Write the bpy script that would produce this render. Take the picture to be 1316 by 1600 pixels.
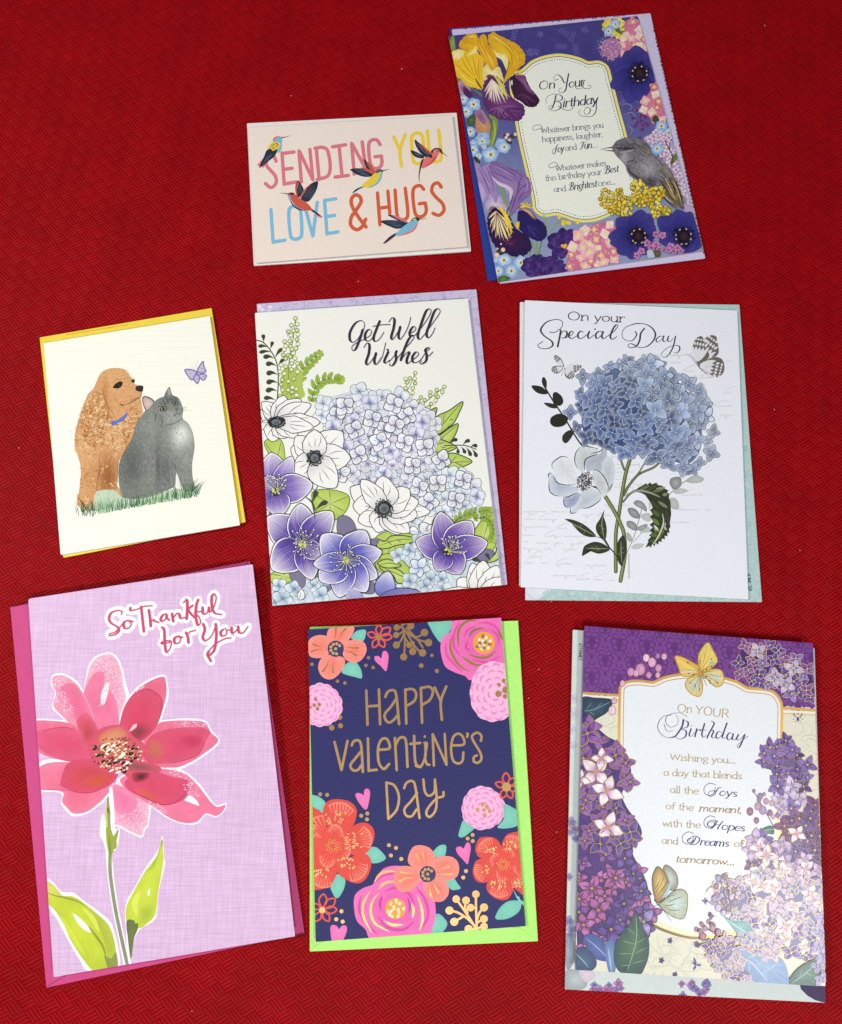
import bpy, math, random
import numpy as np
from mathutils import Matrix, Vector

for o in list(bpy.data.objects): bpy.data.objects.remove(o)
sc = bpy.context.scene
COL = sc.collection
sc.unit_settings.scale_length = 0.1          # one unit is a decimetre
R_ = math.radians

# ------------------------------------------------------------ camera
CAM_H = 3.85; FPX = 1100.0
PITCH, YAW = R_(10.0), R_(-2.0)
cam_d = bpy.data.cameras.new('camera'); cam = bpy.data.objects.new('camera', cam_d); COL.objects.link(cam)
cam_d.sensor_fit = 'HORIZONTAL'; cam_d.sensor_width = 36; cam_d.lens = 36*FPX/1316
cam_d.clip_start = 0.05; cam_d.clip_end = 200
RM = Matrix.Rotation(PITCH, 4, 'X') @ Matrix.Rotation(YAW, 4, 'Y')
cam.matrix_world = Matrix.Translation((0, 0, CAM_H)) @ RM
sc.camera = cam
RN = np.array(RM.to_3x3())

# ------------------------------------------------------------ world, lamps, exposure
w = bpy.data.worlds.new('World'); sc.world = w; w.use_nodes = True
bg = w.node_tree.nodes['Background']
bg.inputs[0].default_value = (0.80, 0.88, 1.0, 1); bg.inputs[1].default_value = 0.15
sc.view_settings.view_transform = 'Standard'; sc.view_settings.look = 'None'
sc.view_settings.exposure = -0.13; sc.view_settings.gamma = 1.0
def area(name, loc, target, sx, sy, power, col):
    l = bpy.data.lights.new(name, 'AREA'); l.shape = 'RECTANGLE'; l.size = sx; l.size_y = sy
    l.energy = power; l.color = col
    o = bpy.data.objects.new(name, l); COL.objects.link(o); o.location = loc
    o.rotation_euler = (Vector(target)-Vector(loc)).to_track_quat('-Z', 'Y').to_euler()
    return o
# ceiling lights of the room: one low to the right whose glare falls on the lilac card, one to the left, one behind the camera
area('ceiling_light', (7.3, -5.3, 10.4), (1.0, -.5, 0), 1.9, 1.3, 650, (1, .97, .93))
area('ceiling_light', (-6.2, 1.4, 7.0), (-.5, 0, 0), 1.0, 1.4, 505, (1, .97, .94))
area('ceiling_light', (0.2, -6.5, 9.5), (0, 0.5, 0), 1.8, .8, 540, (1, .97, .93))


# ------------------------------------------------------------ pixel <-> table
def rays(p):
    p = np.asarray(p, float).reshape(-1, 2)
    d = np.stack([p[:, 0]-658, -(p[:, 1]-800), -FPX*np.ones(len(p))], 1)
    return d @ RN.T
def on_plane(p, pl):
    """table point seen at photo position p, on the surface z = a + b x + c y"""
    d = rays(p); a, b, c = pl
    t = (a-CAM_H)/(d[:, 2]-b*d[:, 0]-c*d[:, 1])
    q = d*t[:, None]; q[:, 2] += CAM_H
    return q

def lin(c):
    c = np.asarray(c, float)/255.0
    return np.where(c <= 0.04045, c/12.92, ((c+0.055)/1.055)**2.4)
rnd = random.Random(7); nr = np.random.RandomState(5)

# ------------------------------------------------------------ materials
def mat(name, rough=0.5, spec=0.3, metal=0.0, attr=True, col=(200, 200, 200), grain=0.05, gscale=60, bump=0.0, bscale=200, coat=0.0, coat_r=0.2, sheen=0.0, kind='paper'):
    m = bpy.data.materials.new(name); m.use_nodes = True; nt = m.node_tree; N = nt.nodes; L = nt.links
    b = N['Principled BSDF']; b.inputs['Roughness'].default_value = rough
    b.inputs['Specular IOR Level'].default_value = spec; b.inputs['Metallic'].default_value = metal
    b.inputs['Coat Weight'].default_value = coat; b.inputs['Coat Roughness'].default_value = coat_r
    b.inputs['Sheen Weight'].default_value = sheen
    tc = N.new('ShaderNodeTexCoord')
    nz = N.new('ShaderNodeTexNoise'); nz.inputs['Scale'].default_value = gscale; nz.inputs['Detail'].default_value = 4
    L.new(tc.outputs['Object'], nz.inputs['Vector'])
    if attr:
        a = N.new('ShaderNodeAttribute'); a.attribute_name = 'print_colour'; src = a.outputs['Color']
    else:
        a = N.new('ShaderNodeRGB'); a.outputs[0].default_value = (*lin(col), 1); src = a.outputs[0]
    mr = N.new('ShaderNodeMapRange'); mr.inputs['From Min'].default_value = 0.3; mr.inputs['From Max'].default_value = 0.7
    mr.inputs['To Min'].default_value = 1-grain; mr.inputs['To Max'].default_value = 1+grain
    L.new(nz.outputs['Fac'], mr.inputs['Value'])
    mx = N.new('ShaderNodeVectorMath'); mx.operation = 'SCALE'
    L.new(src, mx.inputs[0]); L.new(mr.outputs[0], mx.inputs['Scale'])
    last = mx.outputs[0]
    if kind == 'linen':
        for ax in (0, 1):
            wv = N.new('ShaderNodeTexNoise'); wv.inputs['Scale'].default_value = 1.0; wv.inputs['Detail'].default_value = 3
            mp = N.new('ShaderNodeMapping'); L.new(tc.outputs['Object'], mp.inputs[0])
            mp.inputs['Rotation'].default_value = (0, 0, R_(LINEN_ROT))
            mp.inputs['Scale'].default_value = (150, 5.0, 1) if ax == 0 else (5.0, 150, 1)
            L.new(mp.outputs[0], wv.inputs['Vector'])
            r2 = N.new('ShaderNodeMapRange'); r2.inputs['From Min'].default_value = 0.32; r2.inputs['From Max'].default_value = 0.68
            r2.inputs['To Min'].default_value = 0.91; r2.inputs['To Max'].default_value = 1.09
            L.new(wv.outputs['Fac'], r2.inputs['Value'])
            m2 = N.new('ShaderNodeVectorMath'); m2.operation = 'SCALE'
            L.new(last, m2.inputs[0]); L.new(r2.outputs[0], m2.inputs['Scale']); last = m2.outputs[0]
    L.new(last, b.inputs['Base Color'])
    if bump:
        n2 = N.new('ShaderNodeTexNoise'); n2.inputs['Scale'].default_value = bscale; n2.inputs['Detail'].default_value = 3
        if kind == 'laid':
            mp = N.new('ShaderNodeMapping'); mp.inputs['Scale'].default_value = (0.06, 1, 1); mp.inputs['Rotation'].default_value = (0, 0, R_(-7))
            L.new(tc.outputs['Object'], mp.inputs[0]); L.new(mp.outputs[0], n2.inputs['Vector'])
        else: L.new(tc.outputs['Object'], n2.inputs['Vector'])
        bp = N.new('ShaderNodeBump'); bp.inputs['Strength'].default_value = bump; bp.inputs['Distance'].default_value = 0.01
        L.new(n2.outputs['Fac'], bp.inputs['Height']); L.new(bp.outputs[0], b.inputs['Normal'])
    return m
LINEN_ROT = -8
M = dict(
    matte=mat('matte_card_print', 0.55, 0.3, grain=0.03, gscale=90, bump=0.15, bscale=90),
    laid=mat('laid_card_stock', 0.7, 0.2, grain=0.015, gscale=90, bump=0.3, bscale=46, kind='laid'),
    gloss=mat('gloss_card_print', 0.36, 0.38, grain=0.03, gscale=70, bump=0.06, bscale=60, coat=0.06, coat_r=0.22),
    linen=mat('linen_print', 0.55, 0.3, grain=0.02, gscale=20, kind='linen'),
    wash=mat('watercolour_print', 0.5, 0.3, grain=0.07, gscale=14),
    gold=mat('gold_foil', 0.36, 0.6, metal=0.55, grain=0.05, gscale=30),
    goldh=mat('bright_gold_foil', 0.34, 0.6, metal=0.5, grain=0.05, gscale=30),
    silver=mat('dark_silver_foil', 0.30, 0.7, metal=0.6, grain=0.06, gscale=30),
    glitter=mat('glitter', 0.25, 0.8, grain=0.1, gscale=200),
    env=mat('envelope_paper', 0.65, 0.25, grain=0.035, gscale=45, bump=0.25, bscale=70),
)

# ------------------------------------------------------------ things and parts
def put(name, me, parent=None, loc=None):
    o = bpy.data.objects.new(name, me); COL.objects.link(o)
    if parent is not None: o.parent = parent
    if loc is not None: o.location = loc
    return o
def thing(name, label, cat, loc, group=None):
    o = put(name, None, loc=loc); o.empty_display_size = 0.1
    o['label'] = label; o['category'] = cat
    if group: o['group'] = group
    return o

class Mesh:
    """collects coloured faces; build() links them as one object"""
    def __init__(s): s.v = []; s.c = []; s.f = []; s.n = 0
    def add(s, v, f, c):
        s.v.append(np.asarray(v, float)); c = np.asarray(c, float)
        if c.ndim == 1: c = np.tile(c, (len(v), 1))
        s.c.append(c); s.f += [tuple(i+s.n for i in q) for q in f]; s.n += len(v)
    def build(s, name, m, parent=None, origin=(0, 0, 0), smooth=False, label=None):
        if not s.n: return None
        v = np.concatenate(s.v)-np.array(origin); c = np.concatenate(s.c)
        me = bpy.data.meshes.new(name); me.from_pydata(v.tolist(), [], s.f)
        a = me.color_attributes.new('print_colour', 'FLOAT_COLOR', 'POINT')
        a.data.foreach_set('color', np.concatenate([c, np.ones((len(c), 1))], 1).astype(np.float32).ravel())
        me.materials.append(m)
        if smooth: me.polygons.foreach_set('use_smooth', [True]*len(me.polygons))
        me.update(); o = put(name, me, parent)
        if label: o['label'] = label
        return o

# ------------------------------------------------------------ printing
DZ = 2.2e-5
class Card:
    def __init__(s, name, label, quad, z0, slope=(0, 0), cat='greeting card', mm=0.0):
        """quad: the front panel's corners in the photo (tl, tr, br, bl); z0 height of its centre"""
        s.quad = np.array(quad, float); ctr = on_plane(s.quad.mean(0), (z0, 0, 0))[0]
        b, c = slope; s.pl = (z0-b*ctr[0]-c*ctr[1], b, c)
        s.org = on_plane(s.quad.mean(0), s.pl)[0]; s.org[2] = 0
        s.root = thing(name, label, cat, tuple(s.org))
        s.x0, s.y0 = (s.quad.min(0)-40).astype(int); s.x1, s.y1 = (s.quad.max(0)+40).astype(int)
        s.h = np.zeros((int(s.y1-s.y0)*2, int(s.x1-s.x0)*2), int)
        s.clip = s.quad.copy()
    def P(s, p, lev=0):
        q = on_plane(p, s.pl); q[:, 2] += np.asarray(lev)*DZ+DZ
        return q
CUR = None; ZX = ZY = 0.0; ZS = 1.0; PART = None
def use(card):
    global CUR; CUR = card
def V(x0=0, y0=0, s=1.0):
    global ZX, ZY, ZS; ZX, ZY, ZS = x0, y0, s
def px(p):
    p = np.asarray(p, float).reshape(-1, 2); return p/ZS+np.array([ZX, ZY])
def clip_faces(v, f, c, e, quad):
    """cut faces to the panel; v in photo pixels, e an extra scalar"""
    quad = np.asarray(quad); n = len(quad); inside = np.ones((len(v),), bool); D = []
    for i in range(n):
        a, b = quad[i], quad[(i+1) % n]; d = b-a
        s = d[0]*(v[:, 1]-a[1])-d[1]*(v[:, 0]-a[0]); s /= np.hypot(*d); D.append(s); inside &= s >= 0
    if inside.all(): return v, f, c, e
    V2 = [np.concatenate([v, c, e[:, None]], 1)]; nn = len(v); F2 = []
    allv = V2[0]
    for q in f:
        q = list(q)
        if inside[q].all(): F2.append(tuple(q)); continue
        if any((D[i][q] < 0).all() for i in range(n)): continue
        P = [allv[k] for k in q]
        for i in range(n):
            a, b = quad[i], quad[(i+1) % n]; d = (b-a)/np.hypot(*(b-a)); out = []
            sd = [d[0]*(p[1]-a[1])-d[1]*(p[0]-a[0]) for p in P]
            for k in range(len(P)):
                p, r = P[k], P[(k+1) % len(P)]; sp, sr = sd[k], sd[(k+1) % len(P)]
                if sp >= 0: out.append(p)
                if sp*sr < 0: out.append(p+(r-p)*(sp/(sp-sr)))
            P = out
            if len(P) < 3: break
        if len(P) < 3: continue
        V2.append(np.array(P)); F2.append(tuple(range(nn, nn+len(P)))); nn += len(P)
    A = np.concatenate(V2)
    return A[:, :2], F2, A[:, 2:5], A[:, 5]
class Part(Mesh):
    def __init__(s, name=None, m='matte', parent=None, label=None, clip=None, lift=0, kind=None):
        super().__init__(); s.kind = kind; s.name = name; s.mt = m; s.par = parent; s.label = label
        s.clipq = CUR.clip if clip is None else clip; s.obj = None; s.lift = lift
    def __enter__(s):
        global PART; s.prev = PART; PART = s; return s
    def __exit__(s, *a):
        global PART; PART = s.prev
        s.obj = s.build(s.name, M[s.mt] if isinstance(s.mt, str) else s.mt, s.par or CUR.root, CUR.root.location if not s.par else CUR.root.location, label=s.label)
        if s.kind and s.obj: s.obj['kind'] = s.kind
    def ink(s, v, f, c, ramp=None):
        """v in photo pixels; faces lie one level above all that is printed below them"""
        v = np.asarray(v, float); c = np.asarray(c, float)
        if c.ndim == 1: c = np.tile(c, (len(v), 1))
        e = np.zeros(len(v)) if ramp is None else np.asarray(ramp, float)
        if s.clipq is not False: v, f, c, e = clip_faces(v, f, c, e, s.clipq)
        if not f: return
        H = CUR.h; us = np.unique(np.concatenate([np.array(q) for q in f])); w = v[us]
        a = ((w.min(0)-[CUR.x0, CUR.y0])*2).astype(int); b = ((w.max(0)-[CUR.x0, CUR.y0])*2).astype(int)+2
        a = np.maximum(a, 0); sl = (slice(a[1], b[1]), slice(a[0], b[0]))
        lev = (H[sl].max() if H[sl].size else 0)+1
        H[sl] = lev+(1 if ramp is not None else 0)
        q = on_plane(v, CUR.pl); q[:, 2] += (lev+e*0.9+s.lift)*DZ
        s.add(q, f, c)

def cr(p, n=6, closed=False):
    """Catmull-Rom through p"""
    p = np.asarray(p, float)
    if len(p) < 3 and not closed:
        t = np.linspace(0, 1, max(2, n))[:, None]; return p[0]+(p[-1]-p[0])*t
    P = np.vstack([p[-1], p, p[0], p[1]]) if closed else np.vstack([2*p[0]-p[1], p, 2*p[-1]-p[-2]])
    out = []; m = len(p) if closed else len(p)-1
    t = np.linspace(0, 1, n, endpoint=False)[:, None]
    for i in range(m):
        a, b, c, d = P[i], P[i+1], P[i+2], P[i+3]
        out.append(0.5*((2*b)+(c-a)*t+(2*a-5*b+4*c-d)*t**2+(3*b-3*c+d-a)*t**3))
    if not closed: out.append(p[-1:])
    return np.vstack(out)
def jit(c, a):
    return np.clip(np.asarray(c, float)+nr.uniform(-a, a), 0, 255)
def stroke(p, w, col, prof='round', smooth=True, n=6, closed=False, thin=0.35, col2=None, ang=None):
    q = px(p); w = w/ZS
    if smooth and (len(q) > 2 or closed): q = cr(q, n, closed)
    else:
        if closed: q = np.vstack([q, q[:1]])
        out = [q[:1]]
        for a, b in zip(q[:-1], q[1:]):
            k = 4 if prof in ('serif', 'drop', 'taper', 'lead', 'tail', 'pen') else 1
            t = np.linspace(0, 1, k+1)[1:, None]; out.append(a+(b-a)*t)
        q = np.vstack(out)
    if closed and smooth: q = np.vstack([q, q[:2]])
    elif closed: q = np.vstack([q, q[1:2]])
    keep = np.concatenate([[True], np.hypot(*(np.diff(q, axis=0)).T) > 1e-4]); q = q[keep]
    if len(q) < 2: return
    if prof == 'round' or prof == 'pen':       # round caps
        d0 = (q[1]-q[0])/np.hypot(*(q[1]-q[0])); d1 = (q[-1]-q[-2])/np.hypot(*(q[-1]-q[-2]))
    g = np.gradient(q, axis=0); L = np.hypot(g[:, 0], g[:, 1])[:, None]; g = g/np.maximum(L, 1e-9)
    nrm = np.stack([-g[:, 1], g[:, 0]], 1)
    s = np.concatenate([[0], np.cumsum(np.hypot(*np.diff(q, axis=0).T))]); s /= s[-1]
    if prof == 'taper': ww = np.sin(np.pi*np.clip(s*0.96+0.02, 0, 1))**0.6
    elif prof == 'lead': ww = 1-s*0.92
    elif prof == 'drop': ww = np.clip(s/.72, 0, 1)**1.5*np.sqrt(np.clip(1-(np.clip(s-.72, 0, 1)/.285)**2, 0, 1))*.94+.06
    elif prof == 'tail': ww = 0.08+0.92*s
    elif prof == 'pen':
        dd = g[:, 1] if ang is None else g[:, 0]*math.cos(ang)+g[:, 1]*math.sin(ang)
        k = np.clip(dd, 0, 1)**1.5; k = np.convolve(np.pad(k, 2, 'edge'), [.1, .2, .4, .2, .1], 'valid'); ww = thin+(1-thin)*k
    elif prof == 'serif': ww = thin+(1-thin)*np.abs(g[:, 1])
    elif prof == 'brush': ww = (0.75+0.25*np.clip(g[:, 1], -1, 1))*np.clip(np.minimum(s*8+.35, (1-s)*6+.25), 0, 1)
    else: ww = np.ones(len(q))
    hw = (ww*w/2)[:, None]
    A, B = q+nrm*hw, q-nrm*hw
    if prof in ('round', 'pen') and not closed:
        a1, b1 = q[0]-d0*hw[0]*.7+nrm[0]*hw[0]*.7, q[0]-d0*hw[0]*.7-nrm[0]*hw[0]*.7
        a2, b2 = q[-1]+d1*hw[-1]*.7+nrm[-1]*hw[-1]*.7, q[-1]+d1*hw[-1]*.7-nrm[-1]*hw[-1]*.7
        a0, b0 = q[0]-d0*hw[0]+nrm[0]*hw[0]*.2, q[0]-d0*hw[0]-nrm[0]*hw[0]*.2
        a3, b3 = q[-1]+d1*hw[-1]+nrm[-1]*hw[-1]*.2, q[-1]+d1*hw[-1]-nrm[-1]*hw[-1]*.2
        A = np.vstack([a0, a1, A, a2, a3]); B = np.vstack([b0, b1, B, b2, b3])
    k = len(A); v = np.empty((2*k, 2)); v[0::2] = A; v[1::2] = B
    f = [(2*i, 2*i+1, 2*i+3, 2*i+2) for i in range(k-1)]
    c = lin(col)
    ramp = np.repeat(np.linspace(0, 1, k), 2)
    if col2 is not None: c = lin(col)[None]+(lin(col2)-lin(col))[None]*ramp[:, None]
    PART.ink(v, f, c, ramp)
def fill(p, col, smooth=True, n=5, edge=None, ew=2.0):
    """one flat shape, any outline"""
    q = px(p)
    if smooth: q = cr(q, n, True)
    PART.ink(q, [tuple(range(len(q)))], lin(col))
    if edge is not None: stroke(p, ew, edge, closed=True, smooth=smooth, n=n)
def inside(p, poly):
    x, y = p[:, 0], p[:, 1]; r = np.zeros(len(p), bool); n = len(poly)
    for i in range(n):
        (x1, y1), (x2, y2) = poly[i], poly[(i+1) % n]
        c = ((y1 > y) != (y2 > y)); xi = (x2-x1)*(y-y1)/(y2-y1+1e-12)+x1
        r ^= c & (x < xi)
    return r
def blob(p, cc, ce, centre=None, rings=5, n=5, smooth=True, noise=0, edge=None, ew=2.0, pw=1.0, streak=0, rim=None):
    """a star-shaped fill graded from its centre colour cc to its edge colour ce"""
    q = px(p)
    if smooth: q = cr(q, n, True)
    o = q.mean(0) if centre is None else px(centre)[0]
    k = len(q); v = [o[None]]; c = [lin(cc)[None]]; st = nr.uniform(-1, 1, k)[:, None]*streak
    for r in range(1, rings+1):
        t = r/rings; v.append(o+(q-o)*t); tt = t**pw
        cx = lin(cc)[None]*(1-tt)+lin(ce)[None]*tt
        if rim is not None and r == rings: cx = np.tile(lin(rim), (1, 1))
        c.append(np.clip(np.tile(cx, (k, 1))*(1+nr.uniform(-1, 1, (k, 1))*noise+st), 0, 1))
    f = [(0, 1+i, 1+(i+1) % k) for i in range(k)]
    for r in range(rings-1):
        a, b = 1+r*k, 1+(r+1)*k
        f += [(a+i, b+i, b+(i+1) % k, a+(i+1) % k) for i in range(k)]
    PART.ink(np.vstack(v), f, np.vstack(c))
    if edge is not None: stroke(p, ew, edge, closed=True, smooth=smooth, n=n)
def field(p, fn, step=3.0, smooth=True, n=5, base=None):
    """a shape whose colour follows fn(x, y) in the current zoom's coordinates"""
    q = px(p)
    if smooth: q = cr(q, n, True)
    st = step/ZS; lo, hi = q.min(0), q.max(0)
    gx = np.arange(lo[0], hi[0]+st, st); gy = np.arange(lo[1], hi[1]+st, st)
    X, Y = np.meshgrid(gx, gy); pts = np.stack([X.ravel(), Y.ravel()], 1); ins = inside(pts, q).reshape(X.shape)
    zc = (pts-np.array([ZX, ZY]))*ZS
    C = lin(np.clip(np.array([fn(a, b) for a, b in zc]), 0, 255))
    if base is None:
        m = C[ins.ravel()].mean(0) if ins.any() else C.mean(0)
    else: m = lin(base)
    # base shape takes each boundary vertex's own colour
    zq = (q-np.array([ZX, ZY]))*ZS; cb = lin(np.clip(np.array([fn(a, b) for a, b in zq]), 0, 255))
    PART.ink(q, [tuple(range(len(q)))], cb if base is None else m)
    W = X.shape[1]; f = []
    for j in range(X.shape[0]-1):
        for i in range(W-1):
            if ins[j, i] and ins[j, i+1] and ins[j+1, i] and ins[j+1, i+1]:
                a = j*W+i; f.append((a, a+1, a+W+1, a+W))
    if f: PART.ink(pts, f, C)
def disc(c, r, col, k=10, ry=None, a=0.0, cc=None):
    c = px(c)[0]; r = r/ZS; ry = r if ry is None else ry/ZS
    t = np.linspace(0, 2*np.pi, k, endpoint=False)
    x, y = r*np.cos(t), ry*np.sin(t); v = np.stack([c[0]+x*math.cos(a)-y*math.sin(a), c[1]+x*math.sin(a)+y*math.cos(a)], 1)
    if cc is None: PART.ink(v, [tuple(range(k))], lin(col))
    else: PART.ink(np.vstack([c, v]), [(0, 1+i, 1+(i+1) % k) for i in range(k)], np.vstack([lin(cc), np.tile(lin(col), (k, 1))]))
def petal(b, t, w, c0, c1, c2=None, shape='round', edge=None, ew=1.5, n=8, m=6, vein=0.0, bend=0.0, pw=1.0, rim=None, wob=0.0):
    """a petal or leaf from base b to tip t; c0 at its base, c1 (c2) at its tip"""
    b, t = px(b)[0], px(t)[0]; w = w/ZS; d = t-b; nn = np.array([-d[1], d[0]]); L = np.hypot(*d); nn = nn/max(L, 1e-6)
    s = np.linspace(0, 1, n+1)
    if shape in ('round', 'heart'): s = np.concatenate([s[:-3], 1-(1-s[-3])*np.array([.62, .3, .09, 0])]); n += 1
    if shape == 'round': hw = np.sin(np.pi*s**0.8)**0.62*0.5
    elif shape == 'heart': hw = np.sin(np.pi*np.clip(s, 0, 1)**1.35)**0.6*0.5
    elif shape == 'leaf': hw = np.sin(np.pi*s**0.85)**1.0*0.5
    else: hw = np.sin(np.pi*s**0.75)**0.85*0.5
    hw[0] = 0.03; hw[-1] = 0.0 if shape in ('leaf', 'pointed') else 0.12
    if shape == 'round': hw[-1] = .02
    hw = hw*w*(1+nr.uniform(-wob, wob, n+1))
    mid = b+d*s[:, None]+nn*(np.sin(np.pi*s)*bend*L)[:, None]
    u = np.linspace(-1, 1, m+1)
    v = (mid[:, None, :]+nn[None, None, :]*(hw[:, None]*u[None, :])[:, :, None])
    C0, C1 = lin(c0), lin(c1); C2 = C1 if c2 is None else lin(c2); ss = (s**pw)[:, None]
    if c2 is None: cs = C0*(1-ss)+C1*ss
    else: cs = np.where(ss < .5, C0*(1-2*ss)+C1*2*ss, C1*(2-2*ss)+C2*(2*ss-1))
    c = np.repeat(cs[:, None, :], m+1, 1)
    if vein: c = c*(1+(nr.uniform(-vein, vein, (1, m+1, 1)))+nr.uniform(-vein/3, vein/3, (n+1, m+1, 1)))
    if rim is not None:
        k = (np.abs(u)**3)[None, :, None]*0.85; k = np.maximum(k, (s[:, None, None]**8)*0.8); c = c*(1-k)+lin(rim)*k
    c = np.clip(c, 0, 1)
    f = [(i*(m+1)+j, i*(m+1)+j+1, (i+1)*(m+1)+j+1, (i+1)*(m+1)+j) for i in range(n) for j in range(m)]
    PART.ink(v.reshape(-1, 2), f, c.reshape(-1, 3))
    if edge is not None:
        o = np.vstack([v[:, 0], v[::-1, m]]); o = (o-np.array([ZX, ZY]))*ZS
        stroke(o, ew, edge, closed=False, smooth=False)
def flower(c, r, k, cols, w=0.8, a0=0.0, shape='round', edge=None, ew=1.2, vein=0.1, squash=(1, 1), tilt=0.0, jr=0.12, rim=None, centre=None, cr_=0.16, n=6, m=4, pw=1.0, cj=8):
    """k petals round c; cols = (base, tip[, mid])"""
    cx, cy = c; js = [nr.uniform(1-jr, 1+jr) for _ in range(k)]
    for i in range(k):
        a = a0+2*math.pi*i/k+nr.uniform(-.08, .08); x, y = math.cos(a)*r*js[i]*squash[0], math.sin(a)*r*js[i]*squash[1]
        X, Y = x*math.cos(tilt)-y*math.sin(tilt), x*math.sin(tilt)+y*math.cos(tilt)
        q_ = nr.uniform(-cj, cj); cc = [np.clip(np.asarray(q, float)+q_, 0, 255) for q in cols]
        petal((cx, cy), (cx+X, cy+Y), r*w*(0.5+0.5*math.hypot(x, y)/r), cc[0], cc[-1] if len(cc) < 3 else cc[2], None if len(cc) < 3 else cc[1], shape, edge, ew, n, m, vein, rim=rim, pw=pw)
    if centre is not None: disc(c, r*cr_, centre, 7)
def scatter(poly, count, fn, seed=1):
    q = np.asarray(poly, float); r = np.random.RandomState(seed); lo, hi = q.min(0), q.max(0); k = 0; g = 0
    while k < count and g < count*30:
        g += 1; p = lo+(hi-lo)*r.rand(2)
        if inside(p[None], q)[0]: fn(p[0], p[1], r); k += 1

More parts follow.
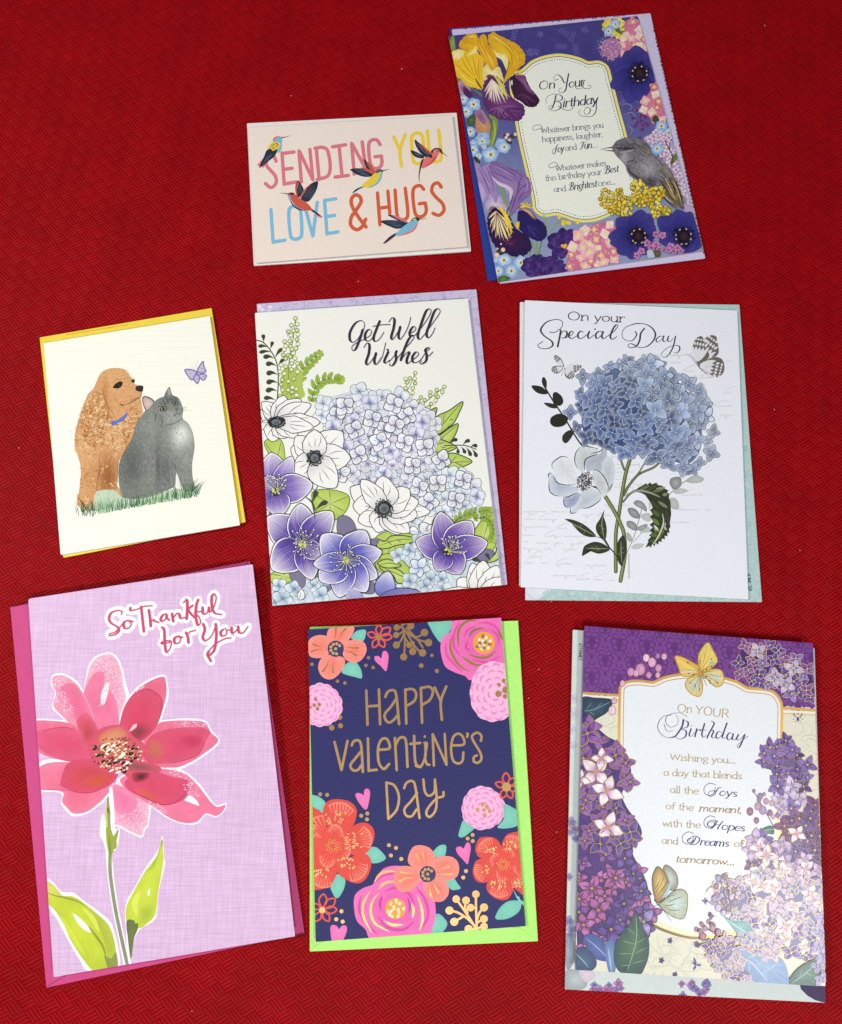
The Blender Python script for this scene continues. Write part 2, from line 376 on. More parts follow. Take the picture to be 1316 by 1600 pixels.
# ------------------------------------------------------------ lettering: skeletons, x-height 1, y up
G = {
'a': (.95, [[(.78,.86),(.5,1),(.16,.8),(.06,.42),(.22,.05),(.5,.02),(.76,.34)], [(.8,1),(.78,.3),(.84,.05),(.98,.08)]]),
'b': (.95, [[(.12,1.65),(.12,0)], [(.12,.6),(.3,.92),(.6,.98),(.86,.7),(.84,.25),(.55,0),(.25,.05),(.12,.25)]]),
'c': (.82, [[(.76,.78),(.5,1),(.18,.82),(.06,.45),(.2,.1),(.5,0),(.78,.2)]]),
'd': (.98, [[(.8,.75),(.5,.98),(.18,.8),(.06,.42),(.22,.04),(.5,.02),(.8,.3)], [(.8,1.65),(.8,0)]]),
'e': (.85, [[(.08,.52),(.4,.55),(.78,.58),(.7,.9),(.44,1),(.16,.8),(.06,.42),(.22,.08),(.5,0),(.8,.2)]]),
'f': (.62, [[(.68,1.5),(.5,1.66),(.3,1.45),(.26,.9),(.26,0)], [(.04,.95),(.6,.95)]]),
'g': (.92, [[(.74,.82),(.46,1),(.16,.84),(.14,.52),(.42,.36),(.7,.5),(.74,.82)], [(.3,.4),(.2,.15),(.6,0),(.82,-.22),(.6,-.52),(.2,-.5),(.08,-.25),(.3,0)], [(.7,.9),(.92,1.02)]]),
'h': (1.0, [[(.12,1.65),(.12,0)], [(.12,.55),(.34,.92),(.62,.98),(.8,.72),(.8,0)]]),
'i': (.42, [[(.18,1),(.18,0)], [(.18,1.4),(.18,1.46)]]),
'j': (.42, [[(.2,1),(.2,-.3),(.02,-.55)], [(.2,1.4),(.2,1.46)]]),
'k': (.92, [[(.12,1.65),(.12,0)], [(.76,1),(.16,.45)], [(.32,.58),(.84,0)]]),
'l': (.4, [[(.17,1.65),(.17,0)]]),
'm': (1.5, [[(.12,1),(.12,0)], [(.12,.55),(.32,.92),(.54,.98),(.7,.72),(.7,0)], [(.7,.55),(.9,.92),(1.12,.98),(1.28,.72),(1.28,0)]]),
'n': (1.0, [[(.12,1),(.12,0)], [(.12,.55),(.34,.92),(.62,.98),(.8,.72),(.8,0)]]),
'o': (.95, [[(.46,1),(.14,.8),(.06,.45),(.2,.1),(.46,0),(.74,.14),(.84,.5),(.74,.86),(.46,1),(.3,.95)]]),
'p': (.98, [[(.12,1),(.12,-.6)], [(.12,.6),(.3,.92),(.6,.98),(.86,.7),(.84,.25),(.55,0),(.25,.05),(.12,.25)]]),
'r': (.7, [[(.12,1),(.12,0)], [(.12,.55),(.3,.9),(.5,1),(.66,.88)]]),
's': (.75, [[(.62,.82),(.4,1),(.14,.86),(.2,.6),(.5,.42),(.62,.2),(.4,0),(.08,.14)]]),
't': (.6, [[(.26,1.4),(.26,.2),(.4,.02),(.6,.12)], [(.04,.97),(.56,.97)]]),
'u': (1.0, [[(.12,1),(.12,.3),(.3,.02),(.58,.04),(.8,.35)], [(.8,1),(.8,.0)]]),
'v': (.88, [[(.04,1),(.42,0),(.8,1)]]),
'w': (1.25, [[(.04,1),(.34,0),(.6,.9),(.88,0),(1.18,1)]]),
'y': (.9, [[(.06,1),(.44,.02)], [(.82,1),(.44,0),(.22,-.52),(.0,-.5)]]),
'.': (.38, [[(.14,.02),(.14,.1)]]), ',': (.38, [[(.16,.1),(.08,-.24)]]), ' ': (.5, []), "'": (.3, [[(.14,1.6),(.1,1.3)]]),
'0': (1, [[(.5,1.5),(.1,1.1),(.1,.4),(.5,0),(.85,.4),(.85,1.1),(.5,1.5),(.3,1.4)]]), '1': (.6, [[(.1,1.2),(.35,1.5)], [(.35,1.5),(.35,0)]]), '2': (.9, [[(.1,1.2),(.4,1.5),(.75,1.2),(.5,.6),(.08,0)], [(.08,0),(.8,0)]]),
'6': (.95, [[(.7,1.45),(.2,1.0),(.1,.4),(.45,0),(.8,.4),(.5,.85),(.12,.5)]]), '7': (.9, [[(.05,1.5),(.75,1.5)], [(.75,1.5),(.3,0)]]), 'A': (1.1, [[(.02,0),(.5,1.5)], [(.5,1.5),(1,0)], [(.2,.5),(.8,.5)]]), 'M': (1.3, [[(.1,0),(.1,1.5)], [(.1,1.5),(.6,.3)], [(.6,.3),(1.1,1.5)], [(1.1,1.5),(1.1,0)]]), 'E': (1, [[(.1,0),(.1,1.5)], [(.1,1.5),(.8,1.5)], [(.1,.8),(.7,.8)], [(.1,0),(.8,0)]]),
'W': (1.75, [[(.05,1.5),(.42,0),(.82,1.4),(1.2,0),(1.62,1.5)]]),
'O': (1.5, [[(.7,1.55),(.25,1.3),(.08,.75),(.25,.2),(.7,-.02),(1.15,.2),(1.32,.75),(1.15,1.3),(.7,1.55),(.5,1.5)]]),
'Y': (1.35, [[(.05,1.5),(.62,.7),(.62,0)], [(1.2,1.5),(.62,.7)]]),
'U': (1.45, [[(.15,1.5),(.15,.4),(.4,.02),(.8,0),(1.15,.35),(1.15,1.5)]]),
'R': (1.35, [[(.15,1.5),(.15,0)], [(.15,1.5),(.7,1.5),(1.0,1.15),(.7,.78),(.15,.75)], [(.6,.75),(1.2,0)]]),
'J': (1.2, [[(1.2,1.75),(.85,1.6),(.68,.9),(.52,.1),(.1,-.35),(-.3,0),(-.25,.7),(.3,.95),(.6,.7)]]),
'F': (1.15, [[(.05,1.2),(.35,1.65),(.85,1.45),(1.35,1.62)], [(.75,1.5),(.6,.5),(.3,-.02),(.0,.12)], [(.35,.8),(.95,.85)]]),
'B': (1.35, [[(.55,1.7),(.42,.8),(.2,.05),(-.1,.15)], [(-.1,1.1),(.1,1.6),(.6,1.78),(1.1,1.5),(.95,1.05),(.5,.92),(1.0,.78),(1.15,.3),(.7,-.02),(.2,.1)]]),
'H': (1.7, [[(.75,1.75),(.6,.8),(.3,-.02),(.1,.1)], [(1.55,1.75),(1.3,.9),(1.15,.1),(1.35,.05)], [(.5,.85),(1.4,.95)], [(.75,1.7),(.1,1.85),(-.5,1.3),(-.4,.55),(.2,.4),(.5,.9),(.3,1.45),(-.1,1.4)]]),
'D': (1.6, [[(.65,1.6),(.5,.7),(.2,.0),(-.1,.12)], [(-.2,.8),(-.3,1.4),(.4,1.85),(1.1,1.6),(1.35,.9),(1.0,.2),(.5,-.02),(.1,.1)], [(-.1,1.3),(-.5,1.2),(-.45,.5),(.2,.45),(.35,1.0)]]),
}
def words(s, p0, p1, xh, col, wt=1.3, style='serif', slant=0.0, thin=0.45, track=0.0):
    """one run of lettering on the baseline p0-p1"""
    p0, p1 = np.asarray(p0, float), np.asarray(p1, float); d = (p1-p0); L = np.hypot(*d); d = d/L; up = np.array([d[1], -d[0]])
    tot = sum(G[c][0] for c in s); sx = L/tot; x = 0
    for ch in s:
        w_, st = G[ch]
        for k in st:
            q = [p0+d*((x+a)*sx+slant*b*xh)+up*(b*xh) for a, b in k]
            stroke(q, wt*(1.2 if ch == '.' else 1), col, 'round' if ch == '.' else 'serif' if style == 'serif' else 'pen', n=4, smooth=len(q) > 2 and ch not in 'wWvYyk', thin=thin)
            if style == 'serif' and len(k) == 2 and abs(k[0][0]-k[1][0]) < .02 and abs(k[0][1]-k[1][1]) > .3:
                for a, b in k:
                    if b > 0.5: e = [(-.17, 0), (.02, 0)]
                    else: e = [(-.17, 0), (.17, 0)]
                    stroke([p0+d*((x+a+e0)*sx+slant*b*xh)+up*(b*xh) for e0, _ in e], wt*0.75, col, 'flat', smooth=False)
        x += w_
def mix(a, b, t): return [x+(y-x)*t for x, y in zip(a, b)]
def bump_(x, y, cx, cy, rx, ry): return math.exp(-(((x-cx)/rx)**2+((y-cy)/ry)**2))

def pack(poly, n, seed, mind=0.5):
    """well-spread random points inside poly"""
    q = np.array(poly, float); r = np.random.RandomState(seed); lo, hi = q.min(0), q.max(0); out = []; g = 0
    while len(out) < n and g < 6000:
        best = None
        for _ in range(18):
            g += 1; p = lo+(hi-lo)*r.rand(2)
            if not inside(p[None], q)[0]: continue
            d = min([np.hypot(*(p-o)) for o in out], default=99)
            if best is None or d > best[0]: best = (d, p)
        if best: out.append(best[1])
    return out

def as_card(root, pl, quad):
    """lets an envelope be printed on like a card"""
    c = Card.__new__(Card); c.quad = np.array(quad, float); c.pl = pl; c.root = root
    c.x0, c.y0 = (c.quad.min(0)-40).astype(int); c.x1, c.y1 = (c.quad.max(0)+40).astype(int)
    c.h = np.zeros((int(c.y1-c.y0)*2, int(c.x1-c.x0)*2), int); c.clip = c.quad.copy(); return c

def wpart(label, mt, runs):
    for r in runs:
        with Part('lettering', mt, label=label+' '+r[0].strip('.,')): words(*r)

# ------------------------------------------------------------ tablecloth
def cloth():
    """red cloth woven in a basket pattern: ridges in tiles that turn from tile to tile"""
    cr_ = on_plane([(0, 0), (1316, 0), (1316, 1600), (0, 1600)], (0, 0, 0))
    c0 = on_plane([(280, 170), (291.4, 182.3), (295.2, 163)], (0, 0, 0))[:, :2]
    u, v = c0[1]-c0[0], c0[2]-c0[0]; o = c0[0]
    lo, hi = cr_[:, :2].min(0)-.35, cr_[:, :2].max(0)+.35
    Mi = np.linalg.inv(np.stack([u, v], 1)); cs = np.array([[lo[0], lo[1]], [hi[0], lo[1]], [hi[0], hi[1]], [lo[0], hi[1]]])
    st = (cs-o)@Mi.T; a, b = np.floor(st.min(0)).astype(int), np.ceil(st.max(0)).astype(int)
    I, J = np.meshgrid(np.arange(a[0], b[0]), np.arange(a[1], b[1])); I, J = I.ravel(), J.ravel()
    ctr = o+(I+.5)[:, None]*u+(J+.5)[:, None]*v
    k = (ctr > lo).all(1) & (ctr < hi).all(1); I, J = I[k], J[k]; n = len(I); K = 4
    par = (I+J) % 2
    e = np.linspace(0, 1, K+1)
    rid = np.tile(np.arange(K), n); I2, J2, P2 = np.repeat(I, K), np.repeat(J, K), np.repeat(par, K)
    m = len(rid); al = np.array([-.06, .12, .88, 1.06]); ac = np.array([0.0, .5, 1.0])
    jl = nr.uniform(-.03, .03, (m, 1)); jw = nr.uniform(-.03, .03, (m, 1))
    A = np.broadcast_to(al[None, :, None]+jl[:, :, None], (m, 4, 3)); B = (rid[:, None, None]+.04+.92*ac[None, None, :]+jw[:, :, None])/K
    B = np.broadcast_to(B, (m, 4, 3))
    s = np.where(P2[:, None, None] == 0, A, B)+I2[:, None, None]; t = np.where(P2[:, None, None] == 0, B, A)+J2[:, None, None]
    X = o[0]+s*u[0]+t*v[0]; Y = o[1]+s*u[1]+t*v[1]
    # the weave wanders a little, as cloth does
    WX = .012*np.sin(X*2.1+1.3*Y)+.008*np.sin(Y*3.7-X)+.004*np.sin(X*9+Y*5); WY = .012*np.sin(Y*1.7-X*1.9)+.006*np.sin(X*5.3)
    Z = np.array([0, 1, 1, 0])[None, :, None]*np.array([0, 1, 0])[None, None, :]*(.0052+nr.uniform(-.0008, .0008, (m, 1, 1)))-.004
    Z = Z+np.zeros_like(X)
    co = np.stack([X+WX, Y+WY, Z-.003], -1).reshape(-1, 3)
    base = np.arange(m)[:, None, None]*12
    q = np.array([[i*3+j, (i+1)*3+j, (i+1)*3+j+1, i*3+j+1] for i in range(3) for j in range(2)])
    F = (base+q[None]).reshape(-1, 4)
    me = bpy.data.meshes.new('woven_thread'); me.vertices.add(len(co)); me.vertices.foreach_set('co', co.ravel())
    me.loops.add(F.size); me.loops.foreach_set('vertex_index', F.ravel().astype(np.int32))
    me.polygons.add(len(F)); me.polygons.foreach_set('loop_start', np.arange(0, F.size, 4, dtype=np.int32)); me.update(calc_edges=True)
    me.polygons.foreach_set('use_smooth', [True]*len(F))
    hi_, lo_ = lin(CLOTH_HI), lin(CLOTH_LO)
    fz = np.array([.25, 1, 1, .25])[None, :, None]*np.array([0, 1, 0])[None, None, :]  # crest sheen and groove shade are put into the thread colour here
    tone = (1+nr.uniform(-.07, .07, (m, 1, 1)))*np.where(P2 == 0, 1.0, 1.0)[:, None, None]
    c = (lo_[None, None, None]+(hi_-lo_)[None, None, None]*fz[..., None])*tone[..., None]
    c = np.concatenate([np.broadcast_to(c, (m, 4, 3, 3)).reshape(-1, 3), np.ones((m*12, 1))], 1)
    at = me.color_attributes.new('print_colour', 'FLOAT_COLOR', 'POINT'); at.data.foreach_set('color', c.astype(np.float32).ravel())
    root = put('tablecloth', None); root['kind'] = 'structure'; root['label'] = 'red basket-weave tablecloth under all the cards'
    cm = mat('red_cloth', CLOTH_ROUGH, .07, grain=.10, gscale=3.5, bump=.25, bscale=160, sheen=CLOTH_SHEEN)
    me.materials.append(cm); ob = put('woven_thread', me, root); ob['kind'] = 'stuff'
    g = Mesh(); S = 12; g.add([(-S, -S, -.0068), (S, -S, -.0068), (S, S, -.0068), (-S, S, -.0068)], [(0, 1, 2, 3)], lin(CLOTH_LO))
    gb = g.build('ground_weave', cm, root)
    # lint and specks on the cloth
    g = Mesh()
    for (x, y) in [(842, 1046), (826, 1091), (628, 108), (1195, 40), (30, 700), (560, 440), (1250, 860), (455, 150), (1210, 640), (300, 1580), (870, 1300), (862, 940)]:
        p = on_plane([(x, y)], (0, 0, 0))[0]; r = .0035; z = .001
        g.add([(p[0]-r, p[1], z), (p[0], p[1]-r*.8, z), (p[0]+r, p[1]+.2*r, z), (p[0], p[1]+r, z+.003)], [(0, 1, 2, 3)], lin((215, 175, 165)))
    l = g.build('lint', M['matte'], root); l['kind'] = 'stuff'
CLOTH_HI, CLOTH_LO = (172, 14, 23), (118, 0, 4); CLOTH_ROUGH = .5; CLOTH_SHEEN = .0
cloth()

# ------------------------------------------------------------ sheets of paper
def sheet(quad, pl, th, col, m, name, parent, origin, radius=3.0, edge=None, label=None, cfn=None, gn=1, curl=None):
    """a slab whose top lies on plane pl; quad are its corners in the photo, radius rounds them (photo pixels)"""
    q = np.array(quad, float); out = []
    for i in range(4):
        a, b, c = q[i-1], q[i], q[(i+1) % 4]; r = radius if np.isscalar(radius) else radius[i]
        d1 = (a-b)/np.hypot(*(a-b)); d2 = (c-b)/np.hypot(*(c-b))
        for t in np.linspace(0, 1, 4 if r > 1 else 2): 
            p0, p1 = b+d1*r, b+d2*r; out.append((1-t)**2*p0+2*t*(1-t)*b+t*t*p1)
    o = np.array(out); k = len(o); g = Mesh(); top = on_plane(o, pl); bot = top.copy(); bot[:, 2] -= th
    col = lin(col); ec = col if edge is None else lin(edge)
    g.add(top, [tuple(range(k))], col)
    # front faces carry the colour field when given
    g.add(np.concatenate([top, bot]), [(i, i+k, (i+1) % k+k, (i+1) % k) for i in range(k)]+[tuple(k+i for i in range(k))[::-1]], ec)
    return g.build(name, M[m] if isinstance(m, str) else m, parent, origin, label=label)
def envelope(name, label, quad, col, z=.010, group='envelopes under the cards', seams=(), flaps=(), m='env', slope=(0, 0)):
    ctr = on_plane(np.array(quad, float).mean(0), (z, 0, 0))[0]; org = (ctr[0], ctr[1], 0)
    r = thing(name, label, 'envelope', org, group)
    pl = (z-slope[0]*ctr[0]-slope[1]*ctr[1], *slope)
    b = sheet(quad, pl, .007, col, m, 'body', r, org, 1.5)
    for q, c, dz in flaps:
        p2 = (pl[0]+dz, pl[1], pl[2]); g = Mesh(); t = on_plane(cr(np.array(q, float), 1) if 0 else np.array(q, float), p2); k = len(t)
        bo = t.copy(); bo[:, 2] -= dz*.9
        g.add(np.concatenate([t, bo]), [tuple(range(k))]+[(i, i+k, (i+1) % k+k, (i+1) % k) for i in range(k)], lin(c))
        g.build('flap', M[m], r, org)
    for q, c in seams:
        g = Mesh(); a = np.array(q, float); d = a[1]-a[0]; n_ = np.array([-d[1], d[0]])/np.hypot(*d)*.55
        t = on_plane(np.array([a[0]-n_, a[1]-n_, a[1]+n_, a[0]+n_]), (pl[0]+.0006, pl[1], pl[2])); g.add(t, [(0, 1, 2, 3)], lin(c)); g.build('seam', M[m], r, org)
    r['plane'] = 0; del r['plane']
    return r, pl
def panels(card, back, bcol, front_col, m='matte', th=.0045, backz=.016, radius=2, frad=2, fedge=(214, 210, 202), bedge=None):
    """back panel lying on the envelope, front panel springing a little open above it"""
    if back is not None:
        sheet(back, (backz, 0, 0), .004, bcol, 'env', 'back_panel', card.root, card.org, radius, edge=bedge)
    sheet(card.quad, card.pl, th, front_col, m, 'front_panel', card.root, card.org, frad, edge=fedge)

eA, _ = envelope('envelope', 'white envelope under the hummingbird card', [(385.9, 192.6), (713.6, 175.9), (736.2, 392.5), (396.6, 415)], (236, 232, 230))
eB, _ = envelope('envelope', 'deep blue envelope showing along the left of the iris birthday card', [(703, 44.5), (995, 22), (1062, 402), (762.2, 438.6)], (38, 62, 150), z=.008)
eC, _ = envelope('envelope', 'yellow envelope under the dog and cat card', [(62, 527.2), (330.6, 481.2), (383.8, 815.7), (99.2, 871.6)], (240, 214, 70), z=.012,
    seams=[([(103, 523), (200, 507)], (205, 175, 45))])
eD, _ = envelope('envelope', 'pale lilac scroll-patterned envelope under the get well card', [(401.2, 474.7), (744.5, 451.9), (792.9, 913.5), (431, 944)], (205, 196, 226), z=.011)
eE, plE = envelope('envelope', 'pale duck-egg envelope with white curved flap corner under the blue hydrangea card', [(822, 472), (1155.5, 475.9), (1191, 940.8), (821, 937.8)], (178, 208, 208), z=.010)
eF, _ = envelope('envelope', 'magenta pink envelope under the thank you card', [(16, 948.4), (390.5, 876.6), (475.6, 1458), (72.5, 1543.4)], (206, 76, 136), z=.012,
    seams=[([(18, 949), (44, 943)], (150, 45, 90)), ([(74, 1541), (104, 1524)], (160, 50, 100)), ([(461, 1461), (474, 1457)], (150, 45, 95)), ([(388, 878), (380, 886)], (150, 45, 95))])
eG, _ = envelope('envelope', 'bright lime green envelope under the valentine card', [(484, 979.7), (809.7, 969.8), (840.8, 1470.8), (484.1, 1486.9)], (180, 238, 126), z=.012,
    flaps=[([(786.5, 970.8), (809.5, 970), (840.5, 1470.5), (812, 1449.5), (822, 1440), (787, 992)], (184, 248, 127), .004), ([(484.3, 1486.5), (502, 1472), (700, 1440), (811, 1450), (840.5, 1470.5)], (186, 250, 130), .002)])
eH, plH = envelope('envelope', 'white lilac-printed envelope with dark purple corner under the lilac birthday card', [(895.3, 984), (1273, 1013), (1290.5, 1567), (883, 1546)], (214, 224, 222), z=.014)

cA = Card('greeting_card', 'small cream landscape card with five hummingbirds reading SENDING YOU LOVE & HUGS', [(387.9, 199), (706.4, 179.6), (730.1, 385.2), (400.3, 410.7)], .028, (.002, 0))
panels(cA, [(388.5, 199.5), (706, 180.5), (730.8, 387.2), (400.8, 412.2)], (228, 224, 220), (243, 229, 217), frad=1.5)
cB = Card('greeting_card', 'indigo birthday card with yellow iris, grey bird and cream plaque', [(701, 56), (996.6, 24.9), (1098.9, 392.2), (778.5, 441)], .026, (.004, 0.001))
panels(cB, [(706, 46), (1016.5, 20.5), (1102.4, 403.6), (781, 443)], (210, 200, 232), (90, 85, 150), 'gloss', radius=1, frad=1)
cC = Card('greeting_card', 'small white card with a spaniel and a grey cat sitting in grass', [(68.1, 536), (327.9, 493.4), (375, 820.5), (94.7, 866.8)], .026, (.003, 0))
panels(cC, [(69, 536.5), (328.5, 494.5), (374, 821), (97, 868)], (232, 232, 220), (249, 249, 236), 'laid', frad=1.5, fedge=(240, 240, 228))
cD = Card('greeting_card', 'white card full of violet and white line-drawn flowers reading Get Well Wishes', [(398.3, 488.8), (731.2, 466.3), (783.4, 914.6), (426, 946.7)], .030, (.003, 0))
panels(cD, [(399.5, 489), (732, 468), (784, 914), (428, 944.5)], (225, 226, 226), (244, 246, 238), frad=1.5)
cE = Card('greeting_card', 'white card with a blue hydrangea and dark silver butterflies reading On your Special Day', [(820.3, 469), (1152.2, 485), (1169.7, 936.6), (813.8, 917.5)], .026, (-.002, 0))
panels(cE, [(812.5, 471.7), (1150, 486), (1166, 935), (811.5, 916)], (226, 232, 234), (238, 241, 251), frad=1.5)
cF = Card('greeting_card', 'tall lilac linen-textured card with one large pink watercolour flower reading So Thankful for You', [(44.1, 935.7), (394.9, 881.8), (461, 1463.2), (83.8, 1526.6)], .052, (.014, 0.002))
panels(cF, [(45, 936.5), (393, 884), (459, 1461), (84, 1527)], (232, 225, 235), (221, 188, 224), 'linen', frad=[4, 1.5, 1.5, 4])
cG = Card('greeting_card', 'navy blue Happy Valentine\'s Day card with gold lettering and painted flowers', [(481.3, 983.6), (783.1, 965.2), (821.5, 1447.2), (493.4, 1471.9)], .030, (.004, 0))
panels(cG, [(482.5, 984), (783.5, 966.5), (820.5, 1446.5), (495, 1471)], (232, 230, 225), (41, 42, 102), frad=1.2, fedge=(90, 88, 130))
cH = Card('greeting_card', 'tall birthday card framed in purple lilac blossom and bright gold with a white plaque', [(913.7, 978), (1270, 1005), (1290, 1541), (899, 1515)], .050, (-.004, 0.003))
panels(cH, [(913, 982), (1271, 1009), (1288, 1539), (900, 1514)], (100, 82, 135), (236, 241, 244), 'gloss', backz=.024, frad=1.2, fedge=(95, 75, 125))

# ================================================================ the hummingbird card
use(cA); V(370, 160, 3.463)
def caps(label, col, strokes, wd=19):
    with Part('lettering', 'matte', label=label):
        for k in strokes:
            cl = k[0] == 'o'; k = k[1:] if cl else k
            stroke(k, wd, col, closed=cl, smooth=len(k) > 2 or cl, n=8)
PK, YE, BL, OR = (222, 124, 138), (240, 212, 66), (128, 192, 224), (216, 98, 64)
caps('pink word SENDING', PK, [
 [(213,318),(200,292),(168,302),(160,338),(184,368),(210,400),(212,438),(185,460),(155,438)],
 [(245,272),(257,443)], [(247,276),(310,268)], [(252,362),(300,356)], [(258,441),(322,430)],
 [(337,262),(350,430)], [(339,264),(412,418)], [(396,254),(412,418)],
 [(430,246),(446,416)], [(424,248),(462,243),(492,262),(506,345),(492,398),(436,416)],
 [(518,240),(590,229)], [(554,236),(570,398)], [(532,404),(604,395)],
 [(622,222),(636,388)], [(624,224),(700,362)], [(679,213),(697,352)],
 [(776,228),(758,203),(728,206),(714,235),(722,325),(745,357),(775,350),(786,325),(782,292)], [(748,294),(784,290)]])
caps('yellow word YOU', YE, [[(850,186),(884,260)], [(912,174),(884,260),(892,344)],
 ['o',(946,200),(958,172),(984,166),(1006,188),(1016,295),(1002,325),(972,330),(954,306)],
 [(1032,154),(1046,288),(1064,318),(1094,316),(1107,286),(1093,150)]])
caps('light blue word LOVE', BL, [[(185,580),(197,757)], [(197,755),(262,745)],
 ['o',(282,592),(300,564),(330,562),(346,588),(352,708),(336,735),(306,738),(290,712)],
 [(368,560),(412,722)], [(436,540),(412,722)], [(475,530),(489,712)], [(478,530),(536,521)], [(482,618),(530,611)], [(490,710),(548,700)]])
with Part('lettering', 'matte', label='orange ampersand'):
    stroke([(700,674),(660,622),(624,560),(622,520),(644,500),(668,512),(672,540),(648,580),(620,622),(618,664),(648,688),(678,672),(698,632)], 20, OR, n=8)
caps('orange word HUGS', OR, [[(762,490),(775,662)], [(818,480),(829,600)], [(768,572),(825,565)],
 [(857,474),(868,608),(888,634),(918,627),(926,590),(912,464)],
 [(1012,470),(992,450),(962,460),(953,500),(964,592),(984,618),(1014,610),(1026,582),(1020,545)], [(988,548),(1020,544)],
 [(1107,458),(1090,436),(1064,445),(1056,480),(1080,514),(1112,545),(1122,582),(1096,610),(1062,600)]])
NV, RD, SB, YW, SP = (40, 46, 66), (208, 92, 72), (124, 190, 218), (238, 208, 72), (232, 120, 124)
def feathers(a, b, n, w=1.6, col=(118, 140, 165), spread=1.0):
    """light feather lines from the leading edge a..b"""
    (x0, y0), (x1, y1) = a, b
def bird(label, wings, body, belly, head, beak, tail, eye, lines):
    with Part('hummingbird', 'matte', label=label):
        for pts, c in tail: fill(pts, c, smooth=True)
        for pts, c in wings: fill(pts, c, smooth=True)
        for a, b in lines: stroke([a, b], 1.7, (112, 132, 158), 'taper', smooth=False)
        for pts, c in body+belly+head: fill(pts, c, smooth=True)
        stroke(beak, 6, NV, 'lead', smooth=True)
        if eye: disc(eye, 4.5, (28, 30, 40), 8); disc((eye[0]-1, eye[1]-1), 1.4, (230, 230, 225), 5)
# perched, top left
bird('perched blue and yellow hummingbird over the S of SENDING',
 [([(172,238),(192,215),(222,214),(236,232),(230,258),(200,285),(165,300),(150,290)], YW), ([(160,262),(182,250),(196,262),(222,252),(205,290),(172,318),(138,345),(122,350),(148,292)], NV)],
 [], [([(236,214),(246,226),(240,258),(222,275),(226,250),(236,232)], SB)],
 [([(194,205),(206,186),(232,182),(240,190),(232,204),(208,214)], SP), ([(204,206),(220,190),(240,188),(247,202),(240,222),(222,214),(205,214)], SB)],
 [(240,191),(268,186),(298,177)], [([(112,338),(150,294),(156,302),(126,340)], SP), ([(136,356),(148,330),(168,318),(150,345)], SP)], None,
 [((150,325),(188,272)), ((162,318),(198,272)), ((140,338),(170,285)), ((185,225),(200,240)), ((200,222),(214,238)), ((195,240),(212,252)), ((180,240),(188,258))])
with Part('hummingbird', 'matte', label='dark feather marks of the perched hummingbird'):
    for a, b in [((188,228),(206,232)), ((204,222),(220,230)), ((184,240),(202,244)), ((208,238),(224,242)), ((190,252),(206,256)), ((212,226),(228,236))]: stroke([a, ((a[0]+b[0])/2, a[1]-3), b], 3, NV, 'taper')
# red-pink, top right
bird('pink hummingbird with raised dark wings over the word YOU',
 [([(962,204),(975,208),(1030,262),(1070,290),(1066,302),(1030,298),(1000,280),(972,240)], NV), ([(942,260),(965,264),(1012,290),(1008,302),(975,298),(950,280)], NV), ([(985,218),(1008,232),(1048,266),(1078,280),(1066,286),(1030,268)], RD)],
 [([(1060,262),(1082,250),(1098,262),(1092,285),(1075,312),(1050,335),(1012,356),(1000,350),(1012,310),(1032,294),(1056,300)], SP)],
 [([(1080,292),(1070,318),(1040,340),(1020,345),(1050,322),(1068,296)], RD)],
 [([(1052,262),(1072,247),(1100,248),(1112,262),(1110,280),(1095,262),(1072,262),(1058,274)], NV), ([(1062,264),(1078,252),(1096,258),(1092,276),(1076,284)], SP)],
 [(1104,266),(1124,280),(1148,298)], [([(1012,306),(1002,340),(990,390),(990,432),(984,400),(990,350),(1000,312)], NV)], (1090,262),
 [((975,222),(1020,272)), ((985,236),(1030,284)), ((998,252),(1045,294)), ((968,214),(1010,256)), ((955,268),(995,290)), ((962,276),(998,296)), ((1010,256),(1052,290))])
# yellow, middle
bird('yellow-breasted hummingbird with dark wings below SENDING',
 [([(688,308),(704,318),(728,352),(744,378),(732,388),(712,372),(696,340)], NV), ([(614,362),(650,356),(708,362),(742,384),(728,400),(690,402),(650,390),(626,374)], NV), ([(672,352),(700,356),(748,378),(736,388),(700,370)], RD), ([(700,318),(722,332),(750,372),(742,380),(722,356)], RD)],
 [([(752,378),(770,366),(786,370),(784,392),(772,425),(742,452),(700,462),(676,452),(700,428),(728,400)], YW)],
 [([(788,375),(786,402),(768,436),(738,456),(712,462),(748,440),(770,412),(778,385)], SB)],
 [([(748,374),(768,362),(788,364),(790,378),(776,376),(756,384)], (92, 108, 112))],
 [(786,372),(806,366),(830,361)], [([(686,448),(700,456),(668,468),(640,486),(626,490),(650,468)], SB), ([(690,455),(660,470),(632,488),(626,488),(650,466)], NV)], (770,372),
 [((640,366),(712,388)), ((650,376),(716,394)), ((632,362),(700,372)), ((664,386),(722,398)), ((698,326),(728,370)), ((704,334),(732,374)), ((660,358),(726,380))])
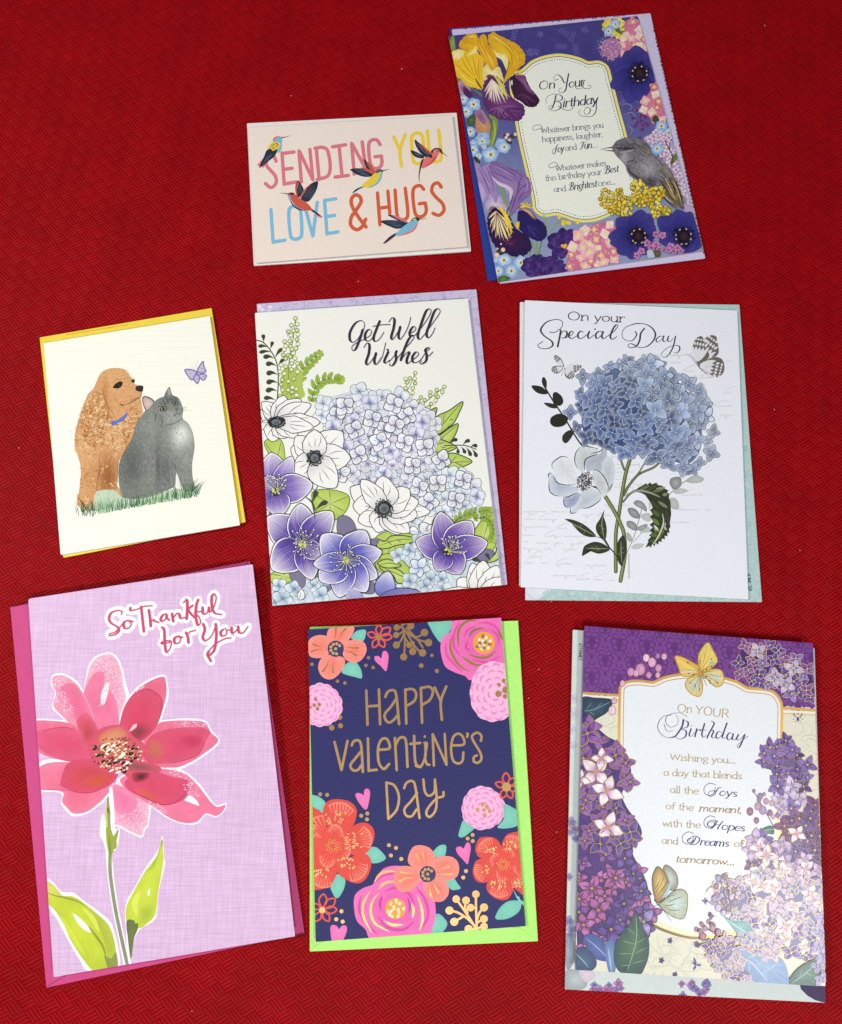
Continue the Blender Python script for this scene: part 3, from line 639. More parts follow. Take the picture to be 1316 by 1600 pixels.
# red, lower left
bird('red hummingbird with raised dark wings over the word LOVE',
 [([(332,422),(348,442),(362,470),(356,492),(330,516),(320,490),(318,450)], NV), ([(438,426),(436,460),(418,500),(388,536),(352,532),(348,520),(372,478),(402,440)], NV), ([(322,452),(330,430),(336,440),(326,470),(330,512),(322,500)], RD), ([(404,438),(372,476),(346,520),(342,512),(366,470)], RD)],
 [([(284,492),(306,488),(330,512),(352,526),(385,548),(410,580),(404,584),(370,584),(330,568),(302,540),(288,515)], RD)],
 [([(280,498),(292,528),(312,558),(350,580),(380,584),(340,584),(306,562),(288,530)], NV), ([(276,500),(286,502),(292,520),(290,534),(280,520)], SB)],
 [([(276,494),(292,486),(312,490),(314,502),(296,500),(280,502)], RD), ([(286,492),(306,490),(310,498),(294,500)], NV)],
 [(284,496),(258,492),(228,489)], [([(400,572),(425,588),(462,618),(460,622),(428,604),(396,580)], NV), ([(415,592),(445,616),(458,624),(440,620)], SP)], None,
 [((328,436),(338,500)), ((338,440),(344,494)), ((345,450),(350,490)), ((420,446),(366,524)), ((428,456),(376,526)), ((430,470),(388,528)), ((410,444),(358,518)), ((424,488),(394,530))])
# blue, lower right
bird('blue hummingbird with dark wings below HUGS',
 [([(778,642),(820,636),(880,640),(928,656),(912,672),(870,684),(830,672),(796,656)], NV), ([(816,608),(860,614),(912,640),(926,656),(908,654),(858,632)], NV), ([(836,608),(880,618),(926,646),(918,650),(880,632)], SP)],
 [([(930,650),(952,632),(978,632),(984,650),(968,682),(936,705),(890,716),(858,722),(868,704),(896,676)], SB)],
 [([(978,655),(966,688),(932,710),(894,720),(868,724),(920,704),(950,688),(968,664)], SP)],
 [([(946,632),(966,622),(986,626),(986,642),(968,636),(950,642)], NV), ([(948,634),(966,628),(974,634),(960,638)], YW)],
 [(982,632),(1006,630),(1034,626)], [([(868,704),(890,706),(858,722),(820,752),(798,764),(794,760),(830,724)], NV), ([(868,716),(836,742),(804,764),(800,766),(850,726)], SP)], (974,634),
 [((800,644),(880,652)), ((806,654),(896,660)), ((826,664),(898,666)), ((846,674),(896,672)), ((820,638),(910,650)), ((836,614),(900,642)), ((850,622),(906,648))])

# ================================================================ the iris birthday card
use(cB); V()
PLQ = [(821,103),(830,95),(845,88.5),(860,85),(874,83.6),(892,86),(908,90.5),(919.7,95.7),(937,94.8),(951,104),(957,125),(968,168),(981,216),(991,262),(998,296),(994,308),(978,318),(966,321),(958,334),(942,342),(925,346.8),(905,347),(887,342),(869,336.5),(850,339),(834,328.5),(831,309),(820,262),(810,218),(800,160),(796,130),(800,112),(812,110)]
def bgB(x, y):
    c = mix((72, 64, 134), (110, 118, 168), min(1, max(0, (y-120)/130))); c = mix(c, (150, 166, 198), min(1, max(0, (y-230)/120))*.85)
    n = nr.uniform(-4, 4); return [q+n for q in c]
with Part('printed_background', 'gloss', label='indigo to grey-blue printed ground'):
    field([tuple(p) for p in (cB.quad+(cB.quad.mean(0)-cB.quad)*.002)], bgB, 7, smooth=False)
with Part('damask_pattern', 'gloss', label='faint leafy damask in the indigo ground', kind='stuff'):
    r = np.random.RandomState(2)
    def dl(x, y, q):
        if inside(np.array([[x, y]]), np.array(PLQ))[0]: return
        c = mix(bgB(x, y), (140, 140, 196), .32); a = q.uniform(0, 6.28)
        if q.rand() < .4: flower((x, y), q.uniform(5, 8), 5, (c, c), w=.8, a0=a, vein=0, n=4, m=2)
        else:
            s_ = [(x+t*9*math.cos(a)+3*math.sin(t*2), y+t*9*math.sin(a)) for t in (-1, -.4, .2, .9)]; stroke(s_, .8, c)
            for t in (-.7, -.2, .3, .8): 
                p = (x+t*9*math.cos(a), y+t*9*math.sin(a))
                for sd in (-1, 1): petal(p, (p[0]+6*math.cos(a+sd*.9), p[1]+6*math.sin(a+sd*.9)), 3, c, c, shape='leaf', n=4, m=2)
    scatter([(740,60),(990,30),(1090,390),(790,430)], 105, dl, 6)
def fmn(pts):
    for (x, y, R) in pts:
        with Part('forget_me_not', 'gloss'):
            flower((x, y), R, 5, ((222, 232, 242), (122, 162, 216), (176, 204, 236)), w=1.05, a0=nr.uniform(0, 1.2), vein=.07, edge=(96, 122, 178), ew=.5, n=6, m=4, jr=.1)
            disc((x, y), R*.26, (236, 206, 84), 8); disc((x, y), R*.13, (54, 44, 34), 6)
            for i in range(5): disc((x+R*.36*math.cos(i*1.26), y+R*.36*math.sin(i*1.26)), R*.07, (250, 248, 236), 5)
def leafg(pts, c=(96, 124, 58), c2=(60, 84, 42), nm='leaf'):
    with Part(nm, 'gloss'): blob(pts, c, c2, rings=3, noise=.08, streak=.1)
V(690, 10, 5.98)
leafg([(95,280),(118,275),(132,410),(100,425),(75,330)], (150, 176, 96), (110, 140, 70)); leafg([(140,640),(200,690),(170,720),(150,700)], (150, 140, 60), (110, 100, 50))
with Part('stem', 'gloss', label='green iris stem'):
    stroke([(200,720),(290,770),(380,830)], 26, (110, 124, 60), 'tail'); stroke([(470,1020),(500,1060),(490,1180),(460,1300)], 50, (130, 152, 62)); stroke([(490,1060),(500,1180),(465,1300)], 16, (176, 196, 90), 'taper'); stroke([(420,1050),(470,1120),(440,1200)], 20, (96, 118, 56), 'taper')
def col_iris(label, parts):
    with Part('iris', 'gloss', label=label):
        for f_ in parts: f_()
def fb(pts, a, b, **k):
    def f():
        q = cr(np.array(pts, float), 8, True); c = q.mean(0); t = np.arange(len(q)); d = q-c
        w_ = 1+.016*np.sin(t*1.3+nr.rand()*6)+.012*np.sin(t*.55+nr.rand()*6)+nr.uniform(-.008, .008, len(q))
        blob(c+d*w_[:, None], a, b, rings=7, noise=.035, streak=.10, smooth=False, **k)
    return f
def veins(lines, w, c, prof='taper'): return lambda: [stroke(l, w, jit(c, 8), prof) for l in lines]
def fan(o, tips, w, c, bend=0): return lambda: [stroke([o, ((o[0]+t[0])/2+bend, (o[1]+t[1])/2), t], w*nr.uniform(.6, 1.2), jit(c, 10), 'taper') for t in tips]
YEL, YD, YL = (246, 206, 50), (226, 168, 34), (252, 232, 120)
col_iris('small mauve iris petals at the left edge', [fb([(150,720),(200,690),(240,720),(280,810),(250,850),(200,840),(170,800)], (120, 62, 110), (196, 160, 186)), fb([(210,750),(280,800),(290,850),(230,845),(205,800)], (70, 34, 84), (92, 46, 96))])
col_iris('yellow bud with mauve streaks at the left', [fb([(320,980),(370,960),(430,1040),(460,1120),(440,1220),(380,1220),(330,1180),(318,1080)], (216, 176, 90), (180, 130, 120)), fb([(310,985),(360,965),(420,1060),(400,1110),(340,1050)], (130, 80, 130), (168, 120, 160)), veins([[(330,1060),(370,1120),(400,1200)],[(340,1100),(360,1160),(370,1210)]], 7, (196, 120, 60))])
fmn([(x/5.98, y/5.98, r/5.98) for x, y, r in []])
V(690, 10, 5.98)
fmn([(200,870,55),(300,915,72),(228,985,66),(270,1170,60),(385,1245,78),(560,1290,62),(300,1290,50)])
leafg([(235,1070),(280,1020),(320,1030),(300,1110),(260,1120)]); leafg([(575,1210),(610,1185),(640,1215),(610,1240)], (70, 96, 50), (40, 60, 36)); leafg([(640,1200),(680,1185),(700,1215),(660,1235)], (70, 96, 50), (40, 60, 36)); leafg([(600,1240),(650,1250),(655,1285),(610,1270)], (70, 96, 50), (40, 60, 36))
with Part('bud', 'gloss', label='tiny pink buds', kind='stuff'): 
    for p in [(618,1198),(690,1195),(635,1250),(605,1225)]: disc(p, 17, (236, 180, 196), 8, cc=(250, 220, 226))
# plaque
V()
def grow(P, d):
    P = np.array(P, float); n = len(P); out = []
    for i in range(n):
        t = P[(i+1) % n]-P[i-1]; t /= np.hypot(*t); out.append(P[i]+np.array([t[1], -t[0]])*d)
    return [tuple(p) for p in out]
with Part('plaque', 'matte', label='cream plaque with pale yellow border and dotted line'):
    fill(PLQ, (240, 228, 134), n=3); fill(grow(PLQ, -4.4), (44, 48, 88), n=3); fill(grow(PLQ, -5.4), (244, 246, 234), n=3)
    q = cr(np.array(grow(PLQ, -9.2)), 12, True); L = np.concatenate([[0], np.cumsum(np.hypot(*np.diff(q, axis=0).T))])
    for d in np.arange(0, L[-1], 4.0):
        i = np.searchsorted(L, d); i = min(i, len(q)-1); disc(tuple(q[i]), .85, (56, 58, 92), 6)
NVT, GRT = (52, 50, 88), (128, 130, 142)
V(690, 10, 5.98)
with Part('lettering', 'matte', label='dark script words On Your Birthday'):
    def S2(k, w=13, th=.3): stroke(k, w, NVT, 'pen', n=8, thin=th)
    for k in [[(1090,680),(1055,690),(1055,655),(1090,638),(1125,670),(1150,715),(1185,690)], [(1188,630),(1175,700),(1160,780),(1130,805),(1100,800),(1100,772),(1125,760)],
      [(1070,830),(1055,900),(1030,955),(1015,950)], [(985,905),(975,870),(1000,835),(1060,818),(1120,835),(1125,870),(1080,885),(1050,890)], [(1080,885),(1115,905),(1110,950),(1060,975),(1010,965),(1005,935),(1035,925)],
      ]: S2(k)
    S2([(1090,930),(1150,965),(1200,970),(1228,950),(1215,935)], 8, .6); disc((1152,872), 5, NVT, 6); S2([(1250,740),(1262,768),(1310,765)], 6, .7)
    V(890, 10, 5.72)
    for k in [[(128,672),(120,720),(150,735),(188,728),(190,708),(165,705)], [(248,825),(240,870),(238,930),(210,975),(160,985),(105,978),(82,950),(95,925)], [(150,975),(130,940),(150,905),(185,915),(180,950),(160,965)]]: S2(k, 9, .5)
    V(); words('On', (842,139.8), (868,137.2), 8.2, NVT, 2.1, 'script', .2); words('our', (889,136.8), (914,133.5), 8.4, NVT, 2.1, 'script', .2); words('irthday', (879,167.5), (934,161.5), 8.6, NVT, 2.2, 'script', .22)
V()
wpart('small grey words', 'matte', [(t, p, q, 5.6, GRT, 1.3) for t, p, q in [('Whatever brings you', (846,208.5), (944,199)), ('happiness, laughter,', (847.5,222), (943,213.5)), ('and', (884,235.5), (902,233.5)), ('...', (925,230.8), (935,229.8)), ('Whatever makes', (869,267.5), (948,258.5)), ('this birthday your', (852.5,283), (941,272.5)), ('and', (866,300), (885,298.2)), ('one...', (935,291), (963,287.5))]])
wpart('dark script word', 'matte', [('Joy', (865,238.5), (881,236.5), 6.6, NVT, 1.6, 'script', .25), ('Fun', (906,233), (925,231), 6.6, NVT, 1.6, 'script', .25), ('Best', (945,271.5), (967,268), 6.6, NVT, 1.6, 'script', .25), ('Brightest', (889,297.5), (933,291.5), 6.6, NVT, 1.6, 'script', .25)])
with Part('flourish', 'matte', label='thin swirls before the two words Whatever', kind='stuff'):
    for (x, y) in ((838,198),(863,257)): stroke([(x+10,y+8),(x+8,y-1),(x+1,y-3),(x-5,y+1),(x-4,y+5),(x+3,y+4),(x+9,y+1)], 1, GRT)
# yellow and purple iris
V(690, 10, 5.98)
col_iris('large yellow and purple iris at the upper left', [
 fb([(440,270),(480,240),(540,270),(620,310),(700,350),(760,410),(785,480),(770,540),(740,560),(700,600),(660,640),(600,700),(580,690),(620,600),(640,520),(600,480),(540,440),(480,410),(440,340)], YEL, YD), fb([(450,385),(520,430),(590,450),(625,500),(610,590),(590,560),(560,500),(500,460)], (252, 240, 190), (244, 226, 140)),
 lambda: fill([(520,490),(560,500),(590,560),(605,620),(580,690),(560,620),(545,560)], (62, 58, 120)),
 fb([(165,380),(180,320),(230,270),(290,252),(330,262),(345,300),(380,260),(420,280),(440,360),(490,420),(520,500),(520,560),(480,600),(420,560),(380,480),(330,400),(240,410)], (248, 196, 44), YD),
 fb([(95,430),(160,400),(250,410),(320,370),(345,440),(390,480),(395,560),(385,640),(400,720),(385,775),(340,770),(240,740),(180,680),(130,640),(110,530)], YEL, (240, 196, 50)), fb([(97,430),(150,405),(210,420),(190,480),(130,500),(105,480)], (252, 242, 190), (248, 226, 120)), fb([(240,460),(300,400),(330,370),(325,430),(280,450)], (252, 240, 180), (250, 222, 110)),
 veins([[(180,470),(230,560),(300,650)],[(220,450),(270,560),(320,660)],[(290,460),(310,560),(345,680)],[(350,480),(345,580),(360,700)],[(140,540),(220,620),(310,690)],[(350,270),(370,360),(440,480)],[(390,270),(400,360),(460,480)],[(330,280),(350,380),(400,480)],[(480,280),(600,370),(680,480)],[(520,290),(650,390),(700,520)],[(560,330),(640,430),(660,560)],[(600,340),(720,430),(730,520)],[(660,450),(660,540),(610,640)],[(200,330),(260,300),(320,330)],[(190,360),(250,330),(310,350)],[(420,300),(440,400),(490,500)]], 9, (214, 150, 30)), veins([[(460,270),(560,330),(650,400)],[(250,290),(300,280),(330,300)],[(160,600),(240,690),(330,730)],[(420,420),(470,520),(500,580)]], 9, YL),
 lambda: stroke([(315,670),(350,730),(385,780)], 18, (96, 110, 40), 'taper'),
 fb([(380,620),(390,570),(430,540),(470,600),(530,560),(560,610),(580,700),(520,700),(440,680),(395,690)], (250, 240, 200), (236, 214, 110)),
 fb([(388,830),(385,760),(420,690),(440,645),(500,650),(560,690),(620,770),(660,850),(720,890),(770,930),(778,990),(750,1050),(690,1075),(620,1060),(560,1060),(490,1030),(440,990),(400,920)], (120, 66, 124), (96, 44, 104)),
 fan((470,680), [(400,800),(410,850),(440,880),(470,900),(500,910),(530,920),(560,915),(600,900),(620,860),(640,850)], 11, (238, 214, 200), 0), fan((480,690), [(430,820),(455,870),(490,890),(520,890),(550,890),(590,870),(605,830)], 15, (244, 230, 206)),
 fan((520,940), [(440,980),(480,1020),(540,1040),(600,1050),(660,1050),(720,1030),(750,990),(700,930)], 12, (140, 92, 150)), fan((600,960), [(650,1050),(700,1040),(760,960),(560,1030)], 14, (78, 32, 92)),
 veins([[(480,640),(540,700),(590,790),(615,870)],[(500,650),(555,740),(600,840)]], 26, (206, 208, 96)), fan((560,770), [(520,740),(540,720),(600,740),(560,830),(620,830),(575,860),(590,700),(540,680)], 9, (232, 222, 110)), lambda: stroke([(415,665),(440,645),(480,650)], 18, (130, 96, 60), 'taper'),
 fb([(640,680),(670,645),(720,630),(780,650),(800,700),(830,760),(880,820),(912,865),(905,910),(860,942),(800,935),(740,890),(690,860),(660,800)], (72, 32, 66), (58, 24, 56)), fb([(680,650),(730,635),(785,655),(800,720),(850,790),(870,830),(800,790),(750,720)], (150, 100, 150), (108, 52, 108)),
 fan((750,820), [(700,850),(760,900),(820,930),(880,900),(840,860),(800,900)], 10, (92, 50, 92)), lambda: fill([(650,700),(662,690),(664,730),(655,735)], (236, 230, 236)), fan((730,640), [(700,600),(720,590),(740,590),(760,600),(780,640),(690,640),(760,640)], 10, (222, 200, 70))])
# mauve iris at the left
V(700, 220, 6.267)
fmn([(245,90,70),(335,5,62),(420,135,86),(552,62,70),(300,150,40),(355,60,34)])
leafg([(250,170),(280,155),(315,205),(300,225)], (60, 84, 44), (40, 60, 34)); leafg([(570,0),(620,10),(590,30)], (60, 84, 44), (40, 60, 34))
with Part('stem', 'gloss', label='green stems behind the mauve iris', kind='stuff'):
    stroke([(520,460),(545,540),(580,640)], 24, (130, 160, 84)); stroke([(575,690),(610,640)], 16, (76, 100, 60)); stroke([(870,970),(865,1110)], 24, (136, 160, 100)); stroke([(920,970),(890,1110)], 16, (110, 140, 84)); stroke([(830,1000),(800,1130)], 18, (130, 156, 96)); stroke([(940,730),(970,840),(1010,870)], 12, (150, 170, 100)); stroke([(1000,900),(1080,800),(1160,760)], 12, (140, 160, 90)); stroke([(985,760),(1000,830)], 9, (160, 180, 110)); stroke([(1040,790),(1030,850)], 9, (160, 180, 110))
MV, MV2 = (158, 132, 182), (134, 104, 164)
col_iris('large mauve and dark violet iris at the left', [
 fb([(265,230),(300,220),(330,260),(380,230),(430,230),(450,330),(470,450),(480,560),(450,600),(380,560),(330,470),(290,350)], MV, (170, 142, 196)), fb([(400,250),(450,200),(520,215),(600,260),(720,300),(790,370),(820,470),(800,540),(740,580),(700,640),(640,720),(600,730),(610,640),(640,560),(620,470),(540,420),(450,370)], MV, MV2),
 fb([(430,350),(500,400),(590,440),(635,480),(625,560),(605,590),(600,500),(560,460),(490,430)], (232, 218, 230), (206, 186, 216)), fb([(300,400),(360,480),(370,560),(340,600),(310,500)], (200, 180, 214), (180, 156, 204)),
 veins([[(320,240),(370,340),(440,500)],[(300,260),(360,380),(420,540)],[(370,240),(420,360),(460,500)],[(460,230),(600,300),(700,380)],[(480,250),(620,340),(720,440)],[(690,400),(680,500),(640,650)],[(720,330),(700,420),(690,520)],[(780,420),(720,460),(690,520)],[(790,500),(730,520),(680,600)],[(430,300),(520,340),(640,400)],[(560,250),(660,300),(760,370)],[(660,540),(640,620),(615,700)]], 9, (110, 74, 150)), veins([[(450,240),(560,300),(660,360)],[(740,350),(780,430),(760,520)],[(340,290),(390,400),(440,480)]], 9, (186, 160, 208)),
 fb([(360,620),(400,560),(410,520),(440,560),(470,610),(500,530),(540,580),(580,660),(540,700),(440,700),(380,680)], (220, 204, 226), (180, 152, 198)),
 fb([(385,800),(400,720),(440,660),(520,660),(600,730),(660,850),(760,920),(810,980),(815,1060),(770,1110),(700,1140),(600,1120),(500,1080),(440,1000),(400,900)], (62, 28, 74), (44, 26, 72)),
 fan((470,690), [(400,760),(410,850),(430,900),(470,950),(510,970),(550,980),(590,980),(620,950),(640,900),(640,860)], 16, (240, 216, 160)), fan((480,700), [(420,800),(450,880),(490,930),(530,950),(570,960),(610,930),(630,880)], 16, (246, 230, 184)), fan((480,700), [(405,800),(425,890),(460,960),(520,1000),(560,1010),(640,1030),(660,960),(660,920)], 8, (96, 36, 60)),
 fan((600,1000), [(500,960),(560,1020),(620,1040),(650,1020),(660,980),(540,990)], 12, (110, 48, 84)), veins([[(480,660),(540,700),(600,800),(620,920)],[(500,650),(560,720),(620,850)]], 30, (236, 206, 70)), fan((570,770), [(500,640),(520,620),(560,640),(600,700),(630,800),(640,860),(550,840),(590,900),(600,960),(520,740)], 11, (246, 220, 90)), lambda: stroke([(400,690),(430,655),(460,650)], 28, (140, 116, 96), 'taper'),
 lambda: fill([(620,750),(660,710),(695,720),(690,830),(680,860),(640,800)], (140, 160, 190)), fb([(690,700),(730,680),(780,690),(850,750),(930,800),(968,870),(965,930),(920,980),(850,975),(770,930),(710,880),(680,800)], (38, 34, 100), (44, 30, 90)), fan((780,830), [(730,900),(800,940),(880,960),(940,930),(900,880),(850,940)], 10, (58, 50, 124)),
 fb([(690,660),(710,640),(760,655),(820,690),(870,760),(840,770),(780,710)], (222, 196, 170), (130, 60, 90)), fan((760,650), [(710,610),(740,600),(780,600),(820,620),(835,660),(700,650),(800,640)], 14, (240, 208, 60)), fb([(665,810),(700,795),(690,870),(670,850)], (240, 208, 60), (226, 186, 50))])
fmn([(550,1170,80),(715,1195,74),(495,1275,62),(622,1275,76),(470,1170,30)])
leafg([(495,1340),(550,1320),(610,1345),(560,1385),(500,1390)], (96, 140, 60), (60, 100, 44)); leafg([(470,1090),(520,1050),(560,1090),(530,1120),(485,1115)], (52, 80, 44), (36, 60, 36))
with Part('bud', 'gloss', label='pale pink buds at the lower left', kind='stuff'):
    for p, r_ in [((540,1068),22),((478,1120),26),((520,1012),10),((485,1056),10)]: disc(p, r_, (236, 178, 186), 10, cc=(252, 226, 226))
def pansy(label, c, R, seed, spots=()):
    with Part('pansy', 'gloss', label=label):
        r = np.random.RandomState(seed)
        for ring, n_ in ((1.0, 11), (.78, 9), (.52, 7)):
            for i in range(n_):
                a = 6.28*i/n_+r.uniform(-.2, .2); rr = R*ring*r.uniform(.9, 1.1); t = (c[0]+rr*math.cos(a), c[1]+rr*.85*math.sin(a))
                petal(c, t, R*.75*ring, (40, 24, 72), [(84, 54, 130), (66, 42, 112), (98, 68, 146)][r.randint(3)], (50, 32, 92), 'round', n=7, m=8, vein=.28, wob=.12)
        for p in spots: disc(p, R*.09, (244, 186, 50), 8)
pansy('ruffled purple pansy left of the pink blossom', (1130,1010), 175, 1, [(1120,1030),(1150,1025),(1140,1042)]); pansy('ruffled purple pansy at the lower edge', (860,1230), 150, 2); pansy('ruffled purple pansy cut by the lower edge', (1010,1260), 165, 5)
with Part('bud', 'gloss', label='small yellow buds below the plaque', kind='stuff'):
    for p in [(1090,750),(1130,790),(1165,800),(1190,805),(1270,800),(1130,815)]: disc(p, 20, (222, 196, 50), 8, cc=(244, 226, 100))
# right side
V(890, 10, 5.72)
def pinkh(label, region, n_, seed, R=44, deep=(214, 108, 150)):
    with Part('hydrangea', 'gloss', label=label) as H_: blob(region, (226, 140, 166), (206, 110, 146), rings=3, noise=.05)
    for k, (x, y) in enumerate(pack(region, n_, seed)):
        with Part('floret', 'gloss', parent=H_.obj):
            a = nr.uniform(0, 1.5); flower((x, y), R*nr.uniform(.85, 1.15), 4, ((250, 238, 150), (240, 190, 192), [deep, (244, 184, 202), (250, 222, 222)][nr.randint(3)]), w=1.0, a0=a, vein=.07, edge=(186, 96, 132), ew=1.6, n=6, m=5, shape='pointed')
            disc((x, y), R*.22, (250, 240, 170), 7, cc=(240, 214, 80))
with Part('blossom', 'gloss', label='yellow blossom cluster at the top right'):
    for i in range(60):
        a = nr.uniform(0, 6.28); r = nr.rand()**.5; x, y = 400+105*r*math.cos(a), 185+95*r*math.sin(a); disc((x, y), nr.uniform(14, 24), [(232, 206, 52), (206, 170, 40), (246, 228, 96)][nr.randint(3)], 7, cc=(248, 226, 90)); 
        if i % 3 == 0: stroke([(x, y), (x+12, y+8)], 5, (110, 96, 30), 'taper', smooth=False)
leafg([(540,90),(580,85),(575,140),(555,140)], (84, 110, 40), (60, 84, 30)); leafg([(400,200),(450,210),(510,255),(450,245)], (120, 140, 50), (70, 96, 40))
pinkh('pink blossom at the top right corner', [(500,130),(600,110),(640,200),(670,290),(690,380),(600,400),(520,440),(440,420),(440,330),(490,220)], 13, 3)
fmn([(412,158,50),(350,222,52)])
with Part('allium', 'gloss', label='pink ball-shaped allium flower'):
    disc((375,375), 92, (176, 120, 168), 20)
    for i in range(130):
        a = nr.uniform(0, 6.28); r = nr.rand()**.55; p = (375+96*r*math.cos(a), 375+100*r*math.sin(a)); q = (375+(r*96+16)*math.cos(a), 375+(r*100+16)*math.sin(a)); stroke([p, q], 7, [(226, 176, 206), (150, 84, 140), (206, 146, 186), (240, 204, 220)][nr.randint(4)], 'taper', smooth=False)
    for i in range(24): a = i*.262; disc((375+112*math.cos(a), 375+115*math.sin(a)), 4, (226, 196, 222), 5)
def danem(label, c, tips, R):
    with Part('anemone', 'gloss', label=label):
        for (x, y, w_) in tips:
            petal(c, (x, y), w_*1.12, (32, 30, 88), (52, 48, 130), (70, 64, 144), 'round', n=10, m=10, vein=.12, edge=(44, 40, 100), ew=2.5)
        for i in range(46):
            a = i*.137; r = R*nr.uniform(.55, 1.1); p = (c[0]+r*math.cos(a), c[1]+r*math.sin(a)); stroke([c, p], 4, (22, 20, 44), smooth=False); disc(p, 9, (24, 22, 40), 6)
        disc(c, R*.42, (40, 26, 34), 14, cc=(64, 42, 44))
        for i in range(8): a = i*.8+nr.uniform(0, .4); disc((c[0]+R*.72*math.cos(a), c[1]+R*.72*math.sin(a)), 7, (226, 180, 110), 7, 10, a)
danem('dark violet anemone at the upper right', (625,605), [(500,400,190),(590,350,200),(700,420,190),(380,500,190),(400,580,160),(365,720,180),(760,560,200),(740,700,180),(520,860,190),(650,850,200)], 92)
with Part('printed_background', 'gloss', label='lilac-blue ground with pale scrolls', kind='stuff'):
    for k in [[(470,880),(520,870),(560,900),(530,930)],[(490,960),(560,950),(590,1000),(560,1060)],[(520,1060),(560,1100),(550,1150)],[(600,900),(640,930),(600,960)]]: stroke(k, 6, (150, 152, 200), 'taper')
with Part('lilac', 'gloss', label='small purple lilac sprig'):
    for i, (x, y) in enumerate([(570,1000),(590,1065),(640,980),(690,1040),(650,1100),(600,930),(630,1180),(640,1020),(680,985),(700,1060),(610,1040),(660,1060)]): flower((x, y), 26, 4, ((70, 40, 110), (150, 96, 166)), w=1.0, a0=i, vein=.1, edge=(60, 40, 90), ew=1.6, n=5, m=4)
pinkh('deep pink blossom at the right edge', [(640,880),(720,760),(750,710),(800,720),(840,900),(860,1010),(830,1040),(740,1010),(660,950)], 9, 7, 46, (206, 84, 130))
leafg([(740,1000),(770,975),(800,1010),(790,1040),(750,1035)], (70, 90, 50), (50, 66, 40))
fmn([(820,1072,60),(800,1150,66),(888,1132,56),(782,1280,58),(740,1180,30)])
V(890, 220, 5.72)
with Part('lilac', 'gloss', label='pale mauve lilac down the right edge') as LB:
    blob([(660,-20),(760,-60),(880,-40),(960,120),(1020,330),(1080,520),(1110,620),(1040,640),(990,500),(900,300),(820,160),(740,60)], (170, 150, 196), (190, 166, 206), rings=3)
for (x, y) in pack([(680,-60),(760,-80),(880,-40),(960,120),(1020,330),(1080,520),(1105,610),(1050,610),(990,480),(920,300),(850,160),(740,40)], 34, 5):
    with Part('floret', 'gloss', parent=LB.obj): flower((x, y), 38, 4, ((190, 150, 196), (232, 206, 226), (240, 220, 232)), w=.95, a0=nr.uniform(0, 1.5), vein=.05, edge=(96, 84, 130), ew=2.2, n=6, m=4, shape='pointed'); disc((x, y), 4, (120, 84, 120), 6)
fmn([((782),(75),58)]); leafg([(905,180),(950,110),(970,150),(930,200),(900,210)], (120, 140, 60), (84, 104, 44))
with Part('stem', 'gloss', label='dark twig in the right-hand lilac'): stroke([(850,0),(890,80),(920,150),(910,220)], 8, (60, 60, 50)); stroke([(890,20),(895,80)], 6, (60, 60, 50))
# the bird
def bc(x, y):
    c = mix((118, 114, 122), (166, 164, 170), bump_(x, y, 700, 250, 90, 80)); c = mix(c, (70, 66, 72), bump_(x, y, 700, 380, 90, 50)*.9); c = mix(c, (66, 64, 68), bump_(x, y, 530, 60, 110, 40)*.6)
    c = mix(c, (196, 196, 200), bump_(x, y, 490, 150, 40, 50)*.8); c = mix(c, (124, 112, 86), bump_(x, y, 690, 70, 50, 60)*.7); c = mix(c, (120, 98, 64), min(1, bump_(x, y, 930, 450, 90, 160)*1.1)); c = mix(c, (142, 134, 110), bump_(x, y, 840, 250, 50, 60)*.6); n = nr.uniform(-6, 6); return [q+n for q in c]
BIRD = [(380,70),(400,30),(430,0),(500,-25),(580,-25),(650,0),(700,50),(740,110),(800,160),(850,200),(900,260),(940,340),(980,430),(1010,520),(1022,590),(990,600),(960,575),(940,610),(900,570),(860,500),(800,470),(720,420),(640,370),(570,340),(520,290),(500,230),(470,190),(420,140)]
with Part('bird', 'gloss', label='small grey-brown bird perched at the right of the plaque'):
    stroke([(272,76),(320,66),(385,58)], 12, (70, 64, 64), 'tail'); stroke([(272,77),(330,84),(395,92)], 12, (84, 78, 78), 'tail')
    field(BIRD, bc, 9)
    def fth(x, y, r):
        b = bc(x, y); a = .75 if x > 600 else .4; a += r.uniform(-.35, .35); L = 30 if x < 760 else 50
        stroke([(x, y), (x+L*math.cos(a), y+L*math.sin(a))], 6, mix(b, (214, 210, 206) if r.rand() < .5 else (40, 38, 44), .35), 'taper', smooth=False)
    scatter(BIRD, 420, fth, 4)
    for k, c in [([(800,350),(870,450),(930,540)], (50, 40, 34)), ([(850,340),(900,430),(940,530)], (206, 186, 140)), ([(880,330),(930,420),(945,500)], (60, 48, 36)), ([(920,350),(960,440),(1000,560)], (200, 180, 132)), ([(940,360),(985,470),(1010,580)], (64, 50, 34)), ([(830,480),(880,530),(920,560)], (196, 186, 160)), ([(780,440),(850,520),(930,600)], (46, 40, 38)), ([(865,400),(900,480),(940,530)], (176, 150, 104)), ([(960,520),(985,570),(1010,595)], (110, 84, 44))]: stroke(k, 10, c, 'taper')
    stroke([(400,60),(450,72),(520,74),(570,70)], 16, (48, 46, 52), 'taper'); disc((484,73), 17, (90, 86, 88), 12); disc((484,73), 12, (20, 18, 22), 12); disc((480,68), 3, (220, 220, 220), 6)
    stroke([(440,110),(500,105),(580,85)], 14, (166, 162, 166), 'taper'); stroke([(500,200),(560,180),(590,150)], 10, (70, 66, 72), 'taper'); stroke([(510,240),(570,310),(660,360)], 22, (76, 74, 80), 'taper')
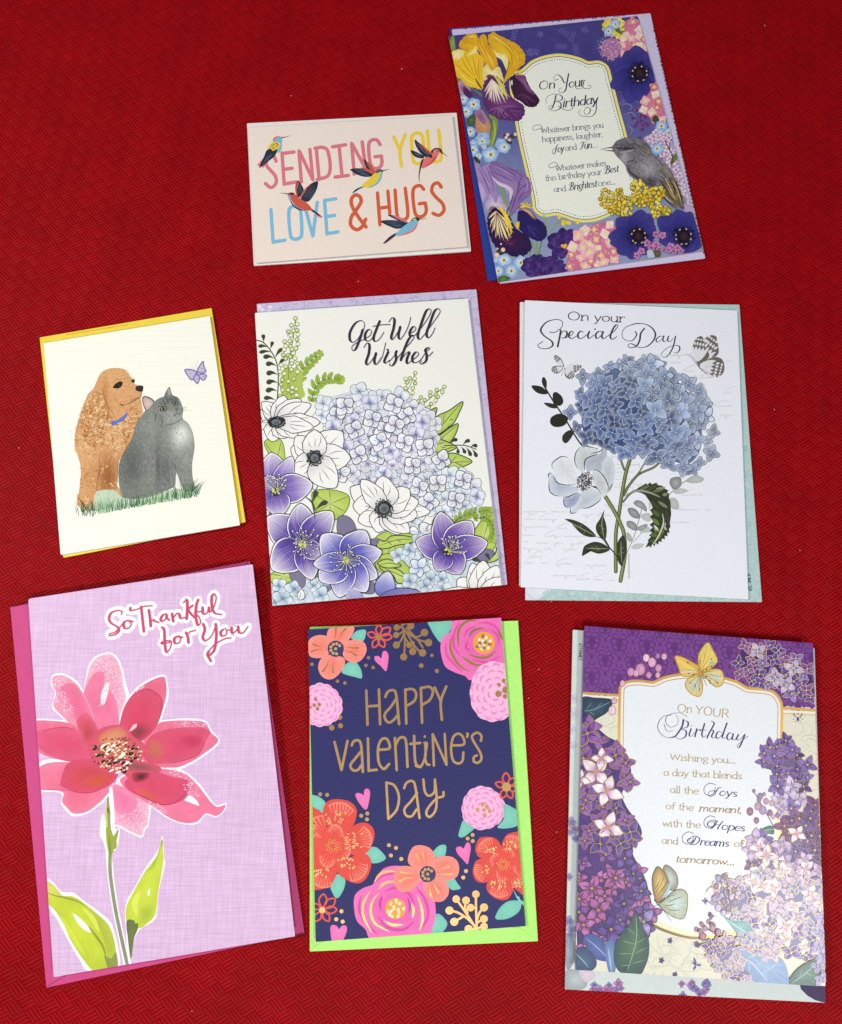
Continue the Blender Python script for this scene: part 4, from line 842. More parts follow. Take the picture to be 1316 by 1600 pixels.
with Part('blossom', 'gloss', label='cluster of yellow blossom under the bird'):
    for reg, n_ in (([(265,520),(290,430),(340,440),(400,440),(450,425),(490,490),(560,520),(570,600),(540,670),(420,670),(340,630),(290,580)], 50), ([(560,400),(610,350),(660,380),(720,430),(800,420),(850,440),(840,490),(800,530),(760,570),(640,590),(570,570)], 50), ([(720,590),(780,570),(860,590),(915,630),(860,680),(760,690),(730,640)], 20)):
        for (x, y) in pack(reg, n_, n_):
            disc((x, y), nr.uniform(19, 25), [(150, 118, 24), (126, 132, 50)][nr.randint(2)], 8); disc((x-1, y-2), nr.uniform(16, 22), [(232, 204, 46), (244, 222, 76), (206, 160, 36), (250, 236, 120)][nr.randint(4)], 8, cc=[(250, 236, 120), (240, 206, 60), (226, 190, 60)][nr.randint(3)], ry=nr.uniform(9, 18), a=nr.uniform(0, 3))
            if nr.rand() < .4: stroke([(x-8, y+8), (x, y+2), (x+8, y+8)], 4, (150, 110, 24), 'taper')
        for (x, y) in pack(reg, 10, 5): stroke([(x, y), (x+10, y+22)], 7, (100, 120, 50), 'taper', smooth=False)
pinkh('pink and yellow blossom along the bottom', [(30,940),(60,850),(150,780),(250,740),(380,740),(430,830),(400,940),(440,1060),(300,1110),(0,1160),(0,1010)], 24, 9, 58)
V(890, 220, 5.72)
danem('dark violet anemone at the lower right, left of two', (612,860), [(420,700,190),(510,680,150),(640,620,190),(720,660,170),(760,760,180),(345,860,160),(360,920,150),(430,1010,180),(540,1060,190),(680,1020,190)], 88)
danem('dark violet anemone in the lower right corner', (1015,862), [(790,690,190),(900,660,170),(800,900,150),(960,620,190),(1080,640,190),(1190,780,200),(1190,930,200),(1080,1000,200),(930,1000,180),(1140,700,170)], 96)
with Part('floret', 'gloss', label='mauve florets between the dark anemones', kind='stuff'):
    for (x, y) in [(770,840),(830,850),(690,920),(770,930),(640,990),(730,960),(800,970),(600,1030),(900,950),(960,960),(930,990),(880,980),(990,990)]: flower((x, y), 36, 5, ((120, 50, 110), (176, 104, 168), (216, 150, 196)), w=.95, a0=nr.uniform(0, 1.2), vein=.1, edge=(100, 50, 110), ew=1.6, n=5, m=4)
    blob([(690,990),(730,980),(760,1040),(700,1050)], (206, 214, 224), (180, 190, 206)); blob([(750,1000),(800,980),(810,1030),(770,1045)], (120, 110, 60), (80, 84, 50))

# ================================================================ the dog and cat card
use(cC); V(100, 560, 5.722)


DOG = [(285,220),(330,130),(400,92),(470,84),(540,98),(580,140),(615,185),(632,228),(700,250),(706,290),(688,330),(692,390),(704,450),(700,500),(660,600),(620,700),(560,810),(500,900),(485,970),(480,1060),(474,1130),(500,1170),(522,1230),(490,1245),(465,1225),(450,1178),(380,1188),(290,1192),(286,1290),(262,1340),(205,1362),(125,1320),(115,1260),(135,1180),(150,1000),(125,870),(98,800),(102,650),(130,560),(150,480),(190,380),(215,320),(265,265)]
def dogc(x, y):
    c = (216, 164, 112)
    c = mix(c, (196, 138, 82), bump_(x, y, 280, 560, 130, 170)*.8)
    c = mix(c, (158, 98, 54), bump_(x, y, 395, 1060, 90, 190)*1.0)
    c = mix(c, (232, 188, 140), bump_(x, y, 480, 680, 110, 120)*.7); c = mix(c, (228, 178, 124), bump_(x, y, 430, 140, 110, 60)*.6)
    c = mix(c, (190, 128, 70), bump_(x, y, 340, 1230, 60, 60)*.4); c = mix(c, (180, 118, 62), bump_(x, y, 370, 300, 22, 130)*.6)
    c = mix(c, (228, 182, 132), bump_(x, y, 200, 850, 80, 120)*.6); c = mix(c, (186, 124, 66), bump_(x, y, 230, 1060, 60, 130)*.35)
    c = mix(c, (176, 112, 56), bump_(x, y, 560, 800, 30, 140)*.5)
    n = nr.uniform(-7, 7); return [q+n for q in c]
with Part('spaniel', 'laid', label='golden spaniel sitting on the left'):
    field(DOG, dogc, 11)
    def fur(x, y, r):
        b = dogc(x, y); up = r.rand() < .5
        a = math.pi/2+r.uniform(-.5, .5) if y > 250 else r.uniform(-.4, .6); L = 26 if y > 300 else 20
        stroke([(x, y), (x+L*.5*math.cos(a)+3, y+L*.5*math.sin(a)), (x+L*math.cos(a), y+L*math.sin(a))], 6, mix(b, (246, 212, 170) if up else (150, 92, 44), .34), 'taper', n=2)
    scatter(DOG, 640, fur, 3)
    EAR = [(330,300),(360,420),(420,540),(430,620),(350,690),(240,680),(160,620),(130,590),(150,480),(190,390),(250,300)]
    CHEST = [(430,600),(560,500),(600,430),(690,420),(700,480),(640,640),(560,780),(480,830),(360,760),(180,850),(110,780),(110,660),(240,690),(360,700)]
    for reg, cnt, sd in ((EAR, 240, 5), (CHEST, 210, 8), (DOG, 170, 9)):
        def curl(x, y, r):
            rr = r.uniform(9, 17); a0 = r.uniform(0, 6.3); c = [(x+rr*math.cos(a0+t), y+rr*.8*math.sin(a0+t)) for t in (0, .9, 1.8, 2.7, 3.6)]
            stroke(c, r.uniform(5, 8), jit([(244, 212, 168), (164, 106, 58), (228, 184, 130), (186, 124, 70)][r.randint(4)], 8), 'taper', n=2)
        scatter(reg, cnt, (lambda x, y, r: curl(x, y, r) if y > 480 or (x < 330 and y > 300) or reg is not DOG else None), sd)
    for (x, y, a) in [(180,380,2.6),(160,440,2.8),(140,500,2.9),(130,560,3.0),(105,610,3.1),(100,680,3.2),(100,760,3.3),(105,820,3.4),(215,320,2.5)]:
        for k in range(3): stroke([(x+18, y+k*14), (x, y-6+k*14), (x-12, y+8+k*14)], 5, (206, 152, 96), 'lead')
    stroke([(345,240),(355,330),(385,430),(425,540)], 5, (150, 94, 48), 'taper'); stroke([(372,330),(400,430),(470,545)], 4, (166, 108, 60), 'taper')
    stroke([(480,545),(560,500),(620,440),(690,380)], 4, (170, 110, 60), 'taper'); stroke([(440,320),(470,380),(510,412)], 4, (178, 118, 66), 'taper')
    stroke([(505,412),(540,416),(600,395),(650,365),(688,335)], 5, (70, 50, 34), 'taper'); stroke([(500,410),(520,418),(536,414)], 11, (40, 30, 26), 'taper')
    stroke([(590,385),(640,360),(682,345)], 4, (90, 66, 44), 'taper'); stroke([(692,290),(694,340)], 4, (90, 66, 50), 'taper')
    fill([(438,262),(455,232),(490,208),(520,208),(522,235),(500,262),(470,268)], (42, 34, 30)); fill([(600,205),(608,190),(628,186),(634,208),(622,218)], (52, 40, 34)); disc((496,236), 3, (150, 130, 110), 6)
    stroke([(432,222),(470,190),(530,190)], 4, (172, 116, 64), 'taper'); stroke([(525,245),(600,262),(640,290)], 4, (178, 120, 68), 'taper')
    blob([(640,262),(655,246),(690,244),(708,250),(706,285),(690,298),(665,294),(645,284)], (58, 54, 54), (30, 28, 28)); disc((660,256), 6, (110, 108, 112), 8, 3)
    fill([(425,565),(480,550),(530,515),(560,490),(570,495),(545,540),(490,575),(435,600)], (92, 112, 196)); stroke([(440,572),(500,552),(560,500)], 4, (130, 150, 222), 'taper')
    stroke([(315,870),(322,980),(300,1090),(290,1190)], 7, (150, 92, 50), 'taper'); stroke([(478,900),(482,1000),(476,1130)], 5, (146, 92, 52), 'taper')
    for x in (175, 215, 250): stroke([(x, 1290),(x+3, 1330),(x-2, 1350)], 5, (150, 96, 52), 'taper')
CAT = [(690,520),(725,470),(770,440),(810,385),(860,352),(892,340),(908,305),(942,254),(958,295),(972,328),(1020,350),(1048,400),(1066,460),(1060,535),(1110,580),(1150,660),(1168,780),(1155,880),(1145,960),(1150,1060),(1170,1160),(1140,1192),(1085,1192),(1042,1120),(1006,1012),(1000,1080),(990,1140),(940,1172),(820,1222),(700,1252),(560,1275),(520,1230),(492,1120),(490,960),(528,850),(600,730),(640,600),(668,540)]
def catc(x, y):
    c = (128, 134, 128)
    c = mix(c, (88, 94, 88), bump_(x, y, 600, 950, 110, 220)*.8); c = mix(c, (222, 228, 220), min(1, bump_(x, y, 1055, 690, 95, 120)*1.1))
    c = mix(c, (150, 156, 150), bump_(x, y, 1100, 900, 60, 150)*.8); c = mix(c, (148, 154, 148), bump_(x, y, 770, 620, 60, 120)*.7)
    c = mix(c, (96, 100, 96), bump_(x, y, 905, 1000, 50, 150)*.7); c = mix(c, (170, 176, 170), bump_(x, y, 960, 520, 80, 50)*.8)
    c = mix(c, (92, 96, 94), bump_(x, y, 950, 370, 70, 40)*.7); c = mix(c, (74, 80, 76), bump_(x, y, 840, 960, 22, 200)*.6)
    c = mix(c, (130, 134, 128), bump_(x, y, 760, 1050, 60, 160)*.6); n = nr.uniform(-6, 6); return [q+n for q in c]
with Part('cat', 'laid', label='grey tabby cat sitting on the right'):
    fill([(700,350),(740,338),(790,362),(810,395),(775,445),(745,480),(712,430)], (70, 78, 74)); blob([(708,358),(738,348),(782,370),(800,400),(768,445),(746,466),(718,424)], (224, 196, 186), (196, 172, 162))
    field(CAT, catc, 11)
    def fur2(x, y, r):
        b = catc(x, y); a = math.atan2(1, .25)+r.uniform(-.45, .45)
        stroke([(x, y), (x+14*math.cos(a)-2, y+14*math.sin(a)), (x+26*math.cos(a), y+26*math.sin(a))], 5.5, mix(b, (226, 230, 224) if r.rand() < .5 else (52, 58, 54), .24), 'taper', n=2)
    scatter(CAT, 760, fur2, 11)
    stroke([(1006,1012),(985,930)], 5, (60, 64, 62), 'taper')
    fill([(1004,1030),(1018,1080),(1042,1165),(1010,1150),(1000,1100)], (238, 240, 230))
    fill([(930,280),(944,275),(954,310),(946,330),(930,320)], (176, 160, 156))
    for p in [[(880,375),(900,395),(905,420)],[(905,362),(930,385),(935,410)],[(940,350),(960,370),(975,372)],[(840,430),(870,425),(900,432)],[(850,400),(880,405),(915,425)],[(985,340),(1000,365),(1015,375)],[(810,470),(820,520),(810,570)],[(860,500),(880,560),(870,610)]]: stroke(p, 6, (62, 66, 64), 'taper')
    for (x, y, rx, ry, a) in ((890,452,34,22,-.3), (995,400,28,22,.3)): disc((x, y), rx, (48, 52, 50), 12, ry, a); disc((x, y), rx*.7, (142, 148, 128), 12, ry*.7, a); disc((x, y), rx*.3, (24, 24, 24), 8, ry*.62, a)
    fill([(990,452),(1012,444),(1022,456),(1008,468)], (120, 100, 100)); stroke([(1008,468),(1012,488),(990,510),(965,522)], 5, (50, 54, 52), 'taper'); stroke([(1012,488),(1040,498),(1050,480)], 5, (50, 54, 52), 'taper')
    for p in [[(1050,470),(1100,462),(1155,466)],[(1052,455),(1085,432),(1102,410)],[(1055,462),(1085,446),(1112,432)],[(940,500),(900,520),(850,545)],[(950,510),(915,535),(880,560)]]: stroke(p, 2.5, (96, 98, 94), 'lead')
    stroke([(905,600),(960,590),(1030,560),(1062,530)], 7, (92, 98, 94), 'taper')
with Part('grass', 'laid', label='painted green grass under the dog and cat', kind='stuff'):
    field([(285,1200),(450,1180),(530,1245),(700,1255),(860,1215),(1000,1165),(1100,1195),(1190,1200),(1180,1225),(1000,1265),(860,1290),(700,1315),(560,1335),(420,1372),(290,1375)], lambda x, y: mix((178, 206, 172), (205, 222, 198), nr.rand()), 14)
    for i in range(300):
        t = nr.rand(); x = 110+t*1100; y0 = 1400-max(0, (x-180))*.175+nr.uniform(-28, 18)
        if x < 280: y0 = 1340+nr.uniform(10, 80)
        L = nr.uniform(45, 115)*(1.25 if x > 1050 else .95); lean = nr.uniform(-.35, .3)+(.45 if x > 1100 else 0)-(.25 if x < 200 else 0)
        c = jit([(64, 110, 76), (92, 142, 98), (44, 84, 62), (128, 170, 124)][nr.randint(4)], 8)
        stroke([(x, y0), (x+lean*L*.35, y0-L*.6), (x+lean*L, y0-L)], 6, c, 'lead', n=3)
    for p in [[(205,1365),(160,1290),(95,1225)],[(200,1345),(150,1270),(100,1195)],[(240,1385),(200,1320),(150,1260)],[(1140,1200),(1190,1140),(1250,1090)],[(1130,1180),(1170,1120),(1205,1070)]]: stroke(p, 5, (60, 76, 56), 'lead')
with Part('butterfly', 'laid', label='small violet butterfly at the upper right'):
    for w_ in [[(1080,110),(1090,98),(1130,98),(1170,110),(1185,130),(1160,180),(1135,190),(1105,150)], [(1190,115),(1205,80),(1230,40),(1246,28),(1252,70),(1270,115),(1250,130),(1210,130)], [(1160,185),(1180,140),(1205,150),(1210,190),(1195,225),(1175,210)], [(1205,150),(1240,140),(1272,150),(1270,170),(1250,195),(1222,180)]]:
        blob(w_, (226, 210, 206), (176, 168, 210), edge=(112, 116, 184), ew=10, rings=3)
        c = np.array(w_).mean(0); stroke([c-(10, 8), c+(10, 10)], 6, (190, 110, 110), 'taper'); stroke([c-(12, -4), c+(16, -4)], 4, (130, 120, 180), 'taper')
    stroke([(1195,120),(1188,160)], 12, (120, 130, 190), 'taper'); stroke([(1175,112),(1150,75),(1125,70)], 2.5, (150, 150, 190)); stroke([(1183,92),(1182,50),(1195,25)], 2.5, (150, 150, 190))
with Part('speck', 'laid', kind='stuff'):
    disc((55,655), 5, (190, 190, 180), 6); V(50, 470, 3.76); disc((225,770), 4, (170, 172, 165), 6); disc((148,238), 3, (185, 185, 178), 6)

# ================================================================ the get well card
use(cD); INK = (46, 46, 52)
LG, LG2, DKL = (176, 204, 84), (206, 222, 130), (62, 64, 58)
V(390, 450, 6.267)
def drop(a, b, w=30, c=DKL, glow=True):
    if glow: stroke([(a[0]-3, a[1]-4), ((a[0]+b[0])/2-3, (a[1]+b[1])/2-w*.35-4), (b[0]-3, b[1]-4)], w*1.0, (206, 220, 120), 'drop')
    stroke([a, ((a[0]+b[0])/2, (a[1]+b[1])/2-w*.35), b], w*1.05, c, 'drop')
with Part('leaf_sprig', 'matte', label='black fern-like sprig down the left edge'):
    stroke([(70,510),(130,530),(190,590),(250,690),(275,780),(282,900),(275,1050),(262,1230)], 11, DKL, n=8)
    for a, b, w_ in [((140,530),(132,455),40), ((205,600),(232,525),34), ((245,690),(322,590),34), ((190,585),(85,572),34), ((225,630),(95,632),34), ((245,690),(135,680),44), ((268,765),(160,748),46), ((280,850),(165,840),48), ((282,930),(165,930),48), ((275,1010),(160,1010),48), ((258,1100),(140,1080),40), ((280,760),(340,700),34)]: drop(a, b, w_)
def beads(label, stem, pts, R=19, tw=((200, 214, 130), (232, 238, 190), (168, 190, 80))):
    with Part('bud_spray', 'matte', label=label):
        for s_ in stem: stroke(s_, 7, (110, 128, 60))
        for p in pts: stroke([p, (p[0]-8, p[1]+45)], 4, (110, 128, 60))
        for p in pts:
            disc(p, R+4, (88, 104, 48), 12); disc(p, R, tw[nr.randint(3)], 12, cc=(246, 248, 216)); stroke([(p[0]-R*.7, p[1]+R*.5), (p[0], p[1]+R*.9), (p[0]+R*.7, p[1]+R*.5)], 4, (110, 134, 50), 'taper')
def plume(label, mid, n_, L, w_, c=LG, side=(-1, 1), c2=(70, 86, 40)):
    with Part('fern_leaf', 'matte', label=label):
        q = cr(np.array(mid, float), 12); idx = np.linspace(0, len(q)-1, n_).astype(int)
        for k, i in enumerate(idx):
            j = min(i+1, len(q)-1); d = q[j]-q[max(j-2, 0)]; d = d/np.hypot(*d); s_ = k/(n_-1)
            for sd in side:
                n2 = np.array([-d[1], d[0]])*sd; e = q[i]+(n2*.75+d*.75)*L*(1-.55*s_**2)*(.6+.4*min(1, s_*4))
                petal(q[i], e, w_, (150, 180, 60), c, None, 'round', edge=(112, 134, 56), ew=3.5, vein=.06); stroke([q[i], (q[i]+e)/2+d*2, e-(e-q[i])*.12], 4, c2, 'taper')
        e = q[-1]+(q[-1]-q[-3])/np.hypot(*(q[-1]-q[-3]))*L*.5; petal(q[-1], e, w_, (150, 180, 60), c, None, 'round', vein=.05)
        stroke(mid, 6, c2, 'lead')
plume('upper green fern leaf', [(430,1060),(470,920),(520,800),(600,720),(680,650)], 9, 100, 42)
plume('lower green fern leaf arching right', [(610,1110),(630,1010),(680,930),(760,890),(850,890),(890,900)], 9, 95, 42)
with Part('fern_leaf', 'matte', label='green wash behind the bud spray'):
    fill([(330,800),(420,780),(520,820),(520,960),(540,1060),(440,1090),(330,1060),(300,960)], (176, 200, 92))
beads('tall spray of pale green buds', [[(450,320),(430,480),(400,640),(380,820),(400,1040)]], [(450,298),(410,365),(468,355),(380,428),(465,415),(430,420),(405,465),(475,455),(465,505),(395,520),(345,525),(475,550),(400,570),(455,592),(355,570),(415,600),(340,605),(430,640),(330,655),(380,660),(400,675),(445,690),(355,690),(470,740),(412,740),(310,755),(355,770),(300,820),(340,840),(410,800),(470,822),(435,890),(380,915),(320,900),(310,945),(420,975),(460,990),(380,1000),(325,1000),(462,1050),(415,1020),(300,1060)])
V(590, 450, 6.267)
beads('short spray of pale green buds above the hydrangea', [[(370,830),(330,930),(280,1030)]], [(370,832),(275,890),(320,885),(365,888),(290,925),(368,932),(218,978),(275,980),(345,982),(230,1018),(290,1025),(345,1028),(322,1062)], 18)
beads('spray of pale green buds leaning right', [[(650,970),(540,1060),(400,1170),(350,1160)]], [(655,968),(580,998),(635,1018),(518,1020),(570,1045),(425,1072),(590,1065),(515,1055),(465,1098),(570,1102),(400,1110),(370,1135),(440,1135),(525,1135),(400,1168),(460,1185),(335,1155),(500,1170),(420,1195)], 18)
def inkleaf(label, pts, veins, c=LG, c2=LG2, ew=10):
    with Part('leaf', 'matte', label=label):
        blob(pts, c2, c, rings=4, noise=.06, edge=DKL, ew=ew)
        for v in veins: stroke(v, 7, DKL, 'taper')
inkleaf('green leaf tip behind the hydrangea', [(430,1280),(500,1210),(582,1172),(565,1260),(600,1250),(530,1340),(450,1330)], [[(440,1290),(520,1250),(575,1180)]])
inkleaf('large pointed green leaf at upper right', [(520,1480),(515,1400),(540,1310),(600,1245),(700,1200),(835,1112),(800,1220),(740,1330),(650,1400),(560,1460)], [[(525,1475),(620,1360),(720,1240),(830,1118)],[(645,1330),(655,1230)],[(700,1290),(745,1290)],[(600,1390),(570,1300)],[(720,1330),(660,1400)]])
inkleaf('second pointed green leaf at right', [(500,1560),(560,1480),(640,1420),(720,1360),(790,1330),(770,1420),(720,1500),(660,1550),(560,1567)], [[(505,1555),(640,1460),(785,1335)],[(640,1460),(640,1540)],[(600,1420),(580,1480)]])
V(590, 690, 6.152)
inkleaf('broad green leaf pointing right', [(560,210),(600,150),(700,110),(800,130),(910,190),(830,240),(740,285),(600,290),(560,250)], [[(570,208),(700,200),(900,190)],[(700,200),(760,140)],[(740,198),(830,240)],[(640,205),(600,160)],[(640,210),(720,270)]])
inkleaf('narrow green leaf under the broad one', [(450,340),(500,295),(620,290),(765,305),(700,340),(600,355),(500,352)], [[(460,338),(600,315),(760,307)]]); inkleaf('small green leaves above the broad one', [(490,50),(560,-20),(640,-10),(760,50),(700,90),(600,120),(570,100)], [[(500,40),(600,20),(650,0)],[(580,110),(700,60),(760,55)],[(600,50),(660,60)]])
with Part('leaf_sprig', 'matte', label='black sprig with drop leaves at the right'):
    stroke([(640,40),(780,35),(850,40),(910,60),(950,75)], 9, DKL)
    for a, b, w_ in [((700,20),(770,-20),36),((820,30),(890,-10),36),((890,55),(960,45),36),((770,50),(775,115),34),((800,50),(845,115),34),((850,55),(900,140),36),((905,70),(955,150),36)]: drop(a, b, w_, glow=False)
V()
# hydrangea
HB = [(505,625),(530,617),(560,610),(600,612),(640,620),(660,640),(680,660),(684,690),(680,715),(690,740),(720,742),(745,760),(750,790),(740,800),(700,805),(660,800),(640,830),(600,830),(560,760),(520,680),(500,650)]
with Part('hydrangea', 'wash', label='pale blue-violet hydrangea in the middle of the card') as HD:
    def hb(x, y):
        c = mix((214, 222, 234), (190, 180, 214), bump_(x, y, 600, 690, 70, 50)); c = mix(c, (150, 160, 200), .6*bump_(x, y, 560, 720, 30, 40)); c = mix(c, (206, 224, 222), .7*bump_(x, y, 650, 760, 50, 30)); return mix(c, (196, 160, 196), .5*bump_(x, y, 660, 825, 30, 22))
    field(HB, hb, 5)
FLS = [(540,635,1),(582,655,1),(616,632,1),(553,658,0),(555,672,0),(594,690,1),(618,665,1),(632,692,1),(660,660,0),(650,680,0),(560,712,1),(590,712,0),(610,705,0),(645,728,1),(600,740,0),(664,700,0),(655,762,0),(684,755,0),(724,750,1),(670,785,1),(712,782,1),(745,776,0),(690,720,0),(525,650,0),(520,668,0),(636,650,0),(578,630,0),(540,700,0),(532,740,0),(668,832,0),(645,840,0),(600,672,0)]
for (x, y) in pack(HB, 104, 3):
    with Part('floret', 'wash', parent=HD.obj):
        vio = bump_(x, y, 605, 700, 60, 50); cc = mix((160, 182, 210), (158, 138, 190), vio); pl = mix((240, 246, 246), (240, 234, 244), vio)
        flower((x, y), nr.uniform(13, 16), 4, (cc, mix(cc, pl, .75), pl), w=1.05, a0=nr.uniform(0, 1.5), edge=(98, 100, 130), ew=.65, vein=.07, n=5, m=4, rim=(238, 242, 246))
        for i in range(6): stroke([(x, y), (x+6*math.cos(i*1.05), y+6*math.sin(i*1.05))], .6, mix(cc, (60, 60, 120), .6), 'lead', smooth=False)
for (x, y, o) in sorted(FLS, key=lambda f: f[2]):
    o = o or nr.rand() < .5
    with Part('floret', 'wash', parent=HD.obj):
        c0 = [(150,150,206),(140,158,206),(176,140,190)][nr.randint(3)]; a0 = nr.uniform(0, 1.5)
        if o: flower((x, y), 16.5, 4, (c0, (240, 242, 248), (236, 240, 246)), w=1.0, a0=a0, shape='round', edge=(52, 54, 74), ew=1.05, vein=.04, n=7, m=5, pw=.7)
        else: flower((x, y), 15, 4, ((104, 116, 180), (206, 212, 236), (232, 234, 244)), w=1.05, a0=a0, vein=.06, n=6, m=5, edge=(120, 122, 160), ew=.5)
        if o:
            for i in range(4):
                a = a0+i*math.pi/2
                for s_ in (-.18, .18): stroke([(x+5*math.cos(a+s_), y+5*math.sin(a+s_)), (x+11*math.cos(a+s_*1.5), y+11*math.sin(a+s_*1.5))], .6, (96, 96, 120), 'taper', smooth=False)
        for i in range(5): stroke([(x, y), (x+4*math.cos(i*1.26+a0), y+4*math.sin(i*1.26+a0))], .8, (60, 64, 130), 'lead', smooth=False)
        disc((x, y), 1.9, (90, 88, 130), 8, cc=(170, 166, 196))
V()
with Part('wash_background', 'wash', label='pale blue watercolour wash behind the lower flowers'):
    field([(424,880),(500,905),(590,850),(620,840),(700,830),(770,870),(783,914),(600,932),(426,946)], lambda x, y: mix((222, 234, 236), (196, 210, 226), nr.rand()*.8), 5)
for (x, y) in pack([(610,850),(650,830),(690,850),(730,890),(740,915),(640,925),(600,925),(600,890)], 14, 8)+pack([(430,915),(500,905),(525,930),(500,936),(430,944)], 8, 9):
    with Part('floret', 'wash'):
        flower((x, y), 14, 4, ((140, 176, 206), (206, 224, 234), (232, 242, 244)), w=1.05, a0=nr.uniform(0, 1.5), edge=(120, 136, 160), ew=.5, vein=.05, n=5, m=4)
        for i in range(6): stroke([(x, y), (x+5*math.cos(i*1.05), y+5*math.sin(i*1.05))], .6, (84, 104, 150), 'lead', smooth=False)
# green background strips
for nm, p in [('green leaves at the left edge', [(413,690),(440,688),(446,730),(440,760),(425,720)]), ('green leaves between the violet flowers', [(488,770),(515,765),(545,775),(540,800),(515,815),(495,800)]), ('green leaves below the left violet flower', [(424,897),(455,885),(460,905),(430,915)]), ('green leaf blades in the middle', [(585,845),(610,830),(655,840),(620,860),(600,875)]), ('green leaf blades low in the middle', [(590,870),(620,868),(650,905),(620,905),(590,890)]), ('green fern at the right edge', [(738,835),(768,800),(775,850),(760,862),(740,850)])]:
    with Part('leaf', 'matte', label=nm):
        blob(p, LG2, LG, rings=3, edge=DKL, ew=1.0, noise=.08); c = np.array(p, float).mean(0)
        for q in p[::1]: stroke([c, q], .9, DKL, 'taper', smooth=False)
V(590, 690, 6.152)
plume('green fern leaf at the right above the violet flower', [(720,790),(800,730),(900,690),(1010,670),(1080,660)], 10, 70, 32); plume('green fern leaf curling down at the right edge', [(930,740),(1040,740),(1100,800),(1110,880),(1080,950)], 9, 60, 28)
inkleaf('striped green leaf in the middle', [(0,940),(70,960),(130,910),(250,905),(380,940),(300,980),(180,1000),(90,1030),(0,1020)], [[(20,1000),(200,945),(370,940)],[(100,960),(140,1000)],[(180,940),(230,970)]])
inkleaf('green leaf low in the middle', [(20,1200),(100,1210),(200,1230),(290,1300),(370,1360),(250,1362),(190,1360),(150,1290),(60,1250)], [[(40,1210),(180,1270),(360,1358)]])
inkleaf('small green leaves low in the middle', [(0,1170),(80,1130),(160,1150),(230,1195),(150,1215),(60,1210)], [[(10,1185),(120,1170),(225,1195)]])
inkleaf('dark-edged leaf beside the grey petal', [(1050,1160),(1130,1080),(1150,1010),(1175,1100),(1130,1150)], [])
V()
with Part('shadow_petal', 'matte', label='flat grey-violet silhouette petals behind the violet flowers', kind='stuff'):
    for p in [[(462,718),(476,713),(477,730),(468,750),(456,752)],[(528,810),(540,806),(552,815),(556,832),(540,845),(528,835)],[(452,890),(468,880),(478,905),(474,918),(462,915),(455,905)],[(573,845),(592,842),(588,852),(575,852)],[(545,915),(570,905),(585,912),(583,928),(560,925)],[(484,880),(498,885),(498,902),(482,898)],[(676,815),(684,808),(690,845),(684,850),(675,835)],[(738,872),(755,858),(772,862),(765,875),(745,878)],[(420,820),(440,855),(445,850),(425,800)],[(505,918),(520,915),(512,925)]]:
        fill(p, (126, 120, 150), edge=(70, 70, 84), ew=.8)
def floretl(x, y, R, a0, c0=(120, 160, 196), c1=(232, 242, 246), k=4, edge=(110, 120, 140), shape='round'):
    with Part('floret', 'wash'):
        flower((x, y), R, k, (c0, c1), w=1.0, a0=a0, edge=edge, ew=.7, vein=.05, pw=.55, shape=shape)
        for i in range(8): stroke([(x, y), (x+R*.45*math.cos(i*.785+a0), y+R*.45*math.sin(i*.785+a0))], .6, (90, 110, 150), 'lead', smooth=False)
        disc((x, y), 1.6, (120, 140, 170), 8)
for a in [(442,935,17,.3),(436,915,13,.9),(460,920,14,.2),(471,928,9,1.2),(501,930,15,.5),(490,915,11,.1),(655,890,18,.75),(622,868,13,.3),(640,860,13,1.1),(672,905,16,.2),(640,908,14,.9),(665,915,12,.4),(655,845,14,.6),(675,870,13,.2),(690,905,12,.3)]: floretl(*a)
with Part('floret', 'wash', label='white outlined floret low in the middle'):
    flower((655, 887), 17, 5, ((176, 196, 230), (240, 246, 250)), w=.8, a0=.2, shape='round', edge=(60, 66, 84), ew=.9, vein=.03)
def anemone(label, c, pets, tilt=0, cr0=7.5, sq=1.0, body=(246, 246, 242), sh=(206, 206, 202)):
    with Part('anemone', 'matte', label=label):
        for (x, y, w_, bend) in pets:
            petal(c, (x, y), w_*1.18, sh, (248, 248, 245), body, 'round', edge=(36, 36, 40), ew=1.15, n=9, m=6, vein=.015, bend=bend, wob=.07)
            d = np.array([x-c[0], y-c[1]], float); n_ = np.array([-d[1], d[0]])/np.hypot(*d)
            for k in (-.28, .02, .3):
                s0 = .34+nr.uniform(0, .06); s1 = nr.uniform(.6, .86); stroke([c+d*s0+n_*w_*k*.5, c+d*(s0+s1)/2+n_*w_*k*.95, c+d*s1+n_*w_*k*1.0], .95, (62, 62, 66), 'taper')
        for i in range(52):
            a = i*.1208; R = cr0*nr.uniform(1.25, 1.8); x, y = c[0]+R*math.cos(a), c[1]+R*math.sin(a)*sq; stroke([c, (x, y)], .6, (40, 40, 44), smooth=False); disc((x, y), 1.15, (30, 30, 34), 6)
        disc(c, cr0*1.12, (26, 28, 32), 16, cr0*sq*1.12); disc(c, cr0*.9, (94, 102, 110), 16, cr0*sq*.9, cc=(142, 150, 156)); disc((c[0]+.5, c[1]+1), cr0*.5, (84, 92, 100), 12, cr0*.5*sq)
anemone('white line-drawn anemone at the left edge', (432,660), [(408,640,22,0),(402,668,14,0),(425,690,26,.05),(448,684,30,-.1),(465,700-18,22,0),(410,628,22,.1),(444,618,28,.05),(470,624,28,0),(486,632,24,-.05),(500,660,24,0),(490,668,22,0)], 0, 8.5, .6)
anemone('white line-drawn anemone left of the hydrangea', (492,716), [(455,700,34,.05),(462,682,30,0),(458,740,36,-.1),(492,766,16,0),(510,680,36,.05),(535,675,40,0),(548,716,38,0),(525,762,40,.05),(492,672,32,0)], 0, 7.5, 1)
